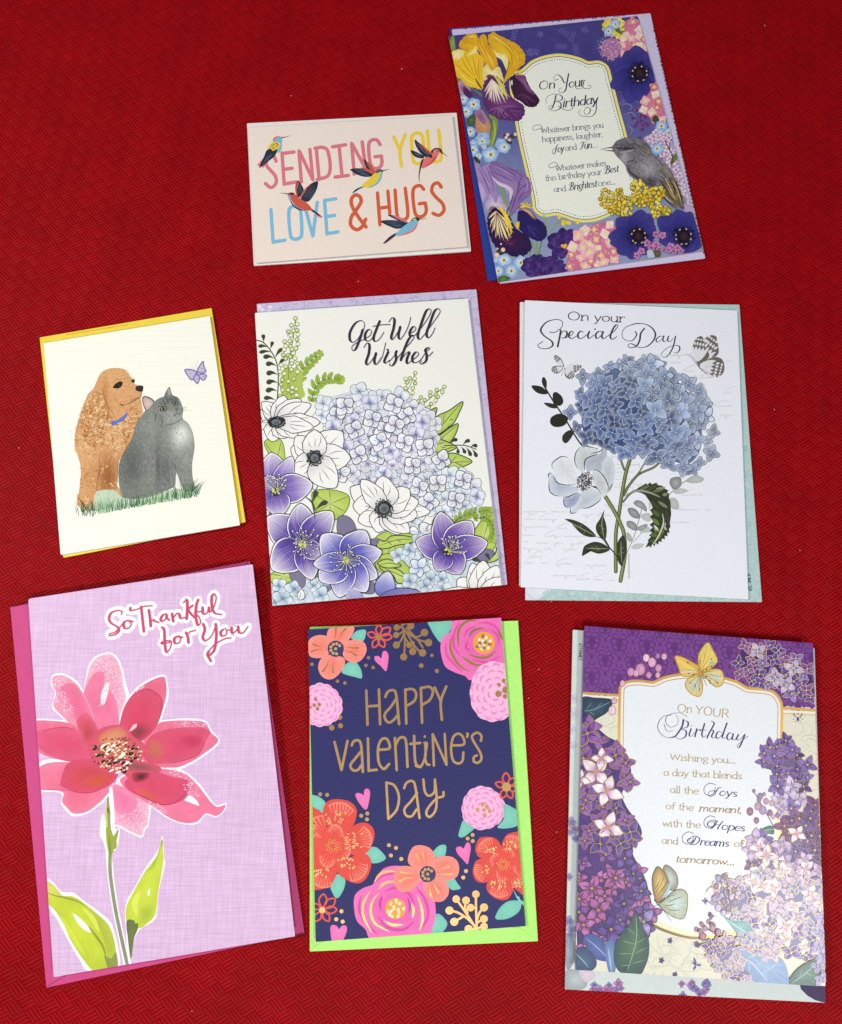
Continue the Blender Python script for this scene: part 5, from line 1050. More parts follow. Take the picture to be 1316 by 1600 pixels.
anemone('large white line-drawn anemone in the centre', (600,795), [(548,762,34,0),(552,790,38,.05),(560,815,28,-.1),(590,832,30,0),(625,835,30,0),(640,832,26,.05),(672,800,26,0),(652,806,34,0),(654,784,34,0),(640,765,34,0),(598,744,36,.05),(565,750,28,0)], 0, 9, 1)
anemone('white anemone petals at the lower right corner', (752,935), [(715,905,32,0),(738,880,26,0),(755,876,34,0),(778,884,28,0),(690,925,22,0),(795,905,30,0)], 0, 2, 1)
with Part('bud', 'matte', label='small white bud at the lower edge'): petal((470,938), (472,920), 12, (220,228,232), (248,250,250), None, 'pointed', edge=(50, 54, 60), ew=.9); stroke([(469,934),(470,926)], .7, (60,64,70))
def clem(label, c, pets, stam, deep=(66, 44, 140), mid=(118, 98, 176), pale=(228, 220, 236), yc=(214, 214, 110)):
    with Part('clematis', 'matte', label=label):
        for (x, y, w_) in pets:
            petal(c, (x, y), w_*1.3, (250, 250, 252), (250, 250, 252), None, 'round', edge=(48, 46, 58), ew=1.3, n=8, m=4)
            d = np.array([x-c[0], y-c[1]], float); L = np.hypot(*d); e = (c[0]+d[0]*.965, c[1]+d[1]*.965)
            petal(c, e, w_*1.17, deep, mid, pale, 'round', n=12, m=12, vein=.13, pw=1.0)
            n_ = np.array([-d[1], d[0]])/L
            for k in np.linspace(-.8, .8, 7): stroke([c+d*.3+n_*w_*k*.28, c+d*.6+n_*w_*k*.46, c+d*nr.uniform(.78, .93)+n_*w_*k*.42], .6, mix(deep, pale, nr.uniform(.2, .8)), 'taper')
        disc(c, 8, (44, 34, 84), 14, cc=(60, 46, 96))
        for (x, y) in stam:
            stroke([c, ((c[0]+x)/2+nr.uniform(-1, 1), (c[1]+y)/2), (x, y)], .8, (40, 36, 56), n=3); stroke([(c[0]+.5, c[1]), (x+.4, y+.2)], .45, (226, 224, 232), smooth=False); disc((x, y), 1.7, (46, 42, 60), 8); disc((x-.2, y-.3), 1.25, (236, 232, 224), 7)
        for i in range(16): disc((c[0]+nr.uniform(-5.5, 5.5), c[1]+nr.uniform(-5, 5)), 1.5, [yc, (236, 232, 160), (170, 176, 70)][nr.randint(3)], 6)
def stams(c, n_, r0, r1, a0=0, a1=6.28): return [(c[0]+math.cos(a)*r, c[1]+math.sin(a)*r) for a, r in [(a0+(a1-a0)*(i+.5)/n_+nr.uniform(-.1, .1), nr.uniform(r0, r1)) for i in range(n_)]]
clem('pale violet flower cut by the left edge', (431,768), [(424,707,38),(457,713,24),(489,757,36),(437,807,32),(404,752,30)], stams((428,764), 26, 9, 24, 3.2, 6.3), (74, 56, 144), (140, 118, 196))
clem('deep violet flower at the lower left', (473,850), [(418,808,42),(470,787,36),(520,800,36),(425,890,44),(488,906,30),(505,872,24)], stams((475,848), 30, 11, 27), (52, 34, 112), (104, 80, 170))
clem('blue-violet flower at the bottom', (541,876), [(503,836,38),(572,830,38),(597,862,30),(590,903,30),(573,925,32),(530,934,32),(500,908,36),(490,882,24)], stams((541,875), 28, 10, 25), (42, 38, 134), (106, 106, 196), (226, 222, 240))
clem('violet flower at the lower right', (700,862), [(650,845,32),(688,800,32),(737,815,36),(762,848,32),(720,897,32),(682,892,26)], stams((706,855), 26, 7, 24, 3.4, 7.0), (60, 40, 128), (116, 88, 178), (206, 190, 224))
with Part('clematis', 'matte', label='blue-violet petals cut by the bottom edge'):
    petal((598,935), (607,893), 32, (90, 96, 180), (150, 152, 214), (226, 226, 240), 'round', edge=(48, 46, 58), ew=1.2, vein=.1, m=8); petal((590,940), (655,925), 26, (96, 96, 170), (150, 146, 200), None, 'round', edge=(48, 46, 58), ew=1.1, vein=.1); petal((560,945), (545,920), 26, (150, 140, 196), (190, 186, 220), None, 'round', vein=.1)
with Part('leaf_sprig', 'matte', label='small black sprig between the violet flowers'):
    V(400, 690, 6.155); stroke([(470,530),(540,590),(565,700),(570,760)], 14, DKL, 'taper'); drop((545,590), (590,480), 44, glow=False); drop((575,660), (690,580), 44, glow=False); 
with Part('leaf_sprig', 'matte', label='two small black leaves beside the grey petal', kind='stuff'):
    V(590, 690, 6.152); drop((1080,1150),(1040,1080), 30, glow=False); drop((1000,1165),(910,1130), 36, glow=False)
with Part('lettering', 'matte', label='dark script words Get Well Wishes'):
    def W(k, w=27, th=.28): stroke([(x+5, y+5) for x, y in k], w*.8, (176, 172, 186), 'pen', n=8, thin=th); ks.append((k, w, th))
    for zz, L in [((390, 450, 6.267), [[(1118,405),(1126,350),(1095,318),(1035,345),(985,430),(983,505),(1015,530),(1065,490),(1108,410)], [(1108,410),(1080,500),(1040,595),(1008,610),(1005,570),(1050,535),(1115,505)], [(1115,505),(1175,468),(1195,425),(1168,405),(1135,445),(1135,505),(1175,515),(1225,455)], [(1275,325),(1240,410),(1215,485),(1228,522),(1270,500),(1316,432)], [(1208,375),(1290,360),(1378,356)]]),
      ((590, 450, 6.267), [[(110,332),(140,292),(166,310),(158,390),(135,475),(148,503),(190,445),(222,382)], [(222,382),(205,465),(225,500),(280,420),(312,340),(325,285)], [(305,445),(355,425),(376,392),(350,378),(318,425),(320,470),(365,462),(402,420)], [(402,425),(470,330),(522,240),(512,205),(475,228),(425,360),(395,460),(412,502),(465,450)], [(465,450),(550,330),(610,240),(598,203),(558,228),(508,360),(480,445),(498,487),(538,445),(562,390)],
       [(-15,640),(-32,715),(-5,745),(45,675),(80,535)], [(106,625),(68,710),(80,735),(118,705)], [(112,722),(170,655),(192,612),(178,640),(182,700),(150,755),(118,758),(122,738)], [(182,700),(255,610),(325,530),(358,482),(340,462),(300,510),(255,620),(228,705)], [(232,700),(285,635),(312,630),(288,695),(292,740),(335,708)], [(335,708),(385,672),(402,638),(374,628),(342,675),(350,728),(395,722),(438,685)], [(425,700),(480,620),(512,592),(494,584),(468,608),(482,655),(475,712),(435,742),(412,735),(430,712)], [(482,672),(515,655),(540,625)]]),
      ((390, 450, 6.267), [[(1118,582),(1148,540),(1174,558),(1168,640),(1142,720),(1155,752),(1198,705),(1238,640)], [(1238,640),(1222,712),(1240,748),(1290,680)]])]:
        V(*zz); ks = []
        for k in L: W(k)
        for k, w_, th in ks: stroke(k, w_, (52, 46, 58), 'pen', n=8, thin=th)
    V(590, 450, 6.267); disc((100,605), 12, (52, 46, 58), 8)

# ================================================================ the blue hydrangea card
use(cE); SG = (92, 88, 84)
V()
with Part('lettering', 'silver', label='dark silver words On your'): words('On your', (887,499.5), (977,503.5), 8.3, SG, 1.9)
with Part('lettering', 'silver', label='dark silver script words Special Day'):
    def S(k, w=19, th=.4): stroke(k, w, SG, 'pen', n=8, thin=th)
    V(800, 460, 6.4)
    for k in [[(375,375),(430,378),(495,330),(505,275),(450,250),(350,275),(290,350),(320,410),(400,470),(405,515),(350,542),(280,535),(262,505),(310,472)],
      [(490,358),(478,430),(458,522)], [(484,405),(515,368),(545,370),(552,400),(530,432),(500,436)], [(530,436),(575,415),(612,390),(605,368),(580,380),(570,420),(600,440),(650,415)],
      [(712,380),(690,366),(662,395),(668,435),(705,436),(750,400)], [(775,372),(760,415),(775,440),(820,405)], [(900,375),(865,370),(838,405),(850,440),(885,420),(912,378)], [(912,374),(900,420),(918,442),(960,415)],
      [(960,415),(1020,370),(1058,320),(1040,305),(1005,360),(985,425),(1010,448),(1050,422)]]: S(k)
    disc((832,347), 9, SG, 8)
    S([(1235,372),(1248,405),(1205,460),(1140,458),(1102,410),(1130,335),(1220,298),(1300,290)], 13, .5)
    V(980, 460, 5.982)
    for k, w_ in [([(0,300),(80,272),(170,278),(235,315),(266,375),(240,440),(180,488),(110,494),(60,470)], 16), ([(162,318),(128,365),(118,430),(85,485),(30,498),(8,478),(35,460),(90,484)], 17),
      ([(338,393),(305,392),(272,425),(288,446),(325,420),(345,388)], 13), ([(345,388),(335,425),(352,442),(385,415)], 13), ([(388,392),(380,425),(400,442),(432,412)], 13), ([(452,392),(442,450),(420,515),(375,580),(335,584),(322,555),(370,505),(440,478),(485,482),(492,515),(470,545),(440,542)], 13)]: S(k, w_)
def mono(label, wings, body, veins=()):
    with Part('butterfly', 'gloss', label=label):
        for w_ in wings:
            q = np.array(w_, float); fill(w_, (112, 106, 98)); c = q.mean(0)
            b = np.array(body[0], float); e = q[np.argmax(np.hypot(*(q-b).T))]; d = e-b; L = np.hypot(*d); n_ = np.array([-d[1], d[0]])/L
            wd = np.abs((q-b)@n_).max()
            for k in np.linspace(-.78, .78, 5):
                for (t0, t1) in ((.12, .62), (.66, .78), (.84, .91)):
                    a = b+d*t0+n_*k*wd*(t0*.9); z = b+d*t1+n_*k*wd*(.9*math.sin(math.pi*min(t1, .9))**.5+.05)
                    stroke([a, z], wd*(.36 if t1 < .65 else .2), (228, 230, 236), 'taper', smooth=False)
        stroke(body, 9, (84, 78, 72), 'taper')
        for v in veins: stroke(v, 3, (84, 78, 72))
V(800, 460, 6.4)
mono('small dark silver butterfly at the upper left', [[(520,725),(470,695),(425,650),(425,615),(445,606),(490,640),(515,690)], [(510,745),(470,785),(430,790),(400,765),(400,735),(430,715),(490,715)], [(535,745),(570,715),(640,705),(690,708),(695,725),(660,765),(610,785),(570,775)], [(535,760),(580,775),(625,790),(622,825),(590,845),(555,838),(530,805)]], [(520,730),(535,755)], [[(530,755),(505,785),(497,815)]])
V(980, 460, 5.982)
mono('large dark silver butterfly at the upper right', [[(720,440),(740,400),(790,380),(835,395),(842,440),(858,510),(850,560),(810,585),(770,570),(745,500)], [(665,665),(640,600),(618,510),(625,440),(660,400),(700,392),(720,430),(745,510),(770,570),(740,620),(690,680)], [(690,680),(750,610),(820,585),(880,600),(908,650),(905,720),(870,765),(840,775),(780,750)]], [(650,655),(700,705),(765,752)], [[(650,655),(610,600),(575,570)], [(655,650),(615,590),(595,565)]])
with Part('handwriting', 'matte', label='faint brown old-fashioned handwriting behind the flowers', kind='stuff'):
    V(); r = np.random.RandomState(4)
    def scrawl(x0, y0, x1, amp=2.2, gap=.25):
        x = x0
        while x < x1:
            wl = r.uniform(12, 40); pts = []; t = x
            while t < min(x+wl, x1):
                u = r.rand(); pts.append((t, y0+(x-x0)*.02+(-amp*u*(2.6 if r.rand() < .14 else 1)))); t += 1.5; pts.append((t, y0+(x-x0)*.02+(amp*.3*r.rand()+(5 if r.rand() < .07 else 0)))); t += 1.3
            if len(pts) > 2: stroke(pts, .8, (205, 205, 196), 'round', n=2)
            if r.rand() < .35: stroke([(x, y0-2), (x+14, y0-9), (x+22, y0-10)], .8, (208, 208, 200), 'taper')
            x += wl+r.uniform(4, 16)
    for (x0, y, x1) in [(818,800,855),(862,800,900),(910,805,955),(820,812,870),(817,824,860),(870,826,900),(817,837,835),(850,838,918),(818,847,826),(838,849,912),(817,858,900),(828,870,845),(818,880,855),(868,882,895),(915,884,950),(865,900,900),(900,906,960),(955,714,1000),(958,726,998),(960,738,995),(962,749,992),(960,762,990),(945,790,985),
                        (1010,555,1080),(1045,567,1070),(1068,580,1105),(1060,590,1115),(1075,601,1105),(1085,612,1100),(1130,614,1142),(1115,635,1145),(1125,650,1142),(1135,565,1142),(1065,774,1110),(1060,797,1110),(1050,817,1085),(985,757,1002),(985,727,1000)]:
        scrawl(x0, y, x1)
    for t in np.arange(0, 38, 2.6): stroke([(982, 865+t), (984.5, 866+t), (981.5, 867+t)], .7, (170, 172, 172), n=2)
def dleaf(label, leaves, stems, base=(74, 72, 62), m='silver'):
    with Part('leaf_sprig', m, label=label):
        for s_ in stems: stroke(s_[0], s_[1], base)
        for l in leaves: fill(l, jit(base, 5))
V(800, 460, 6.4)
dleaf('dark silver eucalyptus sprig on the left', [[(345,935),(310,910),(300,870),(305,835),(325,828),(348,870)], [(195,918),(240,910),(310,930),(358,990),(300,998),(240,975)], [(415,1090),(408,1030),(415,985),(450,978),(500,1020),(515,1075),(490,1110),(450,1112)], [(320,1085),(370,1085),(430,1100),(455,1135),(400,1138),(350,1115)], [(515,1190),(530,1155),(580,1132),(620,1138),(618,1170),(580,1205),(540,1205)], [(545,1290),(500,1320),(430,1325),(385,1290),(390,1235),(440,1200),(500,1195),(560,1230)], [(625,1370),(590,1440),(545,1488),(510,1470),(505,1420),(540,1375),(590,1355)], [(640,1330),(670,1350),(650,1375),(620,1360)]],
      [([(325,920),(410,1060),(490,1180),(560,1290),(650,1440),(720,1520),(850,1545)], 15)])
V(980, 690, 5.982)
def gleaf(pts, a, b): 
    fill(pts, mix(a, b, .3)); q = np.array(pts, float); c = q.mean(0)
    blob(pts, b, a, rings=4, noise=.03)
with Part('leaf_sprig', 'wash', label='pale grey eucalyptus sprig on the right'):
    stroke([(400,490),(460,430),(560,360)], 12, (176, 184, 180)); stroke([(0,1040),(60,900),(100,770),(140,620)], 9, (160, 168, 166)); stroke([(60,940),(130,860),(190,780)], 9, (186, 194, 190))
    for pts, a in [([(440,450),(400,400),(405,350),(450,330),(500,335),(510,390),(490,430)], (128,134,134)), ([(550,370),(600,325),(660,315),(718,345),(690,380),(610,388)], (172,180,176)), ([(430,470),(480,440),(530,440),(570,460),(520,485),(460,488)], (180,190,184)), ([(405,530),(450,530),(482,570),(480,630),(430,630),(405,600)], (178,186,182)),
      ([(60,575),(90,548),(140,560),(180,610),(182,655),(140,630),(90,605)], (130,136,136)), ([(5,630),(50,618),(100,650),(125,710),(80,718),(30,690)], (122,128,128)), ([(0,745),(50,745),(90,780),(100,830),(50,825),(0,790)], (126,132,130)), ([(0,850),(30,870),(50,920),(20,935),(0,900)], (160,166,164)), ([(130,690),(190,665),(225,690),(215,745),(160,735)], (184,192,188)), ([(100,800),(180,770),(190,800),(150,835),(110,830)], (140,146,144)), ([(120,850),(200,800),(222,840),(180,850)], (184,192,188)), ([(40,985),(80,955),(150,955),(155,975),(100,1008),(50,1000)], (190,198,194)), ([(205,560),(225,560),(215,640),(205,620)], (192,200,196))]: gleaf(pts, a, mix(a, (215,220,218), .5))
GR, GL, GDK = (92, 106, 62), (130, 146, 88), (44, 52, 34)
with Part('stem', 'gloss', label='green stems joining below the hydrangea'):
    def st(p, w, c=(98, 110, 66)): stroke(p, w, (60, 68, 44), n=8); stroke(p, w*.62, c, n=8); stroke([(x-w*.16, y) for x, y in p], w*.2, (158, 168, 120), n=8)
    V(980, 690, 5.982); st([(330,165),(250,240),(120,300),(40,380),(-60,520)], 22); st([(158,210),(110,290),(40,370)], 14, (120,128,90)); st([(0,510),(60,470),(130,460),(200,480)], 18, (90,100,66))
    V(800, 690, 6.155); st([(1150,130),(1100,290),(1060,500),(1030,700),(1000,900),(1000,1250)], 36, (112, 122, 66)); st([(1035,90),(1050,180),(1080,270)], 20); st([(900,530),(980,660),(1040,780),(1080,900),(1085,1100),(1045,1340)], 38, (128, 138, 62)); st([(1231,300),(1130,420),(1080,520)], 20); st([(1231,460),(1150,490),(1070,580)], 18)
def tooth(name, pts, cells=()):
    with Part('leaf', 'gloss', label=name):
        fill(pts, (52, 62, 38), smooth=False); q = np.array(pts, float)
        for c in cells: c()
V(980, 690, 5.982)
tooth('large saw-edged green leaf curling down on the right', [(60,465),(110,430),(180,390),(190,405),(215,380),(230,400),(280,382),(275,405),(335,415),(340,435),(385,455),(375,475),(395,490),(390,520),(405,560),(412,680),(400,760),(405,800),(390,815),(398,855),(375,850),(378,885),(350,880),(355,915),(325,905),(322,940),(298,930),(290,965),(265,945),(258,980),(240,965),(220,993),(205,975),(172,992),(200,935),(195,920),(225,890),(205,880),(235,850),(210,835),(240,800),(210,780),(245,750),(215,700),(240,680),(215,640),(240,620),(220,570),(200,545),(170,500),(130,480)],
 [lambda: [stroke([(a, b), (a+c, b+d)], w_, jit(col, 8), 'taper', smooth=False) for a, b, c, d, w_, col in [(120,450,90,-40,30,(96,110,70)),(180,460,110,-60,30,(70,82,50)),(240,470,110,-30,30,(110,122,84)),(260,500,110,10,26,(50,58,36)),(270,440,90,-10,20,(150,158,130)),(330,500,50,-10,34,(128,136,112)),(220,560,80,70,34,(72,84,48)),(290,560,90,60,30,(120,132,104)),(240,640,60,60,36,(86,104,50)),(300,640,60,100,40,(54,62,40)),(360,640,30,150,36,(60,66,48)),(240,720,60,60,40,(104,124,56)),(250,800,50,40,44,(118,138,64)),(220,870,60,10,36,(92,112,48)),(210,930,60,0,30,(74,92,44)),(300,880,50,-60,30,(110,128,70)),(320,820,50,-70,24,(196,204,190)),(250,780,40,50,22,(206,212,200)),(330,770,40,60,20,(180,190,168)),(280,920,50,-60,26,(96,114,60)),(240,880,50,-50,20,(80,98,46)),(360,730,30,90,20,(44,52,36))]],
  lambda: stroke([(0,495),(60,468),(130,460),(220,480),(310,520)], 22, (150, 158, 138), 'taper'), lambda: stroke([(330,670),(340,760),(300,870),(250,950),(215,985)], 16, (200, 206, 186), 'taper'), lambda: stroke([(345,680),(352,770),(310,880)], 6, (40, 46, 32), 'taper')])
V(800, 690, 6.155)
for nm, pts, mid, side in [('dark green leaf pointing left', [(508,745),(580,750),(680,790),(760,850),(810,912),(730,915),(660,880),(600,820),(560,770)], [(530,760),(640,820),(805,908)], [[(600,800),(625,840)],[(660,830),(665,800)],[(700,855),(690,890)]]), ('upright pointed dark green leaf', [(888,660),(880,710),(905,790),(912,870),(895,950),(850,920),(812,860),(812,800),(850,740)], [(880,700),(865,800),(890,940)], [[(862,820),(835,800)],[(870,850),(895,830)],[(880,890),(850,870)]]), ('curled dark green leaf at the lower left', [(675,1100),(690,1020),(720,990),(790,965),(860,975),(920,1010),(940,1040),(900,1065),(830,1078),(760,1055),(720,1045),(715,1070)], [(710,1025),(800,1030),(935,1030)], [[(760,1010),(790,1030)],[(800,1000),(830,1030)],[(820,1050),(850,1030)]]), ('small leaf beside the stem ends', [(1040,930),(1075,900),(1095,960),(1100,1060),(1075,1150),(1060,1200),(1020,1150),(1010,1050),(1015,980)], [(1050,950),(1050,1060),(1060,1170)], [[(1050,1040),(1080,1010)],[(1050,1080),(1085,1060)],[(1045,1100),(1020,1070)]])]:
    with Part('leaf', 'gloss', label=nm):
        blob(pts, (66, 74, 48), (50, 56, 38), noise=.08); stroke(mid, 7, (160, 172, 140), 'taper')
        for s_ in side: stroke(s_, 4, (150, 160, 130), 'taper', smooth=False)
with Part('stem', 'gloss'):
    stroke([(800,912),(870,935),(930,1010),(1000,1090),(1060,1190)], 12, (58, 64, 46), 'taper'); stroke([(900,950),(930,1000)], 10, (58, 64, 46))
with Part('poppy', 'gloss', label='pale blue-white poppy with a dark centre'):
    def pp(pts, a, b, cen=None, sh=()):
        blob(pts, a, b, centre=cen, rings=6, noise=.02, streak=.07)
    W1, W2, W3 = (216, 224, 230), (190, 200, 210), (160, 172, 194)
    pp([(660,50),(720,45),(800,62),(830,95),(800,130),(720,180),(700,230),(690,310),(640,260),(612,190),(615,110)], (198, 206, 204), W1)
    pp([(705,190),(760,140),(850,115),(870,80),(905,60),(915,140),(880,200),(860,290),(780,280),(720,280)], (176, 182, 198), W2)
    pp([(865,230),(880,180),(930,140),(980,200),(992,310),(970,430),(925,490),(900,400),(860,330)], W2, W1)
    pp([(620,300),(590,200),(545,155),(480,145),(430,170),(395,210),(385,260),(400,330),(450,390),(520,415),(615,410),(640,370)], W1, (232, 237, 242))
    pp([(385,300),(350,330),(355,400),(365,470),(420,520),(500,530),(580,510),(640,480),(620,430),(520,425),(440,390)], (178, 188, 212), (214, 220, 232))
    pp([(495,545),(580,525),(640,495),(665,510),(650,560),(600,620),(550,640),(505,610)], (150, 160, 190), (184, 192, 214)); pp([(570,690),(590,640),(640,560),(680,480),(750,450),(810,470),(862,520),(830,580),(740,640),(650,650),(620,680)], W2, W1)
    stroke([(770,430),(830,450),(862,505)], 22, (66, 70, 80), 'taper'); pp([(770,300),(810,275),(850,290),(890,350),(925,430),(915,500),(880,530),(840,470),(790,400),(768,350)], (196, 200, 200), W1)
    for p in [[(390,265),(388,210),(430,170),(480,143),(545,152)],[(350,345),(355,310),(380,300)],[(355,375),(362,470),(400,510),(455,527)],[(490,535),(540,530),(640,490)],[(498,555),(505,610),(540,640)],[(565,640),(568,688),(620,682)],[(668,640),(740,635),(830,580),(860,540)],[(395,325),(430,390),(520,418),(612,412)],[(655,52),(615,110),(605,190),(635,265)],[(660,45),(720,45),(815,65)],[(755,115),(830,100),(860,85),(890,52),(940,85)],[(700,280),(700,190),(740,150),(830,120)],[(780,275),(820,275),(880,330),(925,420),(920,490)],[(930,480),(970,400)]]: stroke(p, 9, (58, 60, 66), 'taper')
    for i in range(260):
        a = nr.uniform(0, 6.28); r = nr.rand()**.5; x, y = 700+75*r*math.cos(a), 385+90*r*math.sin(a)-.2*75*r*math.cos(a); stroke([(x, y), (x+nr.uniform(-16, 16), y+nr.uniform(-16, 16))], 10, jit([(44, 44, 44), (84, 82, 78), (110, 106, 96), (60, 60, 58)][nr.randint(4)], 8), 'taper', smooth=False)
# the big blue head
V()
HYD = [(906,600),(912,585),(925,577),(940,585),(950,565),(965,557),(985,556),(1000,558),(1012,560),(1025,562),(1040,570),(1055,580),(1068,590),(1085,600),(1095,612),(1105,628),(1112,650),(1117,670),(1117,700),(1112,716),(1100,728),(1088,738),(1075,738),(1060,728),(1045,728),(1030,715),(1010,718),(995,712),(980,706),(965,712),(945,700),(925,690),(912,690),(890,672),(882,650),(900,635),(905,615)]
def hyc(x, y):
    d = math.hypot((x-955)/95, (y-665)/75); t = min(1, max(0, (d-.25)*.9)); c = mix((62, 84, 140), (158, 176, 210), t)
    if x > 1085: c = mix(c, (204, 210, 222), min(1, (x-1085)/32))
    if y < 590 and x < 1010: c = mix(c, (168, 182, 202), .5)
    if x > 1000 and y < 640: c = mix(c, (176, 196, 216), .45)
    return c
with Part('hydrangea', 'gloss', label='large blue hydrangea head edged in dark silver') as HP_:
    core = [(925,598),(950,578),(1000,575),(1050,590),(1080,620),(1095,660),(1095,700),(1075,725),(1040,716),(1000,705),(950,695),(915,680),(910,640)]
    field(core, lambda x, y: mix(hyc(x, y), (52, 72, 124), .55), 5)
pts = []
r = np.random.RandomState(21)
while len(pts) < 92:
    best = None
    for _ in range(30):
        p = np.array([r.uniform(888, 1116), r.uniform(560, 735)])
        if not inside(p[None], np.array(HYD, float))[0]: continue
        d = min([np.hypot(*(p-q)) for q in pts], default=99)
        if best is None or d > best[0]: best = (d, p)
    if best: pts.append(best[1])
pts.sort(key=lambda p: -math.hypot(p[0]-1000, p[1]-645))
for p in pts:
    with Part('floret', 'gloss', parent=HP_.obj):
        base = np.clip(np.array(hyc(*p))*r.uniform(.74, 1.14), 0, 255); d = math.hypot(p[0]-1000, (p[1]-645)*1.3); R = r.uniform(15, 21)*(1 if d < 100 else .8); a0 = r.uniform(0, 1.57); sq = r.uniform(.65, 1)
        tilt = math.atan2(p[1]-645, p[0]-1000)
        flower(tuple(p), R, 4, (mix(base, (70, 90, 150), .5), mix(base, (220, 230, 246), .40), mix(base, (186, 202, 232), .12)), w=.72, a0=a0, cj=20, shape='pointed' if r.rand() < .5 else 'round', edge=[(70, 76, 92), (120, 122, 124), (84, 84, 82)][r.randint(3)], ew=r.uniform(.5, .95), vein=.10, squash=(sq, 1), tilt=tilt, jr=.15, n=6, m=4, rim=(200, 212, 230))
        disc(tuple(p), 1.1, (226, 230, 226), 6)
V()

# ================================================================ the thank you card
use(cF); WH = (252, 248, 252)
def wc(pts, cc, ce, **k): blob(pts, cc, ce, rings=6, noise=.035, pw=1.4, **k)
def glit(poly, n, seed, cols=((255, 240, 246), (240, 160, 190), (255, 214, 230), (222, 110, 150), (250, 226, 255)), r=3.6):
    def g(x, y, q): disc((x, y), q.uniform(.5, 1)*r, cols[q.randint(len(cols))], 5)
    scatter(poly, n, g, seed)
V(50, 1250, 5.333)
with Part('stem', 'wash', label='green stem with small buds'):
    stroke([(645,0),(655,120),(655,250),(640,420),(655,620),(690,880),(730,1080),(790,1370)], 52, WH, n=8)
    fill([(575,150),(600,120),(625,260),(640,400),(625,440),(590,340),(565,290)], WH); fill([(660,20),(690,230),(730,240),(715,380),(680,420),(650,300)], WH)
    stroke([(636,-60),(640,60),(640,200),(655,360),(650,500),(655,640),(690,880),(730,1080),(795,1375)], 30, (150, 160, 110), n=8, col2=(140, 150, 120))
    stroke([(620,20),(622,200),(625,360),(640,440)], 16, (206, 216, 90), 'taper'); stroke([(632,60),(634,90),(640,110)], 20, (110, 120, 60), 'taper')
    fill([(618,240),(660,250),(680,300),(712,248),(722,262),(700,360),(672,440),(650,520),(636,440)], (160, 172, 72)); fill([(690,350),(706,356),(704,400),(680,410)], (160, 175, 70)); stroke([(640,300),(650,400),(652,500)], 18, (128, 140, 78), 'taper')
def leaf_big(name, base, layers):
    with Part('leaf', 'wash', label=name):
        fill(base, WH)
        for l in layers:
            if l[0] == 'b': wc(l[1], l[2], l[3])
            elif l[0] == 'f': fill(l[1], l[2])
            else: stroke(l[1], l[3], l[2], 'taper')
leaf_big('broad yellow-green leaf at the lower left corner of the print', [(118,660),(180,690),(250,765),(350,775),(430,840),(540,915),(650,1010),(690,1110),(716,1220),(716,1400),(470,1425),(400,1340),(300,1170),(210,1000),(130,870)],
 [('b', [(118,690),(170,700),(230,770),(260,800),(340,805),(420,850),(520,930),(620,1020),(670,1110),(700,1250),(712,1395),(600,1420),(510,1425),(420,1320),(330,1180),(255,1020),(190,920),(120,840)], (206, 222, 60), (192, 208, 62)),
  ('b', [(470,900),(600,1000),(665,1100),(700,1300),(640,1340),(600,1180),(540,1030)], (178, 190, 66), (186, 204, 70)), ('b', [(120,690),(170,705),(230,770),(240,800),(180,790),(122,760)], (216, 214, 90), (206, 210, 110)),
  ('s', [(122,770),(200,800),(300,820),(390,850),(450,890)], (150, 158, 60), 14), ('f', [(340,945),(400,985),(470,1060),(490,1108),(420,1070),(370,1010)], WH), ('s', [(470,1050),(530,1130),(590,1220),(620,1320)], (150, 164, 60), 22),
  ('f', [(605,1300),(660,1320),(700,1270),(712,1395),(640,1410),(615,1350)], (146, 156, 78)), ('s', [(420,900),(500,980),(560,1100)], (222, 232, 90), 40), ('s', [(240,960),(330,1120),(450,1310)], (212, 226, 70), 40)])
leaf_big('upright yellow-green leaf to the right of the stem', [(1088,298),(1100,480),(1112,520),(1085,640),(1050,800),(1040,960),(1000,1020),(890,1090),(830,1240),(822,1365),(808,1370),(790,1240),(785,1090),(776,960),(790,840),(850,740),(950,560),(1050,420)],
 [('b', [(1082,330),(1092,420),(1095,500),(1075,640),(1048,790),(1030,950),(960,1030),(888,1070),(790,1010),(790,880),(850,760),(940,600),(1050,450)], (208, 224, 72), (196, 214, 66)),
  ('f', [(1078,330),(1094,345),(1088,390),(1068,385)], (170, 190, 60)), ('s', [(1060,440),(1000,560),(950,600)], (176, 192, 66), 20), ('s', [(870,960),(860,860),(900,760)], (222, 232, 96), 50), ('f', [(985,740),(978,790),(968,800),(962,770)], WH),
  ('b', [(788,1010),(850,1005),(860,1030),(884,1030),(880,1080),(850,1160),(830,1310),(818,1310),(800,1160)], (118, 130, 70), (104, 118, 72)), ('b', [(900,900),(1010,860),(1025,940),(950,1030),(890,1040)], (178, 196, 66), (196, 214, 70))])
V(40, 1000, 3.871)
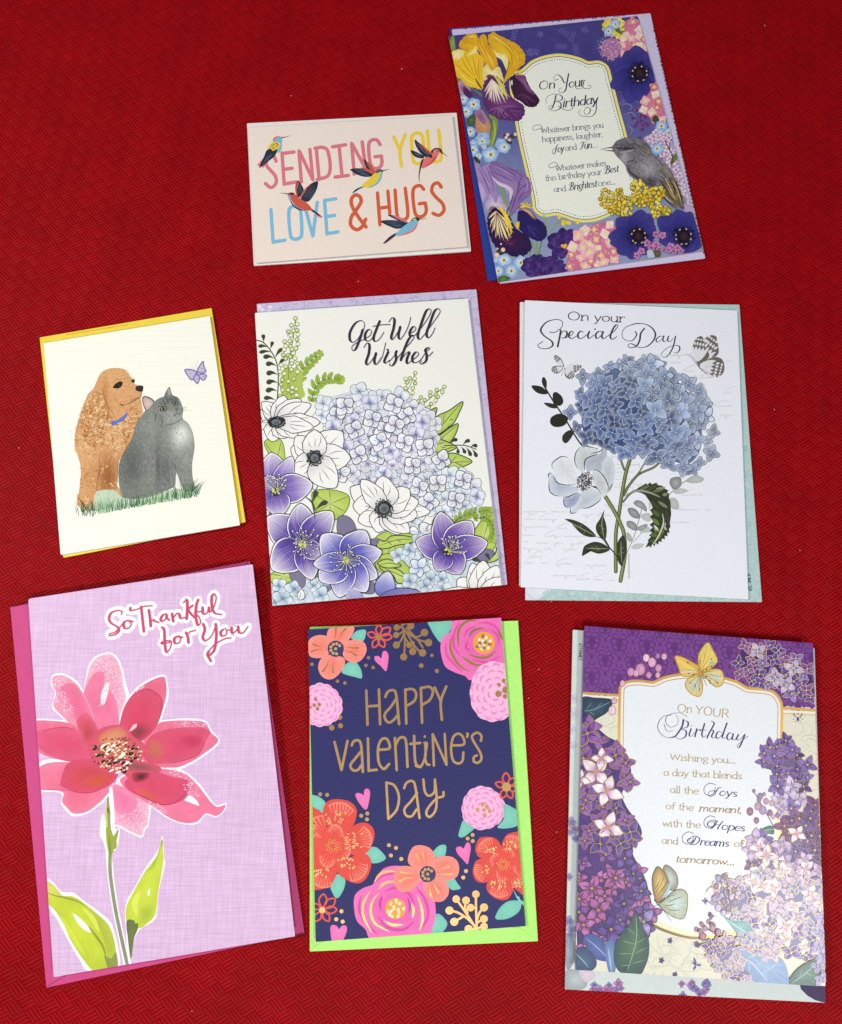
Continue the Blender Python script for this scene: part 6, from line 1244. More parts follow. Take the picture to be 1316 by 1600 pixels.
P_ = dict(
 top=[(352,300),(368,215),(382,150),(430,95),(510,75),(560,110),(588,180),(606,260),(628,345),(600,400),(572,500),(480,560),(340,520)],
 tl=[(160,215),(225,202),(300,240),(345,300),(400,420),(440,600),(300,560),(240,490),(175,430),(160,400),(178,312),(155,275)],
 ur=[(615,360),(680,280),(760,232),(825,210),(852,228),(866,330),(838,430),(802,520),(700,620),(620,650),(560,580),(572,470)],
 rt=[(790,505),(880,480),(1000,475),(1090,490),(1130,552),(1172,600),(1160,640),(1080,702),(1000,752),(900,788),(720,760),(700,640)],
 lr=[(640,800),(800,770),(900,775),(980,805),(1060,880),(1130,975),(1160,1000),(1216,985),(1200,1040),(1150,1072),(1090,1060),(1040,1112),(960,1115),(860,1080),(760,1010),(640,940),(560,850)],
 bt=[(505,890),(540,860),(740,960),(745,1110),(722,1150),(705,1196),(640,1172),(570,1135),(530,1112),(508,1000)],
 ll=[(50,905),(85,740),(270,730),(500,790),(560,850),(480,970),(440,1005),(370,1052),(285,1066),(240,1025),(213,985),(222,935),(170,918)],
 lf=[(40,490),(180,483),(300,500),(400,600),(430,740),(250,735),(60,640)])
with Part('flower', 'wash', label='large pink watercolour flower with dark centre') as FL:
    for k in ('top', 'tl', 'bt', 'll', 'lf', 'lr', 'rt', 'ur'): fill(P_[k], WH)
fo = FL.obj
def pet(label, *layers):
    with Part('petal', 'wash', parent=fo, label=label):
        for l in layers: l()
ctr = (540, 680)
pet('pale glittered top petal', lambda: wc([(355,300),(375,215),(392,155),(435,105),(505,86),(550,118),(578,190),(592,270),(605,350),(590,400),(566,470),(560,560),(450,590),(360,480)], (238, 150, 180), (240, 176, 200)),
    lambda: wc([(350,320),(400,220),(452,190),(478,215),(470,300),(500,290),(540,350),(560,440),(555,540),(440,600),(330,470)], (232, 110, 150), (236, 128, 164)), lambda: fill([(455,330),(490,255),(506,285),(480,380),(462,388)], (255, 232, 240)),
    lambda: glit([(380,210),(395,155),(440,105),(510,88),(552,120),(578,190),(592,270),(604,350),(585,400),(560,400),(500,270),(480,230),(450,185)], 420, 1), lambda: glit([(440,400),(500,240),(520,280),(470,400)], 60, 2))
pet('upper left petal with glitter tips', lambda: wc([(165,225),(225,215),(290,250),(340,310),(400,430),(430,600),(300,560),(250,490),(180,420),(168,380),(185,320),(165,275)], (234, 124, 158), (240, 160, 188)),
    lambda: wc([(215,300),(250,265),(300,270),(345,330),(400,450),(430,600),(330,540),(290,460)], (230, 104, 146), (234, 122, 158)),
    lambda: glit([(170,230),(225,218),(280,250),(230,270),(200,300),(172,270)], 90, 4), lambda: glit([(180,320),(235,310),(300,440),(270,460),(230,440),(175,400)], 200, 5))
pet('left petal', lambda: wc([(40,500),(170,490),(270,505),(330,540),(420,640),(420,740),(280,738),(120,700),(50,640)], (222, 84, 120), (236, 120, 152)), lambda: wc([(60,560),(140,535),(230,530),(320,545),(420,640),(420,735),(270,738),(130,690),(50,620)], (222, 72, 112), (222, 92, 128)),
    lambda: stroke([(100,585),(130,545),(230,528),(310,545)], 5, (196, 56, 96), 'taper'), lambda: wc([(310,490),(370,440),(430,520),(450,620),(360,660),(330,570)], (196, 66, 74), (226, 92, 126)))
pet('lower left petal', lambda: wc([(50,895),(95,760),(270,740),(490,780),(550,850),(480,950),(440,990),(370,1040),(290,1050),(245,1010),(220,975),(228,925),(160,905)], (232, 104, 138), (238, 130, 160)),
    lambda: wc([(210,870),(230,790),(270,738),(400,720),(520,760),(560,820),(500,880),(400,925),(300,918),(220,885)], (206, 70, 70), (216, 76, 112)), lambda: wc([(340,850),(440,800),(540,820),(470,890),(380,900)], (206, 84, 60), (212, 72, 92)), lambda: stroke([(212,880),(300,918),(400,922),(500,880),(548,842)], 5, (186, 52, 80), 'taper'))
pet('pale glittered bottom petal', lambda: wc([(520,900),(545,870),(730,960),(738,1100),(715,1145),(700,1185),(640,1160),(570,1125),(520,1090)], (240, 140, 174), (244, 186, 208)), lambda: wc([(530,880),(640,920),(680,1000),(620,1055),(545,1030)], (238, 122, 166), (240, 140, 178)), lambda: glit([(540,1060),(640,1050),(680,990),(740,990),(738,1100),(712,1150),(640,1160),(560,1120)], 330, 7), lambda: fill([(505,905),(525,900),(535,1000),(540,1100),(520,1090)], WH))
pet('lower right petal with ragged tip', lambda: fill([(640,810),(800,780),(900,790),(980,820),(1050,890),(1120,980),(1160,1010),(1208,998),(1190,1040),(1150,1065),(1090,1050),(1035,1100),(950,1105),(860,1070),(760,1000),(640,930),(570,850)], (240, 122, 158)),
    lambda: fill([(950,962),(990,940),(1030,965),(1050,1003),(1000,985)], WH), lambda: wc([(600,860),(700,790),(800,800),(900,830),(980,850),(975,950),(900,990),(820,995),(740,960),(640,920)], (218, 70, 102), (214, 80, 116)), lambda: wc([(640,890),(720,900),(800,940),(850,985),(760,975),(680,935)], (214, 96, 76), (220, 74, 106)),
    lambda: stroke([(985,855),(965,930),(900,985),(820,995),(720,955),(620,900)], 6, (182, 50, 84), 'taper'), lambda: glit([(810,760),(860,750),(990,820),(1070,950),(1040,950),(960,920),(950,880),(990,850),(900,820)], 170, 8), lambda: glit([(600,930),(800,985),(900,1080),(860,1080),(740,990)], 110, 9))
pet('right petal', lambda: wc([(795,512),(880,490),(1000,488),(1085,500),(1122,560),(1164,600),(1150,632),(1075,690),(1000,738),(900,772),(730,750),(700,640)], (236, 104, 142), (232, 118, 150)), lambda: wc([(740,600),(840,545),(960,530),(1060,528),(1118,556),(1090,600),(1050,680),(980,720),(860,745),(740,740)], (218, 68, 106), (216, 86, 118)),
    lambda: wc([(720,640),(760,580),(820,590),(860,650),(850,720),(760,745),(710,700)], (194, 104, 84), (220, 72, 108)), lambda: wc([(930,600),(1000,570),(1070,590),(1040,650),(960,650)], (196, 56, 92), (218, 68, 106)), lambda: stroke([(1118,560),(1088,610),(1045,690),(960,728),(860,748)], 5, (190, 54, 90), 'taper'), lambda: glit([(900,495),(1000,492),(1085,504),(1110,530),(1040,528),(920,530)], 110, 10, cols=((236, 200, 225), (200, 140, 180), (255, 240, 250), (220, 130, 160))))
pet('upper right petal', lambda: wc([(625,360),(690,290),(760,245),(830,222),(848,250),(852,330),(826,430),(790,520),(700,610),(620,640),(566,580),(575,480)], (230, 90, 126), (228, 110, 142)), lambda: wc([(575,480),(600,400),(650,330),(730,295),(795,325),(826,360),(820,440),(780,540),(700,615),(620,640),(566,580)], (216, 62, 98), (214, 78, 110)),
    lambda: wc([(600,570),(640,510),(720,490),(770,540),(720,600),(650,640)], (134, 50, 62), (216, 64, 100)), lambda: stroke([(640,345),(725,296),(795,325),(825,370),(818,450),(780,540)], 6, (186, 50, 84), 'taper'), lambda: fill([(626,556),(650,516),(672,508),(668,530)], (240, 190, 200)), lambda: glit([(650,310),(700,275),(720,280),(660,325)], 30, 12))
with Part('flower_centre', 'wash', parent=fo, label='dark speckled centre with cream strokes'):
    wc([(380,640),(420,560),(500,520),(600,520),(650,580),(720,640),(700,760),(750,800),(720,860),(650,860),(580,800),(480,770),(400,720)], (196, 106, 80), (218, 78, 108)); wc([(440,600),(500,540),(580,530),(620,590),(600,650),(500,660)], (222, 150, 110), (208, 112, 96))
    wc([(650,800),(750,790),(745,835),(700,860),(650,855)], (70, 24, 34), (206, 62, 92)); wc([(540,740),(620,720),(800,760),(810,800),(700,800),(600,790)], (150, 80, 80), (216, 82, 108))
    for i in range(230):
        a = nr.uniform(0, 6.28); r = nr.rand()**.6; x, y = 545+150*r*math.cos(a), 690+105*r*math.sin(a); t = (y-600)/200
        if r > .72 and t < .2: col = (150, 60, 60)
        else: col = [(52, 26, 28), (250, 240, 214), (84, 34, 36), (232, 214, 150), (120, 60, 44), (244, 226, 190)][nr.randint(6)] if t > .15 else [(234, 210, 160), (206, 130, 90), (150, 60, 56), (250, 240, 214)][nr.randint(4)]
        L = nr.uniform(8, 22); b = -.6+nr.uniform(-.5, .5); stroke([(x, y), (x+L*math.cos(b), y+L*math.sin(b))], nr.uniform(6, 13), col, 'taper', smooth=False)
    for p in [(470,735),(510,750),(545,745),(590,745),(640,735),(665,715),(570,790),(600,800),(440,700),(650,660),(640,690),(420,660)]: stroke([(p[0]-16, p[1]+6), (p[0]+14, p[1]-8)], 16, (38, 20, 24), 'taper', smooth=False)
    for p in [(505,665),(530,640),(590,690),(575,705),(615,745),(560,800),(470,640),(520,790)]: stroke([(p[0]-16, p[1]+8), (p[0]+16, p[1]-10)], 13, (254, 250, 232), 'taper', smooth=False)
# lettering: brush strokes over a white cut-out
ST1 = [[(985,495),(990,470),(960,460),(900,480),(880,530),(900,570),(950,600),(965,630),(940,660),(895,675),(885,660),(930,645),(975,600),(1010,555)], [(1045,545),(1010,560),(1008,605),(1040,615),(1070,580),(1055,548),(1085,558)], [(1062,440),(1065,460),(1120,450),(1180,425),(1250,420)], [(1155,430),(1165,520),(1178,640)]]
ST2 = [[(15,440),(25,510),(30,570)], [(28,540),(50,520),(65,530),(95,540)],
 [(160,470),(130,480),(112,510),(120,530),(150,515),(165,475),(160,500),(180,520)], [(205,470),(215,530)], [(215,505),(240,470),(262,470),(275,505),(310,500)], [(300,378),(320,360),(330,362),(330,440),(325,510)], [(375,400),(340,430),(345,450),(370,480),(390,500)], [(420,355),(405,400),(400,480),(415,560),(438,545),(430,500),(395,460),(450,450)],
 [(455,420),(462,468),(490,465),(508,420)], [(508,420),(512,455),(545,420),(568,345),(555,308),(532,330),(535,420),(560,465),(612,475)],
 [(122,580),(140,600),(145,690),(155,780),(185,760),(200,700),(170,690),(130,700),(125,715),(200,700)], [(250,655),(225,670),(228,710),(262,708),(275,675),(255,652),(290,665)], [(320,625),(335,660),(340,705)], [(325,650),(350,620),(398,605)],
 [(462,555),(475,600),(458,660),(480,690),(530,650),(568,560)], [(565,555),(570,650),(555,760),(525,800),(500,820),(505,780),(560,720),(640,675),(690,668)], [(625,600),(605,620),(612,650),(645,645),(655,612),(640,588)], [(655,605),(690,600),(695,580),(700,630),(740,600),(748,570),(755,620),(790,625),(830,575)], [(505,780),(498,810),(525,858)]]
with Part('lettering_backing', 'matte', label='white cut-out shape behind the script lettering'):
    V(10, 870, 5.483)
    for k in ST1: stroke(k, 78, (253, 252, 253), n=6)
    V(230, 870, 5.264)
    for k in ST2: stroke(k, 72, (253, 252, 253), n=6)
for lab, zz, ks in (('pink brush word So and T', (10, 870, 5.483), ST1), ('pink brush words Thankful for You', (230, 870, 5.264), ST2)):
    with Part('lettering', 'matte', label=lab):
        V(*zz)
        for k in ks: stroke(k, 25, (206, 72, 112), 'pen', n=8, thin=.5)

# ================================================================ the valentine card
use(cG)
NVY = (58, 60, 120); GD = (190, 150, 92); CORAL, CORAL2 = (255, 142, 128), (250, 120, 108); MINT = (136, 214, 190); HP = (240, 112, 178); LP = (250, 176, 222); RED = (232, 82, 70); REDL = (255, 138, 116)
def mint(pts, vein=None, c=MINT):
    with Part('leaf', 'matte'):
        blob(pts, jit(c, 4), (120, 198, 182), rings=4, noise=.04)
        if vein: stroke(vein, 1.2*ZS/6, (104, 186, 172), 'taper')
def golds(strokes, w, prof='taper'):
    for k in strokes:
        with Part('gold_foil', 'gold'): stroke(k, w, GD, prof)
def dots(pts, r=None):
    for p in pts:
        with Part('gold_dot', 'gold'): disc(p[:2], p[2] if len(p) > 2 else r, GD, 12)
def heart(pts):
    with Part('heart', 'matte'): blob(pts, (250, 132, 196), (240, 118, 186), rings=4, noise=.05)
def rose(c, r, outline, arcs, gold, dotsr, centre_r, yel=(248, 166, 70), white=((.25,-.6),(-.5,-.35),(-.1,-.2),(.7,-.2),(-.55,.25),(0,.3),(.5,.55),(-.2,.65)), brown=((-.1,-.75),(-.45,0),(.15,-.05),(.65,.15),(-.75,.4),(0,.55))):
    with Part('rose', 'matte'):
        blob(outline, (232, 96, 178), (246, 122, 192), centre=c, rings=6, noise=.05)
        for a, w, col in arcs: stroke(a, w, col, 'taper')
        disc(c, centre_r, yel, 20)
        for x, y in white: disc((c[0]+x*centre_r*.8, c[1]+y*centre_r*.8), centre_r*.14, (255, 248, 230), 8, centre_r*.18, .4)
    golds(gold, dotsr)
    with Part('gold_foil', 'gold', kind='stuff'):
        for x, y in brown: disc((c[0]+x*centre_r*.8, c[1]+y*centre_r*.8), centre_r*.17, GD, 10)
def carnation(c, r, holes, label=None, a0=0, sq=1.0):
    with Part('carnation', 'matte', label=label):
        k = 13; pts = []
        for i in range(k*4):
            a = 2*math.pi*i/(k*4)+a0; rr = r*(1+.06*abs(math.sin(a*k/2))**.7-.03+.03*math.sin(3*a+1)); pts.append((c[0]+rr*math.cos(a), c[1]+rr*math.sin(a)*sq))
        blob(pts, (252, 190, 228), (250, 186, 226), rings=3, noise=.02, smooth=False)
        for ring, m in ((.86, 13), (.66, 11), (.45, 8), (.25, 5)):
            for i in range(m):
                a = 2*math.pi*(i+.5*(ring > .6))/m+a0+nr.uniform(-.05, .05); s = math.pi/m*.72
                p = [(c[0]+r*ring*(1+.10*math.cos(t*math.pi/2/s*1.0))*math.cos(a+t), c[1]+r*ring*(1+.10*math.cos(t*math.pi/2/s))*math.sin(a+t)*sq) for t in np.linspace(-s, s, 5)]
                stroke(p, r*.075, jit((240, 140, 200), 6), 'taper')
    for h in holes:
        with Part('gold_dot', 'gold'): disc(h[:2], h[2], GD, 10, h[2]*1.15)
def coral(c, petals, dk, golds_, cr0, edge=None):
    with Part('coral_flower', 'matte'):
        for pts in petals: blob(pts, (252, 132, 112), (255, 150, 138), centre=None, rings=4, noise=.03)
        for pts in petals:
            q = np.array(pts).mean(0); v = np.array(c)-q
            for s in (-.25, .0, .3):
                n_ = np.array([-v[1], v[0]])*s; stroke([q-v*.45+n_, q+n_*.8, q+v*.6+n_*.3], 12*ZS/6.4, (255, 126, 116), 'taper')
        disc(c, cr0, dk, 20)
        for i in range(9):
            a = i*.7; disc((c[0]+cr0*.62*math.cos(a)*(i > 1), c[1]+cr0*.62*math.sin(a)*(i > 1)), cr0*.2, (204, 166, 104), 8)
    golds(golds_, 22*ZS/6.4, 'lead')
def daisy(c, tips, r=12, w=11):
    with Part('daisy', 'matte'):
        for t in tips:
            d = np.array(t)-np.array(c); n_ = np.array([-d[1], d[0]])*.25
            stroke([np.array(c)+d*.1, np.array(c)+d*.6+n_, np.array(t), np.array(c)+d*.6-n_, np.array(c)+d*.1], w, (236, 88, 68))
    with Part('gold_dot', 'gold'): disc(c, r, (200, 160, 100), 16)
def redflower(c, petals, leafish, golddash, inner, s=1.0):
    with Part('red_flower', 'matte'):
        for p in petals: blob(p, RED, (228, 78, 68), rings=3, noise=.03)
        q = np.array([np.array(p).mean(0) for p in petals]).mean(0); disc(c, 165*s, RED, 24)
        for p in petals:
            p = np.array(p, float); m = p.mean(0); d = m-np.array(c); d /= np.hypot(*d); n_ = np.array([-d[1], d[0]]); R = np.hypot(*(p-m).T).mean()
            for k in np.linspace(-.8, .8, 8):
                a = m+n_*k*R*.85+d*R*(.62-.35*k*k); b = m+n_*k*R*.5+d*R*(.0-.1*k*k)+nr.uniform(-4, 4, 2); stroke([a, (a+b)/2+n_*2, b], 15*s, jit(REDL, 5), 'lead')
            stroke([m+n_*k*R*.82+d*R*(.68-.38*k*k) for k in np.linspace(-.95, .95, 9)], 17*s, REDL, 'taper')
        for k in inner:
            k = np.array(k, float)
            stroke(k, 15*s, REDL, 'taper'); m = k.mean(0)
            for t in cr(k, 2)[1:-1]: stroke([t, t+(np.array(c)-t)*.28+(t-m)*-.1], 13*s, REDL, 'lead')
    with Part('gold_foil', 'gold', kind='stuff'):
        for (cx, cy, ax, ay, n1, ang) in golddash:
            for i in range(n1):
                x, y = nr.uniform(-1, 1, 2); x0, y0 = cx+x*ax, cy+y*ay; dx, dy = x0-c[0], y0-c[1]; L = math.hypot(dx, dy)+1e-6
                stroke([(x0-dx/L*11*s, y0-dy/L*11*s), (x0+dx/L*11*s, y0+dy/L*11*s)], 11*s, (216, 182, 118), 'taper', smooth=False)
        for i in range(30):
            a = i*2.4; r = (16+40*(i/30))*s; x0, y0 = c[0]+r*math.cos(a)*1.2, c[1]+r*math.sin(a); stroke([(x0, y0), (x0+9*s*math.cos(a), y0+9*s*math.sin(a))], 8*s, (246, 202, 92), 'taper', smooth=False)
def berries(stem, ends, r, w):
    with Part('gold_sprig', 'gold', label='gold foil sprig of round berries'):
        for k in stem: stroke(k, w, GD)
        for e in ends: disc(e[:2], e[2] if len(e) > 2 else r, GD, 16)
# top left group (zoom 470,950)
V(470, 950, 6.4)
mint([(505,300),(545,240),(600,218),(650,222),(650,270),(625,330),(560,330)], [(520,290),(600,255),(640,235)])
mint([(410,640),(450,560),(540,535),(590,590),(612,650),(608,704),(540,690),(460,670)], [(450,600),(530,640),(595,690)])
coral((350,408), [[(262,300),(270,230),(310,195),(420,180),(530,188),(520,260),(470,330),(400,380),(300,350)], [(75,350),(110,295),(190,270),(270,290),(300,370),(290,450),(220,495),(140,500),(85,470)],
 [(440,350),(510,320),(590,320),(645,360),(658,430),(620,505),(560,545),(470,530),(420,460)], [(240,480),(330,470),(430,500),(440,560),(400,640),(330,705),(260,712),(200,670),(175,600),(190,530)]], (56, 56, 108),
 [[(352,200),(350,250),(335,320)], [(455,205),(420,240),(380,310)], [(120,360),(170,380),(235,390)], [(100,440),(160,415),(235,415)], [(582,398),(520,400),(440,385)], [(560,480),(500,440),(435,430)], [(215,640),(255,590),(285,510)], [(325,650),(320,590),(330,520)]], 82)
daisy((778,290), [(785,170),(895,200),(910,290),(835,390),(725,395),(670,255)], 32, 17)
berries([[(1010,165),(1040,290),(1035,490)], [(1035,250),(1000,330),(960,370)], [(1030,230),(985,262),(950,270)], [(1020,190),(960,195)], [(1040,215),(1140,380),(1210,455)], [(1130,340),(1125,430)], [(1060,200),(1170,320),(1220,395)], [(1060,235),(1160,310),(1270,345)], [(1060,240),(1120,285),(1180,285),(1240,245)], [(1020,165),(1080,150),(1120,160)], [(1030,280),(1090,370)]],
 [(960,195,32),(955,270,32),(957,370,36),(1030,490,36),(1120,436,36),(1100,180,36),(1085,370,32),(1238,245,38),(1278,347,38),(1218,448,38)], 34, 19)
dots([(678,498),(652,574),(724,596),(368,732),(442,750),(390,1094,26),(398,1178,26),(310,1198,28),(112,563),(1200,576)], 18)
heart([(740,485),(780,482),(805,505),(820,440),(855,432),(878,475),(872,560),(852,632),(800,580),(745,530)])
carnation((212,972), 200, [(150,914,16),(138,972,17),(186,966,18),(168,1008,18),(96,994,14)], sq=1.08)
V(650, 950, 6.4)
mint([(120,130),(240,120),(360,130),(345,220),(260,345),(190,280),(150,210)], [(160,160),(230,240),(260,320)])
rose((680,350), 300, [(370,130),(500,105),(700,98),(862,95),(890,300),(900,560),(780,600),(560,720),(490,680),(380,640),(290,580),(250,450),(250,350),(290,270),(345,240)],
 [([(440,130),(385,250),(380,380),(440,480)], 26, (226, 84, 168)), ([(620,150),(720,150),(810,200),(850,280)], 26, (228, 88, 170)), ([(520,330),(500,390),(540,430)], 22, (220, 70, 160)), ([(300,340),(310,470),(400,580),(470,640)], 26, (230, 88, 172)), ([(560,520),(720,540),(840,480)], 26, (226, 84, 168)), ([(480,290),(520,220),(600,180)], 20, (228, 84, 168)), ([(760,220),(820,280),(830,380)], 22, (226, 80, 166))],
 [[(610,125),(520,130),(450,180),(420,270),(430,390)], [(690,205),(620,210),(560,240),(530,300)], [(362,270),(345,400),(400,530),(470,600),(540,635)], [(530,460),(620,495),(720,490),(800,430)], [(458,485),(540,540),(600,570),(675,570)], [(810,225),(840,260),(875,330)]], 27, 112)
carnation((790,840), 252, [(878,727,20),(832,768,18),(893,820,30),(823,858,30),(890,885,22)], a0=.2, sq=1.18)
dots([(160,475,18),(53,576,24),(210,630,21)])
# lettering
V(470, 950, 6.4)
def gold_word(label, st, w=26):
    with Part('lettering', 'gold', label=label):
        for k in st: stroke(k, w, (196, 158, 100), smooth=len(k) > 2, n=8)
gold_word('gold word HAPPY', [[(656,826),(668,1168)], [(782,815),(794,1162)], [(668,984),(790,976)],
 [(846,890),(870,840),(920,822),(955,870),(984,1162)], [(960,900),(900,990),(842,1060),(850,1120),(890,1145),(940,1110),(970,1070)],
 [(1046,815),(1056,1155)], [(1046,818),(1120,812),(1155,860),(1135,930),(1058,980)],
 [(1202,800),(1214,1148)], [(1202,800),(1290,790),(1322,840),(1290,920),(1214,970)],
 [(1340,795),(1402,935)], [(1456,785),(1402,935),(1412,1118)]])
gold_word('gold word VALENTINE\'S', [[(338,1340),(408,1620)], [(468,1330),(408,1620)],
 [(510,1375),(530,1335),(575,1325),(605,1380),(622,1640)], [(608,1430),(550,1500),(498,1570),(520,1620),(570,1620),(610,1570)],
 [(672,1305),(680,1630)], [(680,1626),(760,1618)], [(785,1418),(885,1405),(880,1340),(850,1305),(805,1320),(775,1400),(780,1540),(830,1610),(885,1560)],
 [(942,1300),(960,1620)], [(950,1370),(985,1305),(1030,1295),(1055,1350),(1068,1590)],
 [(1134,1280),(1142,1500),(1160,1570),(1200,1590)], [(1095,1360),(1195,1350)]])
V(650, 950, 6.4)
gold_word('gold letters ending VALENTINE\'S', [[(92,1350),(95,1480),(50,1585),(0,1580)], [(85,1350),(110,1360),(92,1490),(110,1560),(136,1568)], [(88,1285),(89,1289)],
 [(168,1262),(180,1576)], [(170,1264),(306,1568)], [(288,1260),(306,1568)],
 [(358,1375),(478,1365),(470,1290),(425,1258),(375,1290),(352,1400),(370,1520),(420,1555),(465,1530),(475,1445)],
 [(512,1256),(520,1262),(512,1290)], [(650,1330),(655,1280),(620,1248),(575,1265),(565,1310),(640,1440),(655,1510),(620,1548),(580,1535),(582,1490),(610,1475)]], 24)
V(470, 1190, 5.332)
gold_word('gold word DAY', [[(713,175),(730,478)], [(715,175),(780,200),(818,290),(800,400),(735,475)], [(862,222),(880,180),(925,162),(955,210),(990,470)], [(970,260),(920,330),(865,395),(880,450),(925,455),(965,400)],
 [(1022,150),(1035,250),(1070,285),(1115,250),(1118,150)], [(1118,150),(1132,290),(1125,400),(1080,460),(1048,440),(1060,390),(1130,310),(1185,290),(1190,255)]], 20)
# lower left (zoom 470,1190)
mint([(85,290),(130,285),(190,320),(208,360),(185,428),(140,400),(85,405)], [(100,300),(150,350),(175,410)])
mint([(520,770),(570,720),(630,715),(690,770),(708,810),(660,840),(600,848),(560,820)], [(560,780),(640,800),(700,808)])
mint([(250,1040),(300,940),(340,960),(372,990),(360,1060),(320,1130),(290,1135),(262,1090)], [(310,960),(310,1040),(300,1125)])
redflower((268,705), [[(200,360),(250,320),(330,315),(410,335),(460,385),(465,450),(430,550),(360,620),(280,600),(210,520),(185,430)], [(400,600),(450,530),(530,508),(590,540),(615,600),(600,680),(560,750),(480,790),(400,760),(360,680)],
 [(340,830),(440,790),(540,770),(585,820),(580,900),(540,980),(480,1015),(410,1000),(330,950),(290,880)], [(60,860),(180,820),(290,870),(300,930),(270,1000),(200,1055),(120,1072),(60,1060)], [(60,400),(150,410),(210,470),(210,640),(210,800),(60,860)]], None,
 [(290,470,95,55,26,0), (440,660,70,65,24,0), (380,850,70,50,18,0), (175,930,60,40,16,0), (110,520,20,50,7,0)],
 [[(225,590),(260,540),(300,530),(340,570),(355,640)], [(345,820),(390,790),(410,740),(400,690),(370,650)], [(160,770),(170,840),(220,880),(265,860),(285,820)], [(100,640),(130,600),(160,630)]])
daisy((178,1238), [(190,1105),(285,1145),(300,1235),(235,1330),(120,1330),(100,1190)], 26, 14)
heart([(455,280),(475,262),(510,270),(525,285),(530,240),(555,225),(577,250),(572,320),(545,402),(490,350)])
heart([(247,1395),(262,1362),(300,1370),(318,1395),(345,1368),(380,1372),(382,1420),(340,1500),(265,1500)])
dots([(162,273),(220,278),(505,452),(555,433),(552,482),(735,697),(794,720),(752,783),(838,812),(339,1248),(296,1315),(350,1334)], 17)
mint([(1000,1440),(1060,1380),(1150,1410),(1140,1480),(1000,1475)])
V(650, 1190, 5.335)
mint([(90,1430),(60,1380),(130,1290),(190,1270),(240,1310),(262,1360),(220,1425),(150,1445)], [(90,1410),(160,1360),(250,1345)])
V(470, 1190, 5.332)
rose((790,1226), 340, [(610,1010),(680,900),(780,868),(880,885),(960,940),(1060,1040),(1110,1140),(1125,1260),(1100,1380),(1040,1450),(800,1480),(590,1480),(540,1400),(470,1330),(445,1230),(450,1120),(510,1060),(590,1030)],
 [([(620,1010),(680,950),(790,930),(870,980)], 28, (222, 84, 172)), ([(500,1120),(490,1240),(560,1360),(640,1440)], 28, (218, 80, 170)), ([(680,1120),(660,1180),(670,1240)], 22, (206, 66, 158)), ([(700,1080),(800,1050),(900,1100),(950,1200)], 26, (220, 80, 168)), ([(640,1290),(720,1380),(850,1400),(950,1330)], 26, (218, 78, 168)), ([(960,1040),(1040,1160),(1060,1290),(1000,1400)], 26, (220, 84, 170)), ([(890,1130),(910,1200),(900,1260)], 20, (206, 66, 158))],
 [[(612,1005),(660,940),(730,915),(802,918)], [(645,1065),(690,1020),(740,1002),(795,1002)], [(580,1080),(540,1140),(515,1220),(530,1310),(595,1428)], [(652,1095),(600,1160),(582,1250),(620,1350),(740,1418)], [(695,1325),(760,1360),(855,1360)], [(925,1180),(940,1240),(930,1305)], [(970,1110),(1005,1210),(1015,1320),(990,1410)]], 24, 88,
 white=((.05,-1.0),(-.55,-.6),(-.2,-.2),(.5,-.6),(.95,-.0),(-.5,.3),(.3,.1),(.3,.9),(-.7,.7)), brown=((.1,-.75),(-.6,-.5),(-.2,0),(.4,.45),(-.9,.3),(-.4,.9)))
V(650, 1190, 5.335)
mint([(135,770),(170,720),(210,695),(250,700),(252,750),(235,790),(170,800)], [(150,780),(210,740),(245,710)])
mint([(240,990),(310,970),(350,1020),(374,1055),(340,1070),(290,1065)], [(270,1000),(320,1035),(365,1055)])
coral((98,938), [[(-60,780),(-20,710),(50,698),(120,725),(160,790),(150,850),(100,900),(20,900),(-60,850)], [(130,830),(210,790),(300,795),(350,840),(360,910),(330,970),(240,995),(150,970),(110,910)],
 [(60,1020),(120,985),(220,985),(270,1040),(270,1110),(220,1165),(150,1165),(100,1130),(70,1080)], [(-180,930),(-150,880),(-80,870),(20,890),(60,950),(20,1020),(-50,1080),(-130,1080),(-180,1020)]], (70, 60, 100),
 [[(52,752),(62,800),(70,842)], [(0,765),(20,810),(40,850)], [(280,872),(230,890),(180,905)], [(310,940),(250,940),(185,935)], [(125,1128),(120,1080),(110,1030)], [(190,1100),(170,1060),(150,1020)], [(-130,920),(-80,930),(-20,932)], [(-140,1000),(-90,975),(-20,965)]], 68)
carnation((560,390), 180, [(556,357,17),(592,378,17),(514,401,16),(567,405,15),(615,413,16),(573,450,16)], a0=.1)
mint([(355,620),(370,550),(395,490),(430,520),(485,555),(440,600),(390,632)])
mint([(735,360),(800,380),(850,420),(860,520),(780,555),(680,550),(730,480)], [(730,450),(800,480),(850,510)])
daisy((755,212), [(750,95),(830,140),(840,235),(800,305),(715,305),(665,180)], 38, 15)
dots([(473,612),(432,642),(474,663),(418,913),(395,967)], 17)
heart([(335,720),(370,708),(398,722),(420,680),(445,678),(458,720),(445,800),(430,855),(385,810),(345,765)])
redflower((730,860), [[(500,700),(530,640),(590,628),(660,640),(705,690),(720,760),(690,810),(600,815),(530,800),(498,750)], [(720,680),(760,610),(830,588),(900,590),(900,760),(880,830),(780,830),(720,760)],
 [(475,900),(500,830),(570,810),(650,830),(680,910),(640,980),(570,1010),(510,1000),(480,950)], [(600,1000),(660,960),(760,970),(810,1020),(805,1090),(760,1150),(690,1150),(620,1110),(590,1060)], [(780,820),(900,790),(910,1090),(850,1080),(790,1010),(770,920)]], None,
 [(620,740,50,32,16,0), (790,700,60,35,20,0), (575,900,30,35,9,0), (690,1030,65,35,18,0), (850,1010,30,40,10,0)],
 [[(640,880),(625,820),(650,780),(690,765)], [(720,740),(770,720),(810,760),(825,800)], [(830,860),(830,910),(860,950)], [(675,900),(680,960),(720,995),(770,970)]], .85)
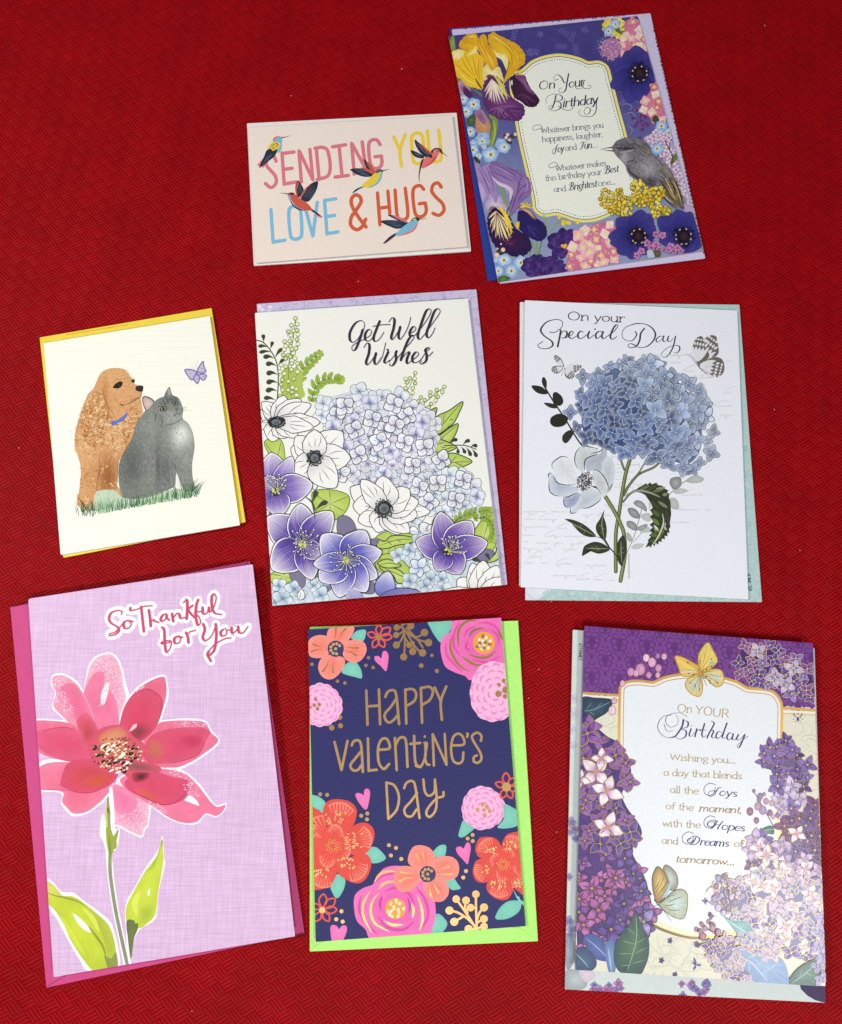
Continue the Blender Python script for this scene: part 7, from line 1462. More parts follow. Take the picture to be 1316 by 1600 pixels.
with Part('leaf', 'matte', label='mint leaf on a stalk by the lower right corner'):
    stroke([(812,1065),(850,1140),(910,1195)], 24, MINT, 'tail'); stroke([(855,1130),(868,1190)], 14, MINT)
    blob([(662,1305),(700,1220),(770,1165),(850,1160),(880,1185),(860,1250),(790,1300),(720,1318)], MINT, (120, 200, 182), noise=.04); stroke([(690,1295),(780,1240),(860,1180)], 4, (110, 190, 172), 'taper')
berries([[(500,1110),(502,1240),(508,1400)], [(340,1150),(430,1280),(505,1400)], [(285,1242),(350,1260),(430,1310),(510,1390)], [(320,1335),(400,1290)], [(570,1218),(530,1260),(505,1340)], [(420,1160),(410,1215),(430,1260)], [(565,1312),(510,1345)], [(455,1218),(495,1220)], [(570,1375),(515,1390)], [(440,1390),(505,1400)]],
 [(500,1106,32),(336,1147,32),(280,1242,34),(320,1336,34),(568,1216,34),(418,1158,33),(456,1218,32),(567,1312,33),(568,1375,32),(440,1396,34)], 33, 19)

# ================================================================ the lilac birthday card
use(cH); GOLD = (222, 178, 92); V()
hq = cH.quad; 
with Part('printed_background', 'gloss', label='cream ground with grey-green line drawings'):
    fill([(911,1085),(1274,1108),(1291,1542),(898,1516)], (230, 228, 208), smooth=False)
    r = np.random.RandomState(3)
    for i in range(46):
        if i < 22: x, y = r.uniform(1222, 1276), r.uniform(1112, 1260)
        elif i < 26: x, y = r.uniform(940, 966), r.uniform(1118, 1150)
        else: x, y = r.uniform(1010, 1110), r.uniform(1470, 1522)
        R = r.uniform(6, 14); a = r.uniform(0, 6.28); stroke([(x+R*math.cos(a+t)*(1+.2*t), y+R*.8*math.sin(a+t)) for t in (0, .9, 1.8, 2.9, 3.8)], .9, [(186, 196, 178), (200, 206, 190)][r.randint(2)], 'taper')
    for k in [[(1010,1470),(1045,1505),(1080,1528)],[(1048,1505),(1050,1480),(1062,1462)],[(1045,1500),(1030,1480),(1028,1462)],[(1048,1508),(1020,1512),(1012,1500)],[(1060,1515),(1078,1490),(1082,1470)]]: stroke(k, 3.2, (196, 204, 190), 'taper'); stroke(k, 1.8, (226, 226, 208), 'taper')
with Part('damask_band', 'gloss', label='purple damask band across the top'):
    fill([(913.5,977),(1270,1004),(1273,1106),(909.5,1084)], (124, 68, 148), smooth=False)
    DK = (98, 48, 120)
    def motif(cx, cy, s):
        for sd in (-1, 1):
            for k in [[(0,-14),(8,-17),(13,-12),(9,-7),(5,-10)], [(0,-4),(9,-8),(15,-3),(11,4),(6,1)], [(0,6),(7,2),(13,7),(8,13),(3,10)], [(0,16),(6,12),(9,18),(3,22)], [(1,-20),(5,-24),(3,-28)]]:
                stroke([(cx+sd*x*s, cy+y*s+x*s*sd*.07) for x, y in k], 2.6*s, DK, 'taper')
            stroke([(cx+sd*3*s, cy-10*s), (cx+sd*5*s, cy), (cx+sd*2*s, cy+10*s)], 3*s, DK, 'taper')
        petal((cx, cy+16*s), (cx, cy-14*s), 7*s, DK, DK, shape='leaf', n=5, m=2); petal((cx, cy+22*s), (cx, cy+34*s), 6*s, DK, DK, shape='leaf', n=5, m=2)
        for a in range(6): disc((cx+10*s*math.cos(a*1.05), cy+28*s+5*s*math.sin(a*1.05)), 1.3*s, DK, 5)
    for i in range(10): motif(925+i*43, 1002+i*3.2, .86); motif(925+i*43, 1058+i*3.2, .86)
    for i in range(9): motif(946+i*43, 980+i*3.2, .72); motif(946+i*43, 1030+i*3.2, .8); motif(946+i*43, 1082+i*3.2, .7)
for k, w_ in [([(906,1082.5),(968,1086.5)], 3.8), ([(906,1091),(968,1093.8)], 1.0), ([(1221,1106),(1276,1110)], 4.2), ([(1221,1115),(1276,1117.5)], 1.0)]:
    with Part('gold_rule', 'goldh'): stroke(k, w_, GOLD, 'flat', smooth=False)
with Part('white_rule', 'gloss'): stroke([(906,1087.2),(968,1090.6)], 3.4, (244, 240, 232), 'flat', smooth=False)
with Part('white_rule', 'gloss'): stroke([(1221,1111.2),(1276,1114)], 3.6, (244, 240, 232), 'flat', smooth=False)
def lilac(x, y, R, cols, edge=GOLD, ew=1.0, a0=None, k=4, par=None, shape='pointed', sq=1, name='floret', c=(200, 160, 80)):
    a0 = nr.uniform(0, 1.57) if a0 is None else a0
    with Part(name, 'gloss', parent=par):
        flower((x, y), R, k, cols, w=.62 if shape == 'pointed' else .82, a0=a0, cj=14, vein=.12, edge=edge, ew=ew, n=6, m=5, shape=shape, squash=(sq, 1), tilt=nr.uniform(0, 3))
        for i in range(k):
            a = a0+6.28*i/k; stroke([(x+R*.15*math.cos(a), y+R*.15*math.sin(a)), (x+R*.62*math.cos(a), y+R*.62*math.sin(a))], R*.07, mix(cols[0], (60, 30, 90), .4), 'taper', smooth=False)
        disc((x, y), R*.1, c, 6)
def hleaf(label, pts, a, b, mid, side=(), vc=(150, 190, 170)):
    with Part('leaf', 'gloss', label=label):
        blob(pts, a, b, rings=5, noise=.05, streak=.10); stroke(mid, 1.6, vc, 'taper')
        for s_ in side: stroke(s_, .9, vc, 'taper')
hleaf('dark blue-green leaf under the purple band', [(908,1092),(930,1090),(957,1094),(950,1112),(935,1122),(918,1132),(906,1136)], (58, 84, 106), (40, 58, 80), [(908,1112),(930,1108),(955,1096)], [[(915,1110),(925,1098)],[(930,1108),(942,1097)],[(920,1111),(930,1118)]], (110, 150, 160))
hleaf('green leaf edge below it', [(906,1120),(922,1126),(930,1134),(906,1142)], (72, 110, 96), (56, 90, 80), [(907,1128),(926,1132)])
PL2 = [(968,1078),(971,1071),(978,1065.5),(987,1063.5),(1000,1063),(1012,1064.5),(1022,1065),(1036,1058.5),(1050,1055),(1066,1053),(1090,1052),(1112,1054),(1132,1059),(1152,1065),(1168,1074),(1182,1075.5),(1197,1077),(1208,1080),(1215,1086),(1220,1094),(1223,1107),(1222,1150),(1221,1215),(1220,1300),(1219,1380),(1205,1410),(1190,1440),(1150,1458),(1100,1466),(1075,1464),(1053,1458),(1027,1448),(1005,1432),(975,1405),(962,1370),(963,1300),(966,1200),(967,1120)]
with Part('plaque', 'gloss', label='white plaque with a shaped top'):
    fill(PL2, (244, 240, 232), n=3)
    fill(grow(PL2, -8), (236, 242, 248), n=3)
with Part('gold_frame', 'goldh', label='bright gold outline round the plaque'):
    stroke(grow(PL2, -1), 4.2, (226, 180, 92), closed=True, n=3); stroke(grow(PL2, -7.3), 1.3, (206, 164, 96), closed=True, n=3)
with Part('frame_arc', 'silver', label='dark stretch of the frame at the bottom'):
    stroke([(1008,1436),(1027,1449),(1053,1459),(1075,1464.5),(1098,1466)], 4.6, (88, 76, 58))
# left column
LC = [(905,1136),(925,1132),(948,1150),(965,1160),(978,1180),(986,1200),(984,1222),(972,1240),(980,1262),(1000,1290),(1002,1308),(988,1330),(1004,1362),(1014,1392),(1022,1440),(1010,1462),(975,1462),(950,1470),(930,1480),(902,1480)]
with Part('lilac_blossom', 'gloss', label='lilac blossom down the left side') as LB:
    field(LC, lambda x, y: mix((64, 44, 118), (88, 52, 130), nr.rand()), 5, base=(60, 42, 110))
PKW = ((190, 110, 166), (240, 214, 234), (250, 242, 248)); MAG = ((88, 22, 88), (172, 84, 156), (186, 112, 178)); VIO = ((34, 18, 88), (84, 54, 146), (110, 84, 170)); PV = ((60, 24, 100), (124, 70, 152), (150, 100, 178))
BR = (116, 86, 60)
for (x, y) in pack(LC, 46, 12):
    if y < 1330: cols = [VIO, PV, PV][nr.randint(3)]; e = (150, 116, 90)
    else: cols = [MAG, MAG, PV, VIO][nr.randint(4)]; e = (78, 56, 66)
    lilac(x, y, nr.uniform(14, 20), cols, e, 1.3, par=LB.obj, sq=nr.uniform(.7, 1))
for (x, y, R, cols, a0) in [(918,1146,24,PV,.3),(932,1206,26,PKW,.1),(906,1218,18,PKW,.8),(948,1236,27,PKW,1.3),(950,1293,26,PKW,.9),(962,1180,20,PV,.2),(940,1185,18,PKW,.5),(978,1192,16,PV,1.2),(915,1250,18,PV,.1),(985,1222,16,PV,.5),(938,1318,20,VIO,.2),(985,1300,20,VIO,.3),(970,1318,18,VIO,.6),(925,1388,24,MAG,.3),(962,1372,24,MAG,.9),(905,1405,22,MAG,.6),(945,1400,18,MAG,.1),(905,1425,20,PV,.2),(990,1365,16,VIO,.4),(1002,1392,18,VIO,.5),(975,1412,20,VIO,.1),(935,1422,22,MAG,.4),(1008,1425,18,VIO,1.2),(955,1452,24,VIO,.2),(912,1445,20,MAG,.9)]:
    lilac(x, y, R, cols, (170, 136, 92) if y < 1330 else (74, 56, 62), 1.4, a0, par=LB.obj)
lilac(1006, 1440, 24, ((50, 34, 110), (100, 76, 168), (170, 150, 214)), (74, 56, 60), 1.5, .5, 3, LB.obj)
# bottom left leaves
hleaf('blue leaf at the lower left', [(912,1463),(930,1460),(948,1478),(955,1500),(935,1500),(920,1488)], (92, 110, 176), (70, 88, 150), [(915,1465),(935,1482),(953,1500)], [], (160, 180, 220))
hleaf('dark blue-grey leaf in the lower left corner', [(898,1486),(912,1480),(928,1492),(932,1508),(920,1518),(898,1514)], (74, 104, 140), (56, 72, 110), [(900,1490),(912,1502),(920,1512)])
hleaf('slim blue stem leaves', [(945,1478),(958,1470),(962,1500),(960,1522),(952,1522)], (120, 156, 200), (90, 120, 170), [(950,1480),(956,1520)], [], (190, 210, 230))
hleaf('large green leaf at the bottom left', [(993,1425),(985,1440),(970,1460),(960,1480),(960,1505),(972,1521),(998,1524),(1008,1510),(1014,1490),(1013,1465),(1003,1445)], (84, 122, 88), (48, 82, 84), [(994,1430),(994,1470),(980,1518)], [[(993,1460),(980,1450)],[(992,1475),(973,1470)],[(990,1490),(966,1490)],[(993,1475),(1008,1465)],[(992,1490),(1011,1480)],[(988,1505),(1008,1500)],[(985,1508),(970,1508)]], (140, 180, 140))
# top right spray on the purple band
TR = [(1150,1012),(1170,1003),(1195,1004),(1215,1012),(1232,1022),(1258,1035),(1271,1045),(1271,1095),(1250,1090),(1232,1082),(1205,1072),(1175,1066),(1158,1058),(1145,1042)]
with Part('lilac_blossom', 'gloss', label='purple lilac spray at the top right') as LT:
    fill([(1160,1015),(1190,1010),(1220,1025),(1262,1042),(1268,1080),(1230,1072),(1180,1060),(1160,1045)], (72, 46, 110))
for (x, y) in pack(TR, 34, 7): lilac(x, y, nr.uniform(10, 15), [VIO, PV, VIO, ((56, 32, 112), (112, 90, 176), (150, 132, 206))][nr.randint(4)], (226, 196, 140), .7, par=LT.obj, sq=nr.uniform(.6, 1), c=(240, 214, 130))
for (x, y) in [(1211,1058),(1229,1070),(1240,1044),(1184,1018)]: lilac(x, y, 15, ((90, 60, 140), (160, 140, 210), (206, 196, 232)), (236, 210, 160), 1.1, par=LT.obj, c=(240, 214, 130))
def buds(label, pts, cols, stems=(), sc=(70, 60, 90), e=(170, 120, 110)):
    with Part('bud_sprig', 'gloss', label=label, kind='stuff'):
        for s_ in stems: stroke(s_, 1.3, sc)
        for (x, y, r) in pts:
            c = cols[nr.randint(len(cols))]; blob([(x+r*.8*math.cos(t), y+r*math.sin(t)) for t in np.linspace(0, 5.6, 8)], mix(c, (255, 245, 255), .45), c, rings=3, noise=.1, edge=e, ew=.8)
            stroke([(x-r*.3, y-r*.5), (x, y+r*.3)], .7, mix(c, (60, 20, 80), .5), 'taper', smooth=False)
buds('pink and white lilac buds on the purple band', [(1010,1028,6),(1019,1035,7.5),(1028,1025,4),(1038,1026,5),(1029,1044,6),(1001,1046,9),(986,1050,6.5),(994,1052,5),(1028,1055,4.5),(1014,1055,5),(973,1068,5),(960,1095,5),(957,1110,7)], [(226, 160, 196), (206, 130, 180), (140, 110, 180), (240, 200, 220)], [[(1015,1060),(1019,1040)],[(1018,1060),(1030,1045)],[(1020,1060),(1036,1028)]])
# right-hand sprays
def cluster(label, reg, n_, seed, R, palette, e, base, ew=1.0, c=(230, 200, 120)):
    with Part('lilac_blossom', 'gloss', label=label) as L_: fill(grow(reg, -4), mix(base, (50, 34, 100), .7 if ew < .75 else .4), n=3)
    for (x, y) in pack(reg, int(n_*.72), seed): lilac(x, y, nr.uniform(*R)*1.22, palette[nr.randint(len(palette))], e, ew, par=L_.obj, sq=nr.uniform(.65, 1), c=c)
LV = ((54, 32, 110), (106, 78, 162), (136, 112, 188)); PALE = ((126, 98, 168), (182, 156, 206), (214, 192, 226)); PALEB = ((92, 92, 160), (150, 150, 202), (184, 180, 220))
DV = ((32, 12, 62), (70, 36, 108), (98, 62, 138)); DM = ((64, 12, 66), (112, 42, 108), (140, 74, 138))
hleaf('small green leaf at the right edge', [(1268,1298),(1276,1290),(1281,1300),(1276,1312),(1268,1310)], (80, 120, 100), (60, 96, 84), [(1269,1308),(1280,1294)])
cluster('violet lilac spire beside the plaque', [(1217,1150),(1228,1155),(1240,1168),(1256,1182),(1266,1200),(1268,1222),(1255,1232),(1236,1216),(1215,1212),(1200,1206),(1188,1200),(1186,1180),(1203,1168)], 26, 3, (10, 14), [VIO, LV, DV, LV], (176, 140, 110), (226, 222, 214), .7)
cluster('pale violet lilac below the spire', [(1210,1226),(1230,1222),(1250,1235),(1252,1262),(1235,1272),(1215,1262),(1204,1240)], 10, 4, (13, 17), [((140, 116, 190), (196, 180, 226), (220, 208, 238)), LV], (176, 146, 120), (200, 190, 220), .7)
buds('small lilac bud sprig left of the frame', [(1178,1236,3),(1188,1244,5),(1194,1241,3),(1197,1252,5),(1206,1255,4.5),(1184,1260,6),(1172,1268,6.5),(1192,1266,7),(1203,1270,5),(1182,1282,5),(1208,1276,4),(1215,1274,4),(1186,1250,4)], [(180, 130, 170), (150, 120, 180), (120, 60, 110), (196, 160, 196), (110, 90, 150)], [[(1180,1240),(1200,1275),(1208,1290)]])
hleaf('curled green leaf at the right of the verse', [(1184,1301),(1192,1294),(1205,1290),(1210,1298),(1208,1304),(1200,1303),(1194,1305)], (84, 140, 110), (56, 100, 80), [(1186,1301),(1198,1297),(1209,1296)])
cluster('dark violet lilac at the right edge', [(1262,1256),(1280,1250),(1283,1290),(1285,1340),(1270,1330),(1250,1305),(1230,1318),(1222,1300),(1228,1282),(1245,1272)], 26, 5, (11, 16), [DV, DM, DV, VIO], (160, 120, 100), (84, 50, 104), .7)
cluster('lilac below the curled leaf', [(1165,1330),(1180,1312),(1195,1305),(1212,1318),(1240,1310),(1266,1322),(1285,1335),(1286,1375),(1260,1368),(1230,1350),(1210,1350),(1190,1352),(1170,1352)], 34, 6, (11, 16), [VIO, LV, PKW, PALE, DV], (176, 146, 120), (120, 100, 160), .7)
for (x, y, R) in [(1197,1337,19),(1188,1362,18),(1245,1302,15)]: lilac(x, y, R, PKW, (206, 170, 110), 1.2, c=(220, 180, 90))
cluster('pale lilac with bright gold edges at the lower right', [(1118,1372),(1130,1368),(1150,1372),(1170,1378),(1190,1362),(1220,1360),(1255,1370),(1286,1372),(1288,1440),(1289,1490),(1265,1500),(1240,1500),(1225,1480),(1195,1486),(1178,1462),(1150,1440),(1130,1425),(1112,1402)], 84, 7, (10, 16), [PALE, PALEB, PALE, PKW, LV], (240, 224, 160), (170, 176, 216), .9, (250, 236, 150))
buds('fine lilac buds at the left of the pale blossom', [(1122,1372,5),(1132,1370,5),(1140,1378,4),(1118,1384,5),(1128,1388,4),(1146,1390,5),(1120,1398,5),(1116,1404,5),(1130,1408,6),(1148,1410,6),(1122,1418,6),(1138,1418,6),(1130,1426,5),(1152,1378,4),(1160,1400,5),(1158,1388,4)], [(150, 136, 190), (120, 90, 140), (196, 180, 220), (110, 84, 110)], [[(1125,1375),(1135,1410)],[(1135,1375),(1140,1412)],[(1152,1380),(1145,1410)]], e=(130, 96, 90))
hleaf('pale teal leaf in the pale blossom', [(1132,1433),(1145,1438),(1165,1440),(1174,1452),(1165,1466),(1152,1460),(1145,1450)], (140, 196, 196), (110, 166, 170), [(1134,1436),(1152,1448),(1170,1460)], [], (196, 226, 226))
buds('dusky lilac buds over the frame', [(1088,1452,4),(1096,1444,3.5),(1107,1440,4),(1113,1446,5),(1101,1450,4),(1098,1463,6.5),(1113,1450,5),(1109,1428,3),(1111,1434,3),(1122,1456,5),(1094,1455,4)], [(150, 84, 120), (110, 70, 110), (176, 110, 140)], [[(1100,1448),(1120,1462),(1132,1478)],[(1112,1450),(1125,1468)]], e=(110, 80, 80))
hleaf('wide pale blue leaf at the bottom', [(1145,1486),(1170,1480),(1200,1490),(1222,1500),(1230,1520),(1228,1538),(1180,1534),(1160,1515)], (150, 180, 214), (130, 160, 206), [(1148,1488),(1175,1505),(1200,1534)], [[(1165,1497),(1185,1490)],[(1180,1508),(1200,1496)],[(1190,1520),(1215,1505)],[(1170,1502),(1170,1520)]], (206, 222, 240))
cluster('gold-edged lilac at the bottom centre', [(1106,1470),(1122,1462),(1140,1468),(1152,1488),(1165,1510),(1176,1530),(1135,1530),(1118,1510),(1108,1490)], 26, 8, (8, 12), [PALEB, LV, PALE], (236, 218, 146), (176, 178, 214), .8, (246, 226, 120))
cluster('gold-edged lilac in the bottom middle', [(1150,1462),(1175,1466),(1200,1470),(1214,1480),(1208,1500),(1190,1496),(1170,1484)], 14, 9, (10, 14), [PALE, PALEB], (240, 224, 156), (170, 172, 212), .9, (250, 236, 150))
hleaf('green leaf near the lower right corner', [(1233,1538),(1240,1520),(1258,1505),(1278,1498),(1280,1520),(1274,1540)], (96, 136, 120), (66, 104, 100), [(1236,1536),(1258,1520),(1276,1502)], [[(1248,1527),(1252,1514)],[(1258,1520),(1270,1524)]])
cluster('blue-violet lilac in the lower right corner', [(1278,1440),(1289,1430),(1291,1500),(1290,1535),(1280,1530),(1276,1500)], 9, 10, (10, 14), [((70, 60, 140), (120, 110, 190), (180, 176, 226))], (200, 190, 200), (206, 200, 190))
with Part('petal_specks', 'gloss', label='tiny loose violet petals on the cream ground', kind='stuff'):
    for (x, y) in [(1047,1470),(1034,1501),(1055,1523),(1089,1476)]: flower((x, y), 5, 5, ((50, 36, 80), (110, 90, 150)), w=.8, vein=0, n=4, m=2)
    for (x, y) in [(1102,1408),(1111,1431)]: flower((x, y), 5, 4, ((80, 60, 110), (150, 130, 180)), w=.6, vein=0, n=4, m=2)
    for t in [(1081,1503),(1097,1508),(1083,1517),(1084,1495)]: petal((1088,1508), t, 4, (60,50,120), (120,110,180), shape='leaf', n=4, m=2)
def wing(pts, root, a, b, e, ew, marks=6, mc=(70, 60, 50)):
    blob(pts, a, b, rings=5, noise=.06, streak=.12, edge=e, ew=ew)
    q = np.array(pts, float)
    for p in q: stroke([root, (np.array(root)+p)/2+nr.uniform(-1, 1, 2), np.array(root)*.12+p*.88], .7, mc, 'taper')
    for i in range(marks): p = np.array(root)*.35+q[nr.randint(len(q))]*.65+nr.uniform(-3, 3, 2); stroke([p, p+nr.uniform(-4, 4, 2)], 1.6, (60, 50, 50), 'taper', smooth=False)
with Part('butterfly', 'gloss', label='gold and pale blue butterfly on the top of the frame'):
    Yb, Bb = (246, 214, 110), (190, 214, 206)
    wing([(1055,1026),(1066,1027),(1080,1034),(1092,1042),(1093,1050),(1082,1056),(1066,1056),(1061,1044)], (1092,1048), Yb, (236, 196, 90), (196, 150, 60), 1.5, 5, (180, 140, 60)); wing([(1093,1048),(1091,1030),(1094,1018),(1106,1004),(1114,1016),(1121,1030),(1118,1038),(1106,1048),(1098,1052)], (1095,1050), Yb, (226, 206, 110), (196, 150, 60), 1.5, 6, (170, 130, 60))
    wing([(1091,1054),(1076,1060),(1071,1072),(1080,1084),(1093,1088),(1098,1076),(1096,1060)], (1094,1055), Bb, (232, 206, 120), (196, 150, 60), 1.5, 6, (120, 120, 90)); wing([(1098,1052),(1112,1046),(1126,1047),(1131,1058),(1128,1070),(1118,1073),(1106,1062)], (1097,1052), Bb, (236, 206, 110), (196, 150, 60), 1.5, 6, (120, 120, 90))
    stroke([(1063,1050),(1075,1050),(1088,1049)], 3, (196, 222, 222), 'taper'); stroke([(1108,1040),(1114,1032)], 4, (150, 200, 206), 'taper', smooth=False)
    stroke([(1092,1042),(1095,1052),(1100,1060)], 4, (196, 150, 80), 'taper'); stroke([(1098,1058),(1102,1066),(1105,1072)], 1, (170, 130, 80), 'taper')
V(870, 1180, 5.982)
with Part('butterfly', 'gloss', label='yellow, blue and brown butterfly low in the plaque'):
    def ws(*pp): return [tuple(p) for p in pp]
    wing(ws((1020,1025),(1070,1050),(1120,1110),(1135,1190),(1115,1250),(1080,1265),(1030,1240),(1010,1150),(995,1060)), (930,1380), (196, 216, 214), (140, 130, 100), (96, 84, 56), 6, 4, (84, 72, 52)); wing(ws((935,1045),(975,1060),(1010,1100),(1040,1170),(1050,1240),(1000,1340),(940,1380),(915,1330),(895,1230),(895,1130)), (930,1385), (236, 214, 130), (150, 110, 60), (90, 76, 50), 7, 8, (110, 84, 50))
    stroke([(985,1340),(1040,1260),(1060,1180)], 26, (160, 206, 222), 'taper')
    V(870, 1380, 5.722)
    wing(ws((915,190),(960,150),(1010,100),(1060,65),(1120,55),(1165,95),(1168,180),(1160,250),(1130,315),(1060,310),(980,260)), (905,200), (206, 226, 226), (176, 186, 150), (90, 84, 60), 6, 9, (90, 84, 60))
    stroke([(870,145),(905,190),(960,250),(1030,348)], 9, (64, 50, 40), 'lead'); stroke([(870,215),(895,195),(915,190)], 3, (90, 80, 70)); stroke([(930,280),(935,250),(925,225)], 3, (90, 80, 70))
    for k in [[(940,190),(1000,200),(1060,180)],[(960,210),(1020,240),(1100,240)],[(950,150),(1000,120),(1050,100)],[(1000,170),(1060,140),(1120,120)],[(870,60),(900,20),(930,-40)],[(890,80),(925,20),(960,-50)],[(900,110),(960,30),(990,-30)]]: stroke(k, 5, (80, 74, 56), 'taper')
V(); TAN, IND = (190, 168, 128), (56, 50, 104)
wpart('tan words', 'matte', [('On', (1058.5,1112.5), (1082,1114), 8.2, TAN, 1.7), ('YOUR', (1086,1115), (1140,1122), 8.6, TAN, 1.9)])
with Part('lettering', 'gloss', label='indigo script word Birthday'):
    def S3(k, w=2.5, th=.3): stroke(k, w, IND, 'pen', n=8, thin=th)
    S3([(1068,1125),(1066,1135),(1059,1146),(1053,1152),(1046,1152)], 3); S3([(1068,1126),(1075,1128),(1074,1136),(1064,1139),(1072,1142),(1071,1151),(1062,1155),(1055,1150)], 2.6)
    S3([(1074,1120),(1062,1114),(1045,1117),(1040,1127),(1047,1136),(1057,1133),(1060,1124),(1056,1117)], 1.1, .6); S3([(1050,1117),(1036,1120),(1028,1133),(1032,1146),(1044,1153),(1054,1150)], 1.1, .6); S3([(1038,1132),(1042,1142),(1052,1142)], 1, .6)
    S3([(1080,1139),(1077,1149),(1081,1150),(1086,1144)]); disc((1080.5,1134.5), 1, IND, 6); S3([(1089,1139),(1086,1151)]); S3([(1087,1146),(1092,1140),(1095,1142)]); S3([(1101,1131),(1097,1146),(1099,1152),(1104,1149)]); S3([(1095,1140),(1104,1141)], 1.4, .6)
    S3([(1112,1127),(1116,1131),(1108,1146),(1105,1153)]); S3([(1107,1148),(1112,1141),(1115,1143),(1112,1151),(1116,1153),(1120,1149)]); S3([(1128,1145),(1123,1143),(1119,1149),(1121,1154),(1126,1151),(1130,1145)]); S3([(1136,1130),(1130,1147),(1129,1153),(1134,1153)])
    S3([(1145,1147),(1140,1145),(1136,1151),(1138,1156),(1142,1154),(1146,1147)]); S3([(1146,1147),(1144,1155),(1148,1156),(1151,1152)]); S3([(1154,1148),(1151,1155),(1156,1156),(1162,1149)]); S3([(1164,1148),(1160,1158),(1155,1168),(1152,1166),(1158,1159),(1169,1150)])
wpart('tan words', 'matte', [(t, p, q, 6.6, TAN, 1.7) for t, p, q in [('Wishing you...', (1047,1187.5), (1150,1193)), ('a day that blends', (1037,1211.5), (1160,1217.5)), ('all the', (1047,1238.5), (1092,1241)), ('of the', (1040,1264), (1084,1267)), ('with the', (1035,1291), (1095,1294)), ('and', (1034,1318), (1060,1319.5)), ('of', (1147,1323), (1162,1324))]])
wpart('slanted tan word', 'matte', [('moment,', (1092,1267.5), (1160,1271), 6.8, (170, 142, 92), 1.9, 'serif', .25), ('tomorrow...', (1055,1347), (1148,1352), 6.8, (170, 142, 92), 1.9, 'serif', .25)])
wpart('indigo script word', 'matte', [('Joys', (1110,1242), (1152,1245), 7.2, IND, 2.0, 'script', .25), ('Hopes', (1109,1294.5), (1164,1299), 7.2, IND, 2.0, 'script', .25), ('Dreams', (1078,1319.5), (1139,1323), 7.2, IND, 2.0, 'script', .25)])
with Part('flourish', 'matte', label='thin indigo swirls before Joys, Hopes and Dreams', kind='stuff'):
    for (x, y) in ((1106,1240),(1106,1291),(1072,1316)): stroke([(x+12,y-14),(x+3,y-16),(x-5,y-10),(x-5,y-1),(x+3,y+3),(x+10,y-2),(x+12,y-10)], 1.0, IND)
# ================================================================ print on the envelopes
ZE = 'env'
use(as_card(eH, plH, [(895.3, 984), (1273, 1013), (1290.5, 1567), (883, 1546)])); V()
with Part('print', ZE, label='pale lilac print along the envelope edge', kind='stuff'):
    for (x, y, R) in [(897,1092,8),(895,1115,9),(893,1140,8),(896,1165,7)]: flower((x, y), R, 5, ((196, 200, 214), (226, 230, 238)), w=.9, vein=.08, n=4, m=3, edge=(180, 186, 204), ew=.6)
    for (x, y, R, c) in [(893,1285,9,0),(898,1296,8,1),(892,1300,7,0),(900,1310,7,0),(890,1370,6,0),(889,1440,9,0),(894,1452,9,0),(890,1462,8,0)]: flower((x, y), R, 4, ((110, 110, 160), (186, 180, 214)) if c == 0 else ((150, 90, 130), (206, 170, 200)), w=.9, vein=.1, n=4, m=3, edge=(130, 130, 170), ew=.6)
    for pts, c in [([(884,1470),(896,1465),(897,1500),(886,1515)], (140, 150, 172)), ([(884,1518),(905,1516),(918,1530),(912,1545),(884,1545)], (160, 172, 176)), ([(905,1518),(925,1516),(930,1526),(915,1535)], (214, 196, 214))]: blob(pts, mix(c, (230, 234, 236), .5), c, rings=3)
    for i in range(26):
        x, y = (nr.uniform(925, 985), nr.uniform(1536, 1550)) if i < 13 else (nr.uniform(1060, 1108), nr.uniform(1532, 1556)); flower((x, y), nr.uniform(5, 8), 4, [((96, 80, 150), (170, 160, 210)), ((150, 80, 140), (206, 160, 200))][nr.randint(2)], w=.9, vein=.1, n=4, m=3, edge=(110, 96, 150), ew=.6)
with Part('corner', ZE, label='dark purple corner of the envelope lining'):
    fill([(1249,1536),(1252,1546),(1262,1556),(1274,1563),(1285,1566),(1290.5,1567),(1290,1538)], (76, 64, 100), smooth=False)
with Part('lettering', ZE, label='small grey stock code down the envelope edge'): words('6771AME7', (905.2,1005), (904.4,1032), 3.2, (70, 70, 74), .9, 'script', thin=.9)
use(as_card(eE, plE, [(822, 472), (1155.5, 475.9), (1191, 940.8), (821, 937.8)]))
with Part('flap', ZE, label='white rounded flap corner'):
    V(800, 690, 6.155); blob([(122,1390),(400,1400),(370,1430),(310,1480),(235,1528),(130,1526)], (228, 234, 244), (216, 222, 234), smooth=False); stroke([(135,1450),(180,1490),(235,1528)], 7, (186, 194, 208), 'taper')
with Part('lettering', ZE, label='small black stock code on the envelope edge'): V(); words('60062ME10', (1175.2,923), (1172.2,896), 3.6, (56, 62, 64), .95, 'script', thin=.9)
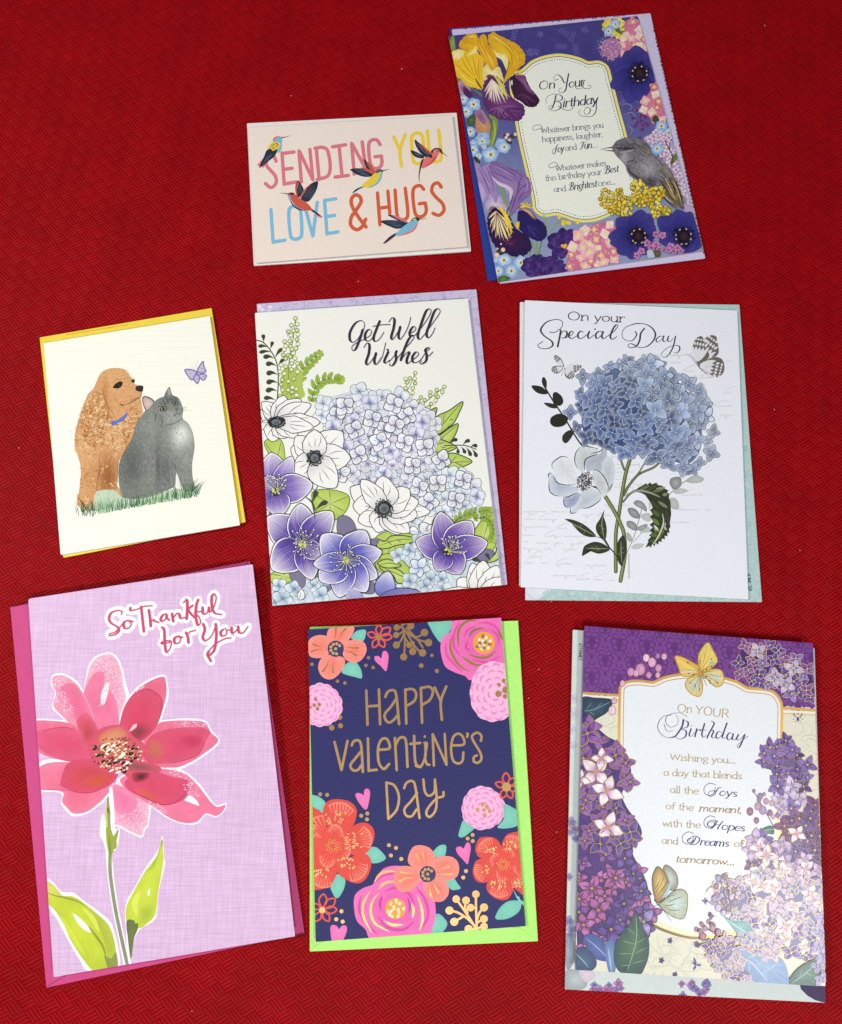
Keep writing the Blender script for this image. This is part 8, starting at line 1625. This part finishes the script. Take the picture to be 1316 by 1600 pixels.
with Part('print', ZE, label='mottled duck-egg tint', kind='stuff'):
    for i in range(420):
        a = nr.rand(); x, y = (nr.uniform(1157, 1190), nr.uniform(480, 940)) if a < .55 else (nr.uniform(850, 1190), nr.uniform(922, 940)); R = nr.uniform(1.5, 4); disc((x, y), R, jit([(168, 198, 198), (188, 216, 216), (196, 212, 206)][nr.randint(3)], 4), 6, R*nr.uniform(.5, 1), nr.uniform(0, 3))
use(as_card(eD, (.011, 0, 0), [(401.2, 474.7), (744.5, 451.9), (792.9, 913.5), (431, 944)])); V()
with Part('print', ZE, label='mauve scrollwork print on the lilac paper', kind='stuff'):
    for i in range(110):
        t = nr.rand(); 
        if i < 55: x, y = 402+t*342, 480-t*22+nr.uniform(-4, 8)
        else: x, y = 742+t*46+nr.uniform(-6, 6), 460+t*450
        R = nr.uniform(2.5, 6); a = nr.uniform(0, 6.28); sg = nr.choice([-1, 1]); stroke([(x+R*(1-k*.13)*math.cos(a+sg*k), y+R*(1-k*.13)*math.sin(a+sg*k)) for k in np.arange(0, 6, .9)], .9, jit((172, 158, 196), 6), 'taper', n=3)
        if nr.rand() < .5: disc((x+nr.uniform(-6, 6), y+nr.uniform(-5, 5)), 1.2, (180, 168, 204), 5)
    for i in range(14): disc((404+nr.uniform(0, 22), 480+nr.uniform(-4, 8)), nr.uniform(1, 2.4), (236, 232, 244), 6)
use(as_card(cB.root, (.0162, 0, 0), [(706, 46), (1016.5, 20.5), (1102.4, 403.6), (781, 443)])); V()
with Part('liner_edge', ZE, label='printed outer edge of the lavender liner showing as dark and coloured flecks', kind='stuff'):
    for t in np.linspace(0.05, .97, 60):
        c = [(60, 50, 100), (110, 130, 70), (200, 170, 120), (90, 96, 150), (70, 60, 90)][nr.randint(5)]
        if nr.rand() < .6: x, y = 706+t*310, 46-t*25.5; stroke([(x, y+.6), (x+4, y+.3)], nr.uniform(.6, 1.6), c, 'taper', smooth=False)
        x, y = 1016.5+t*85.9, 20.5+t*383; stroke([(x-.7, y), (x+.2, y+5)], nr.uniform(.8, 2.0), c, 'taper', smooth=False)
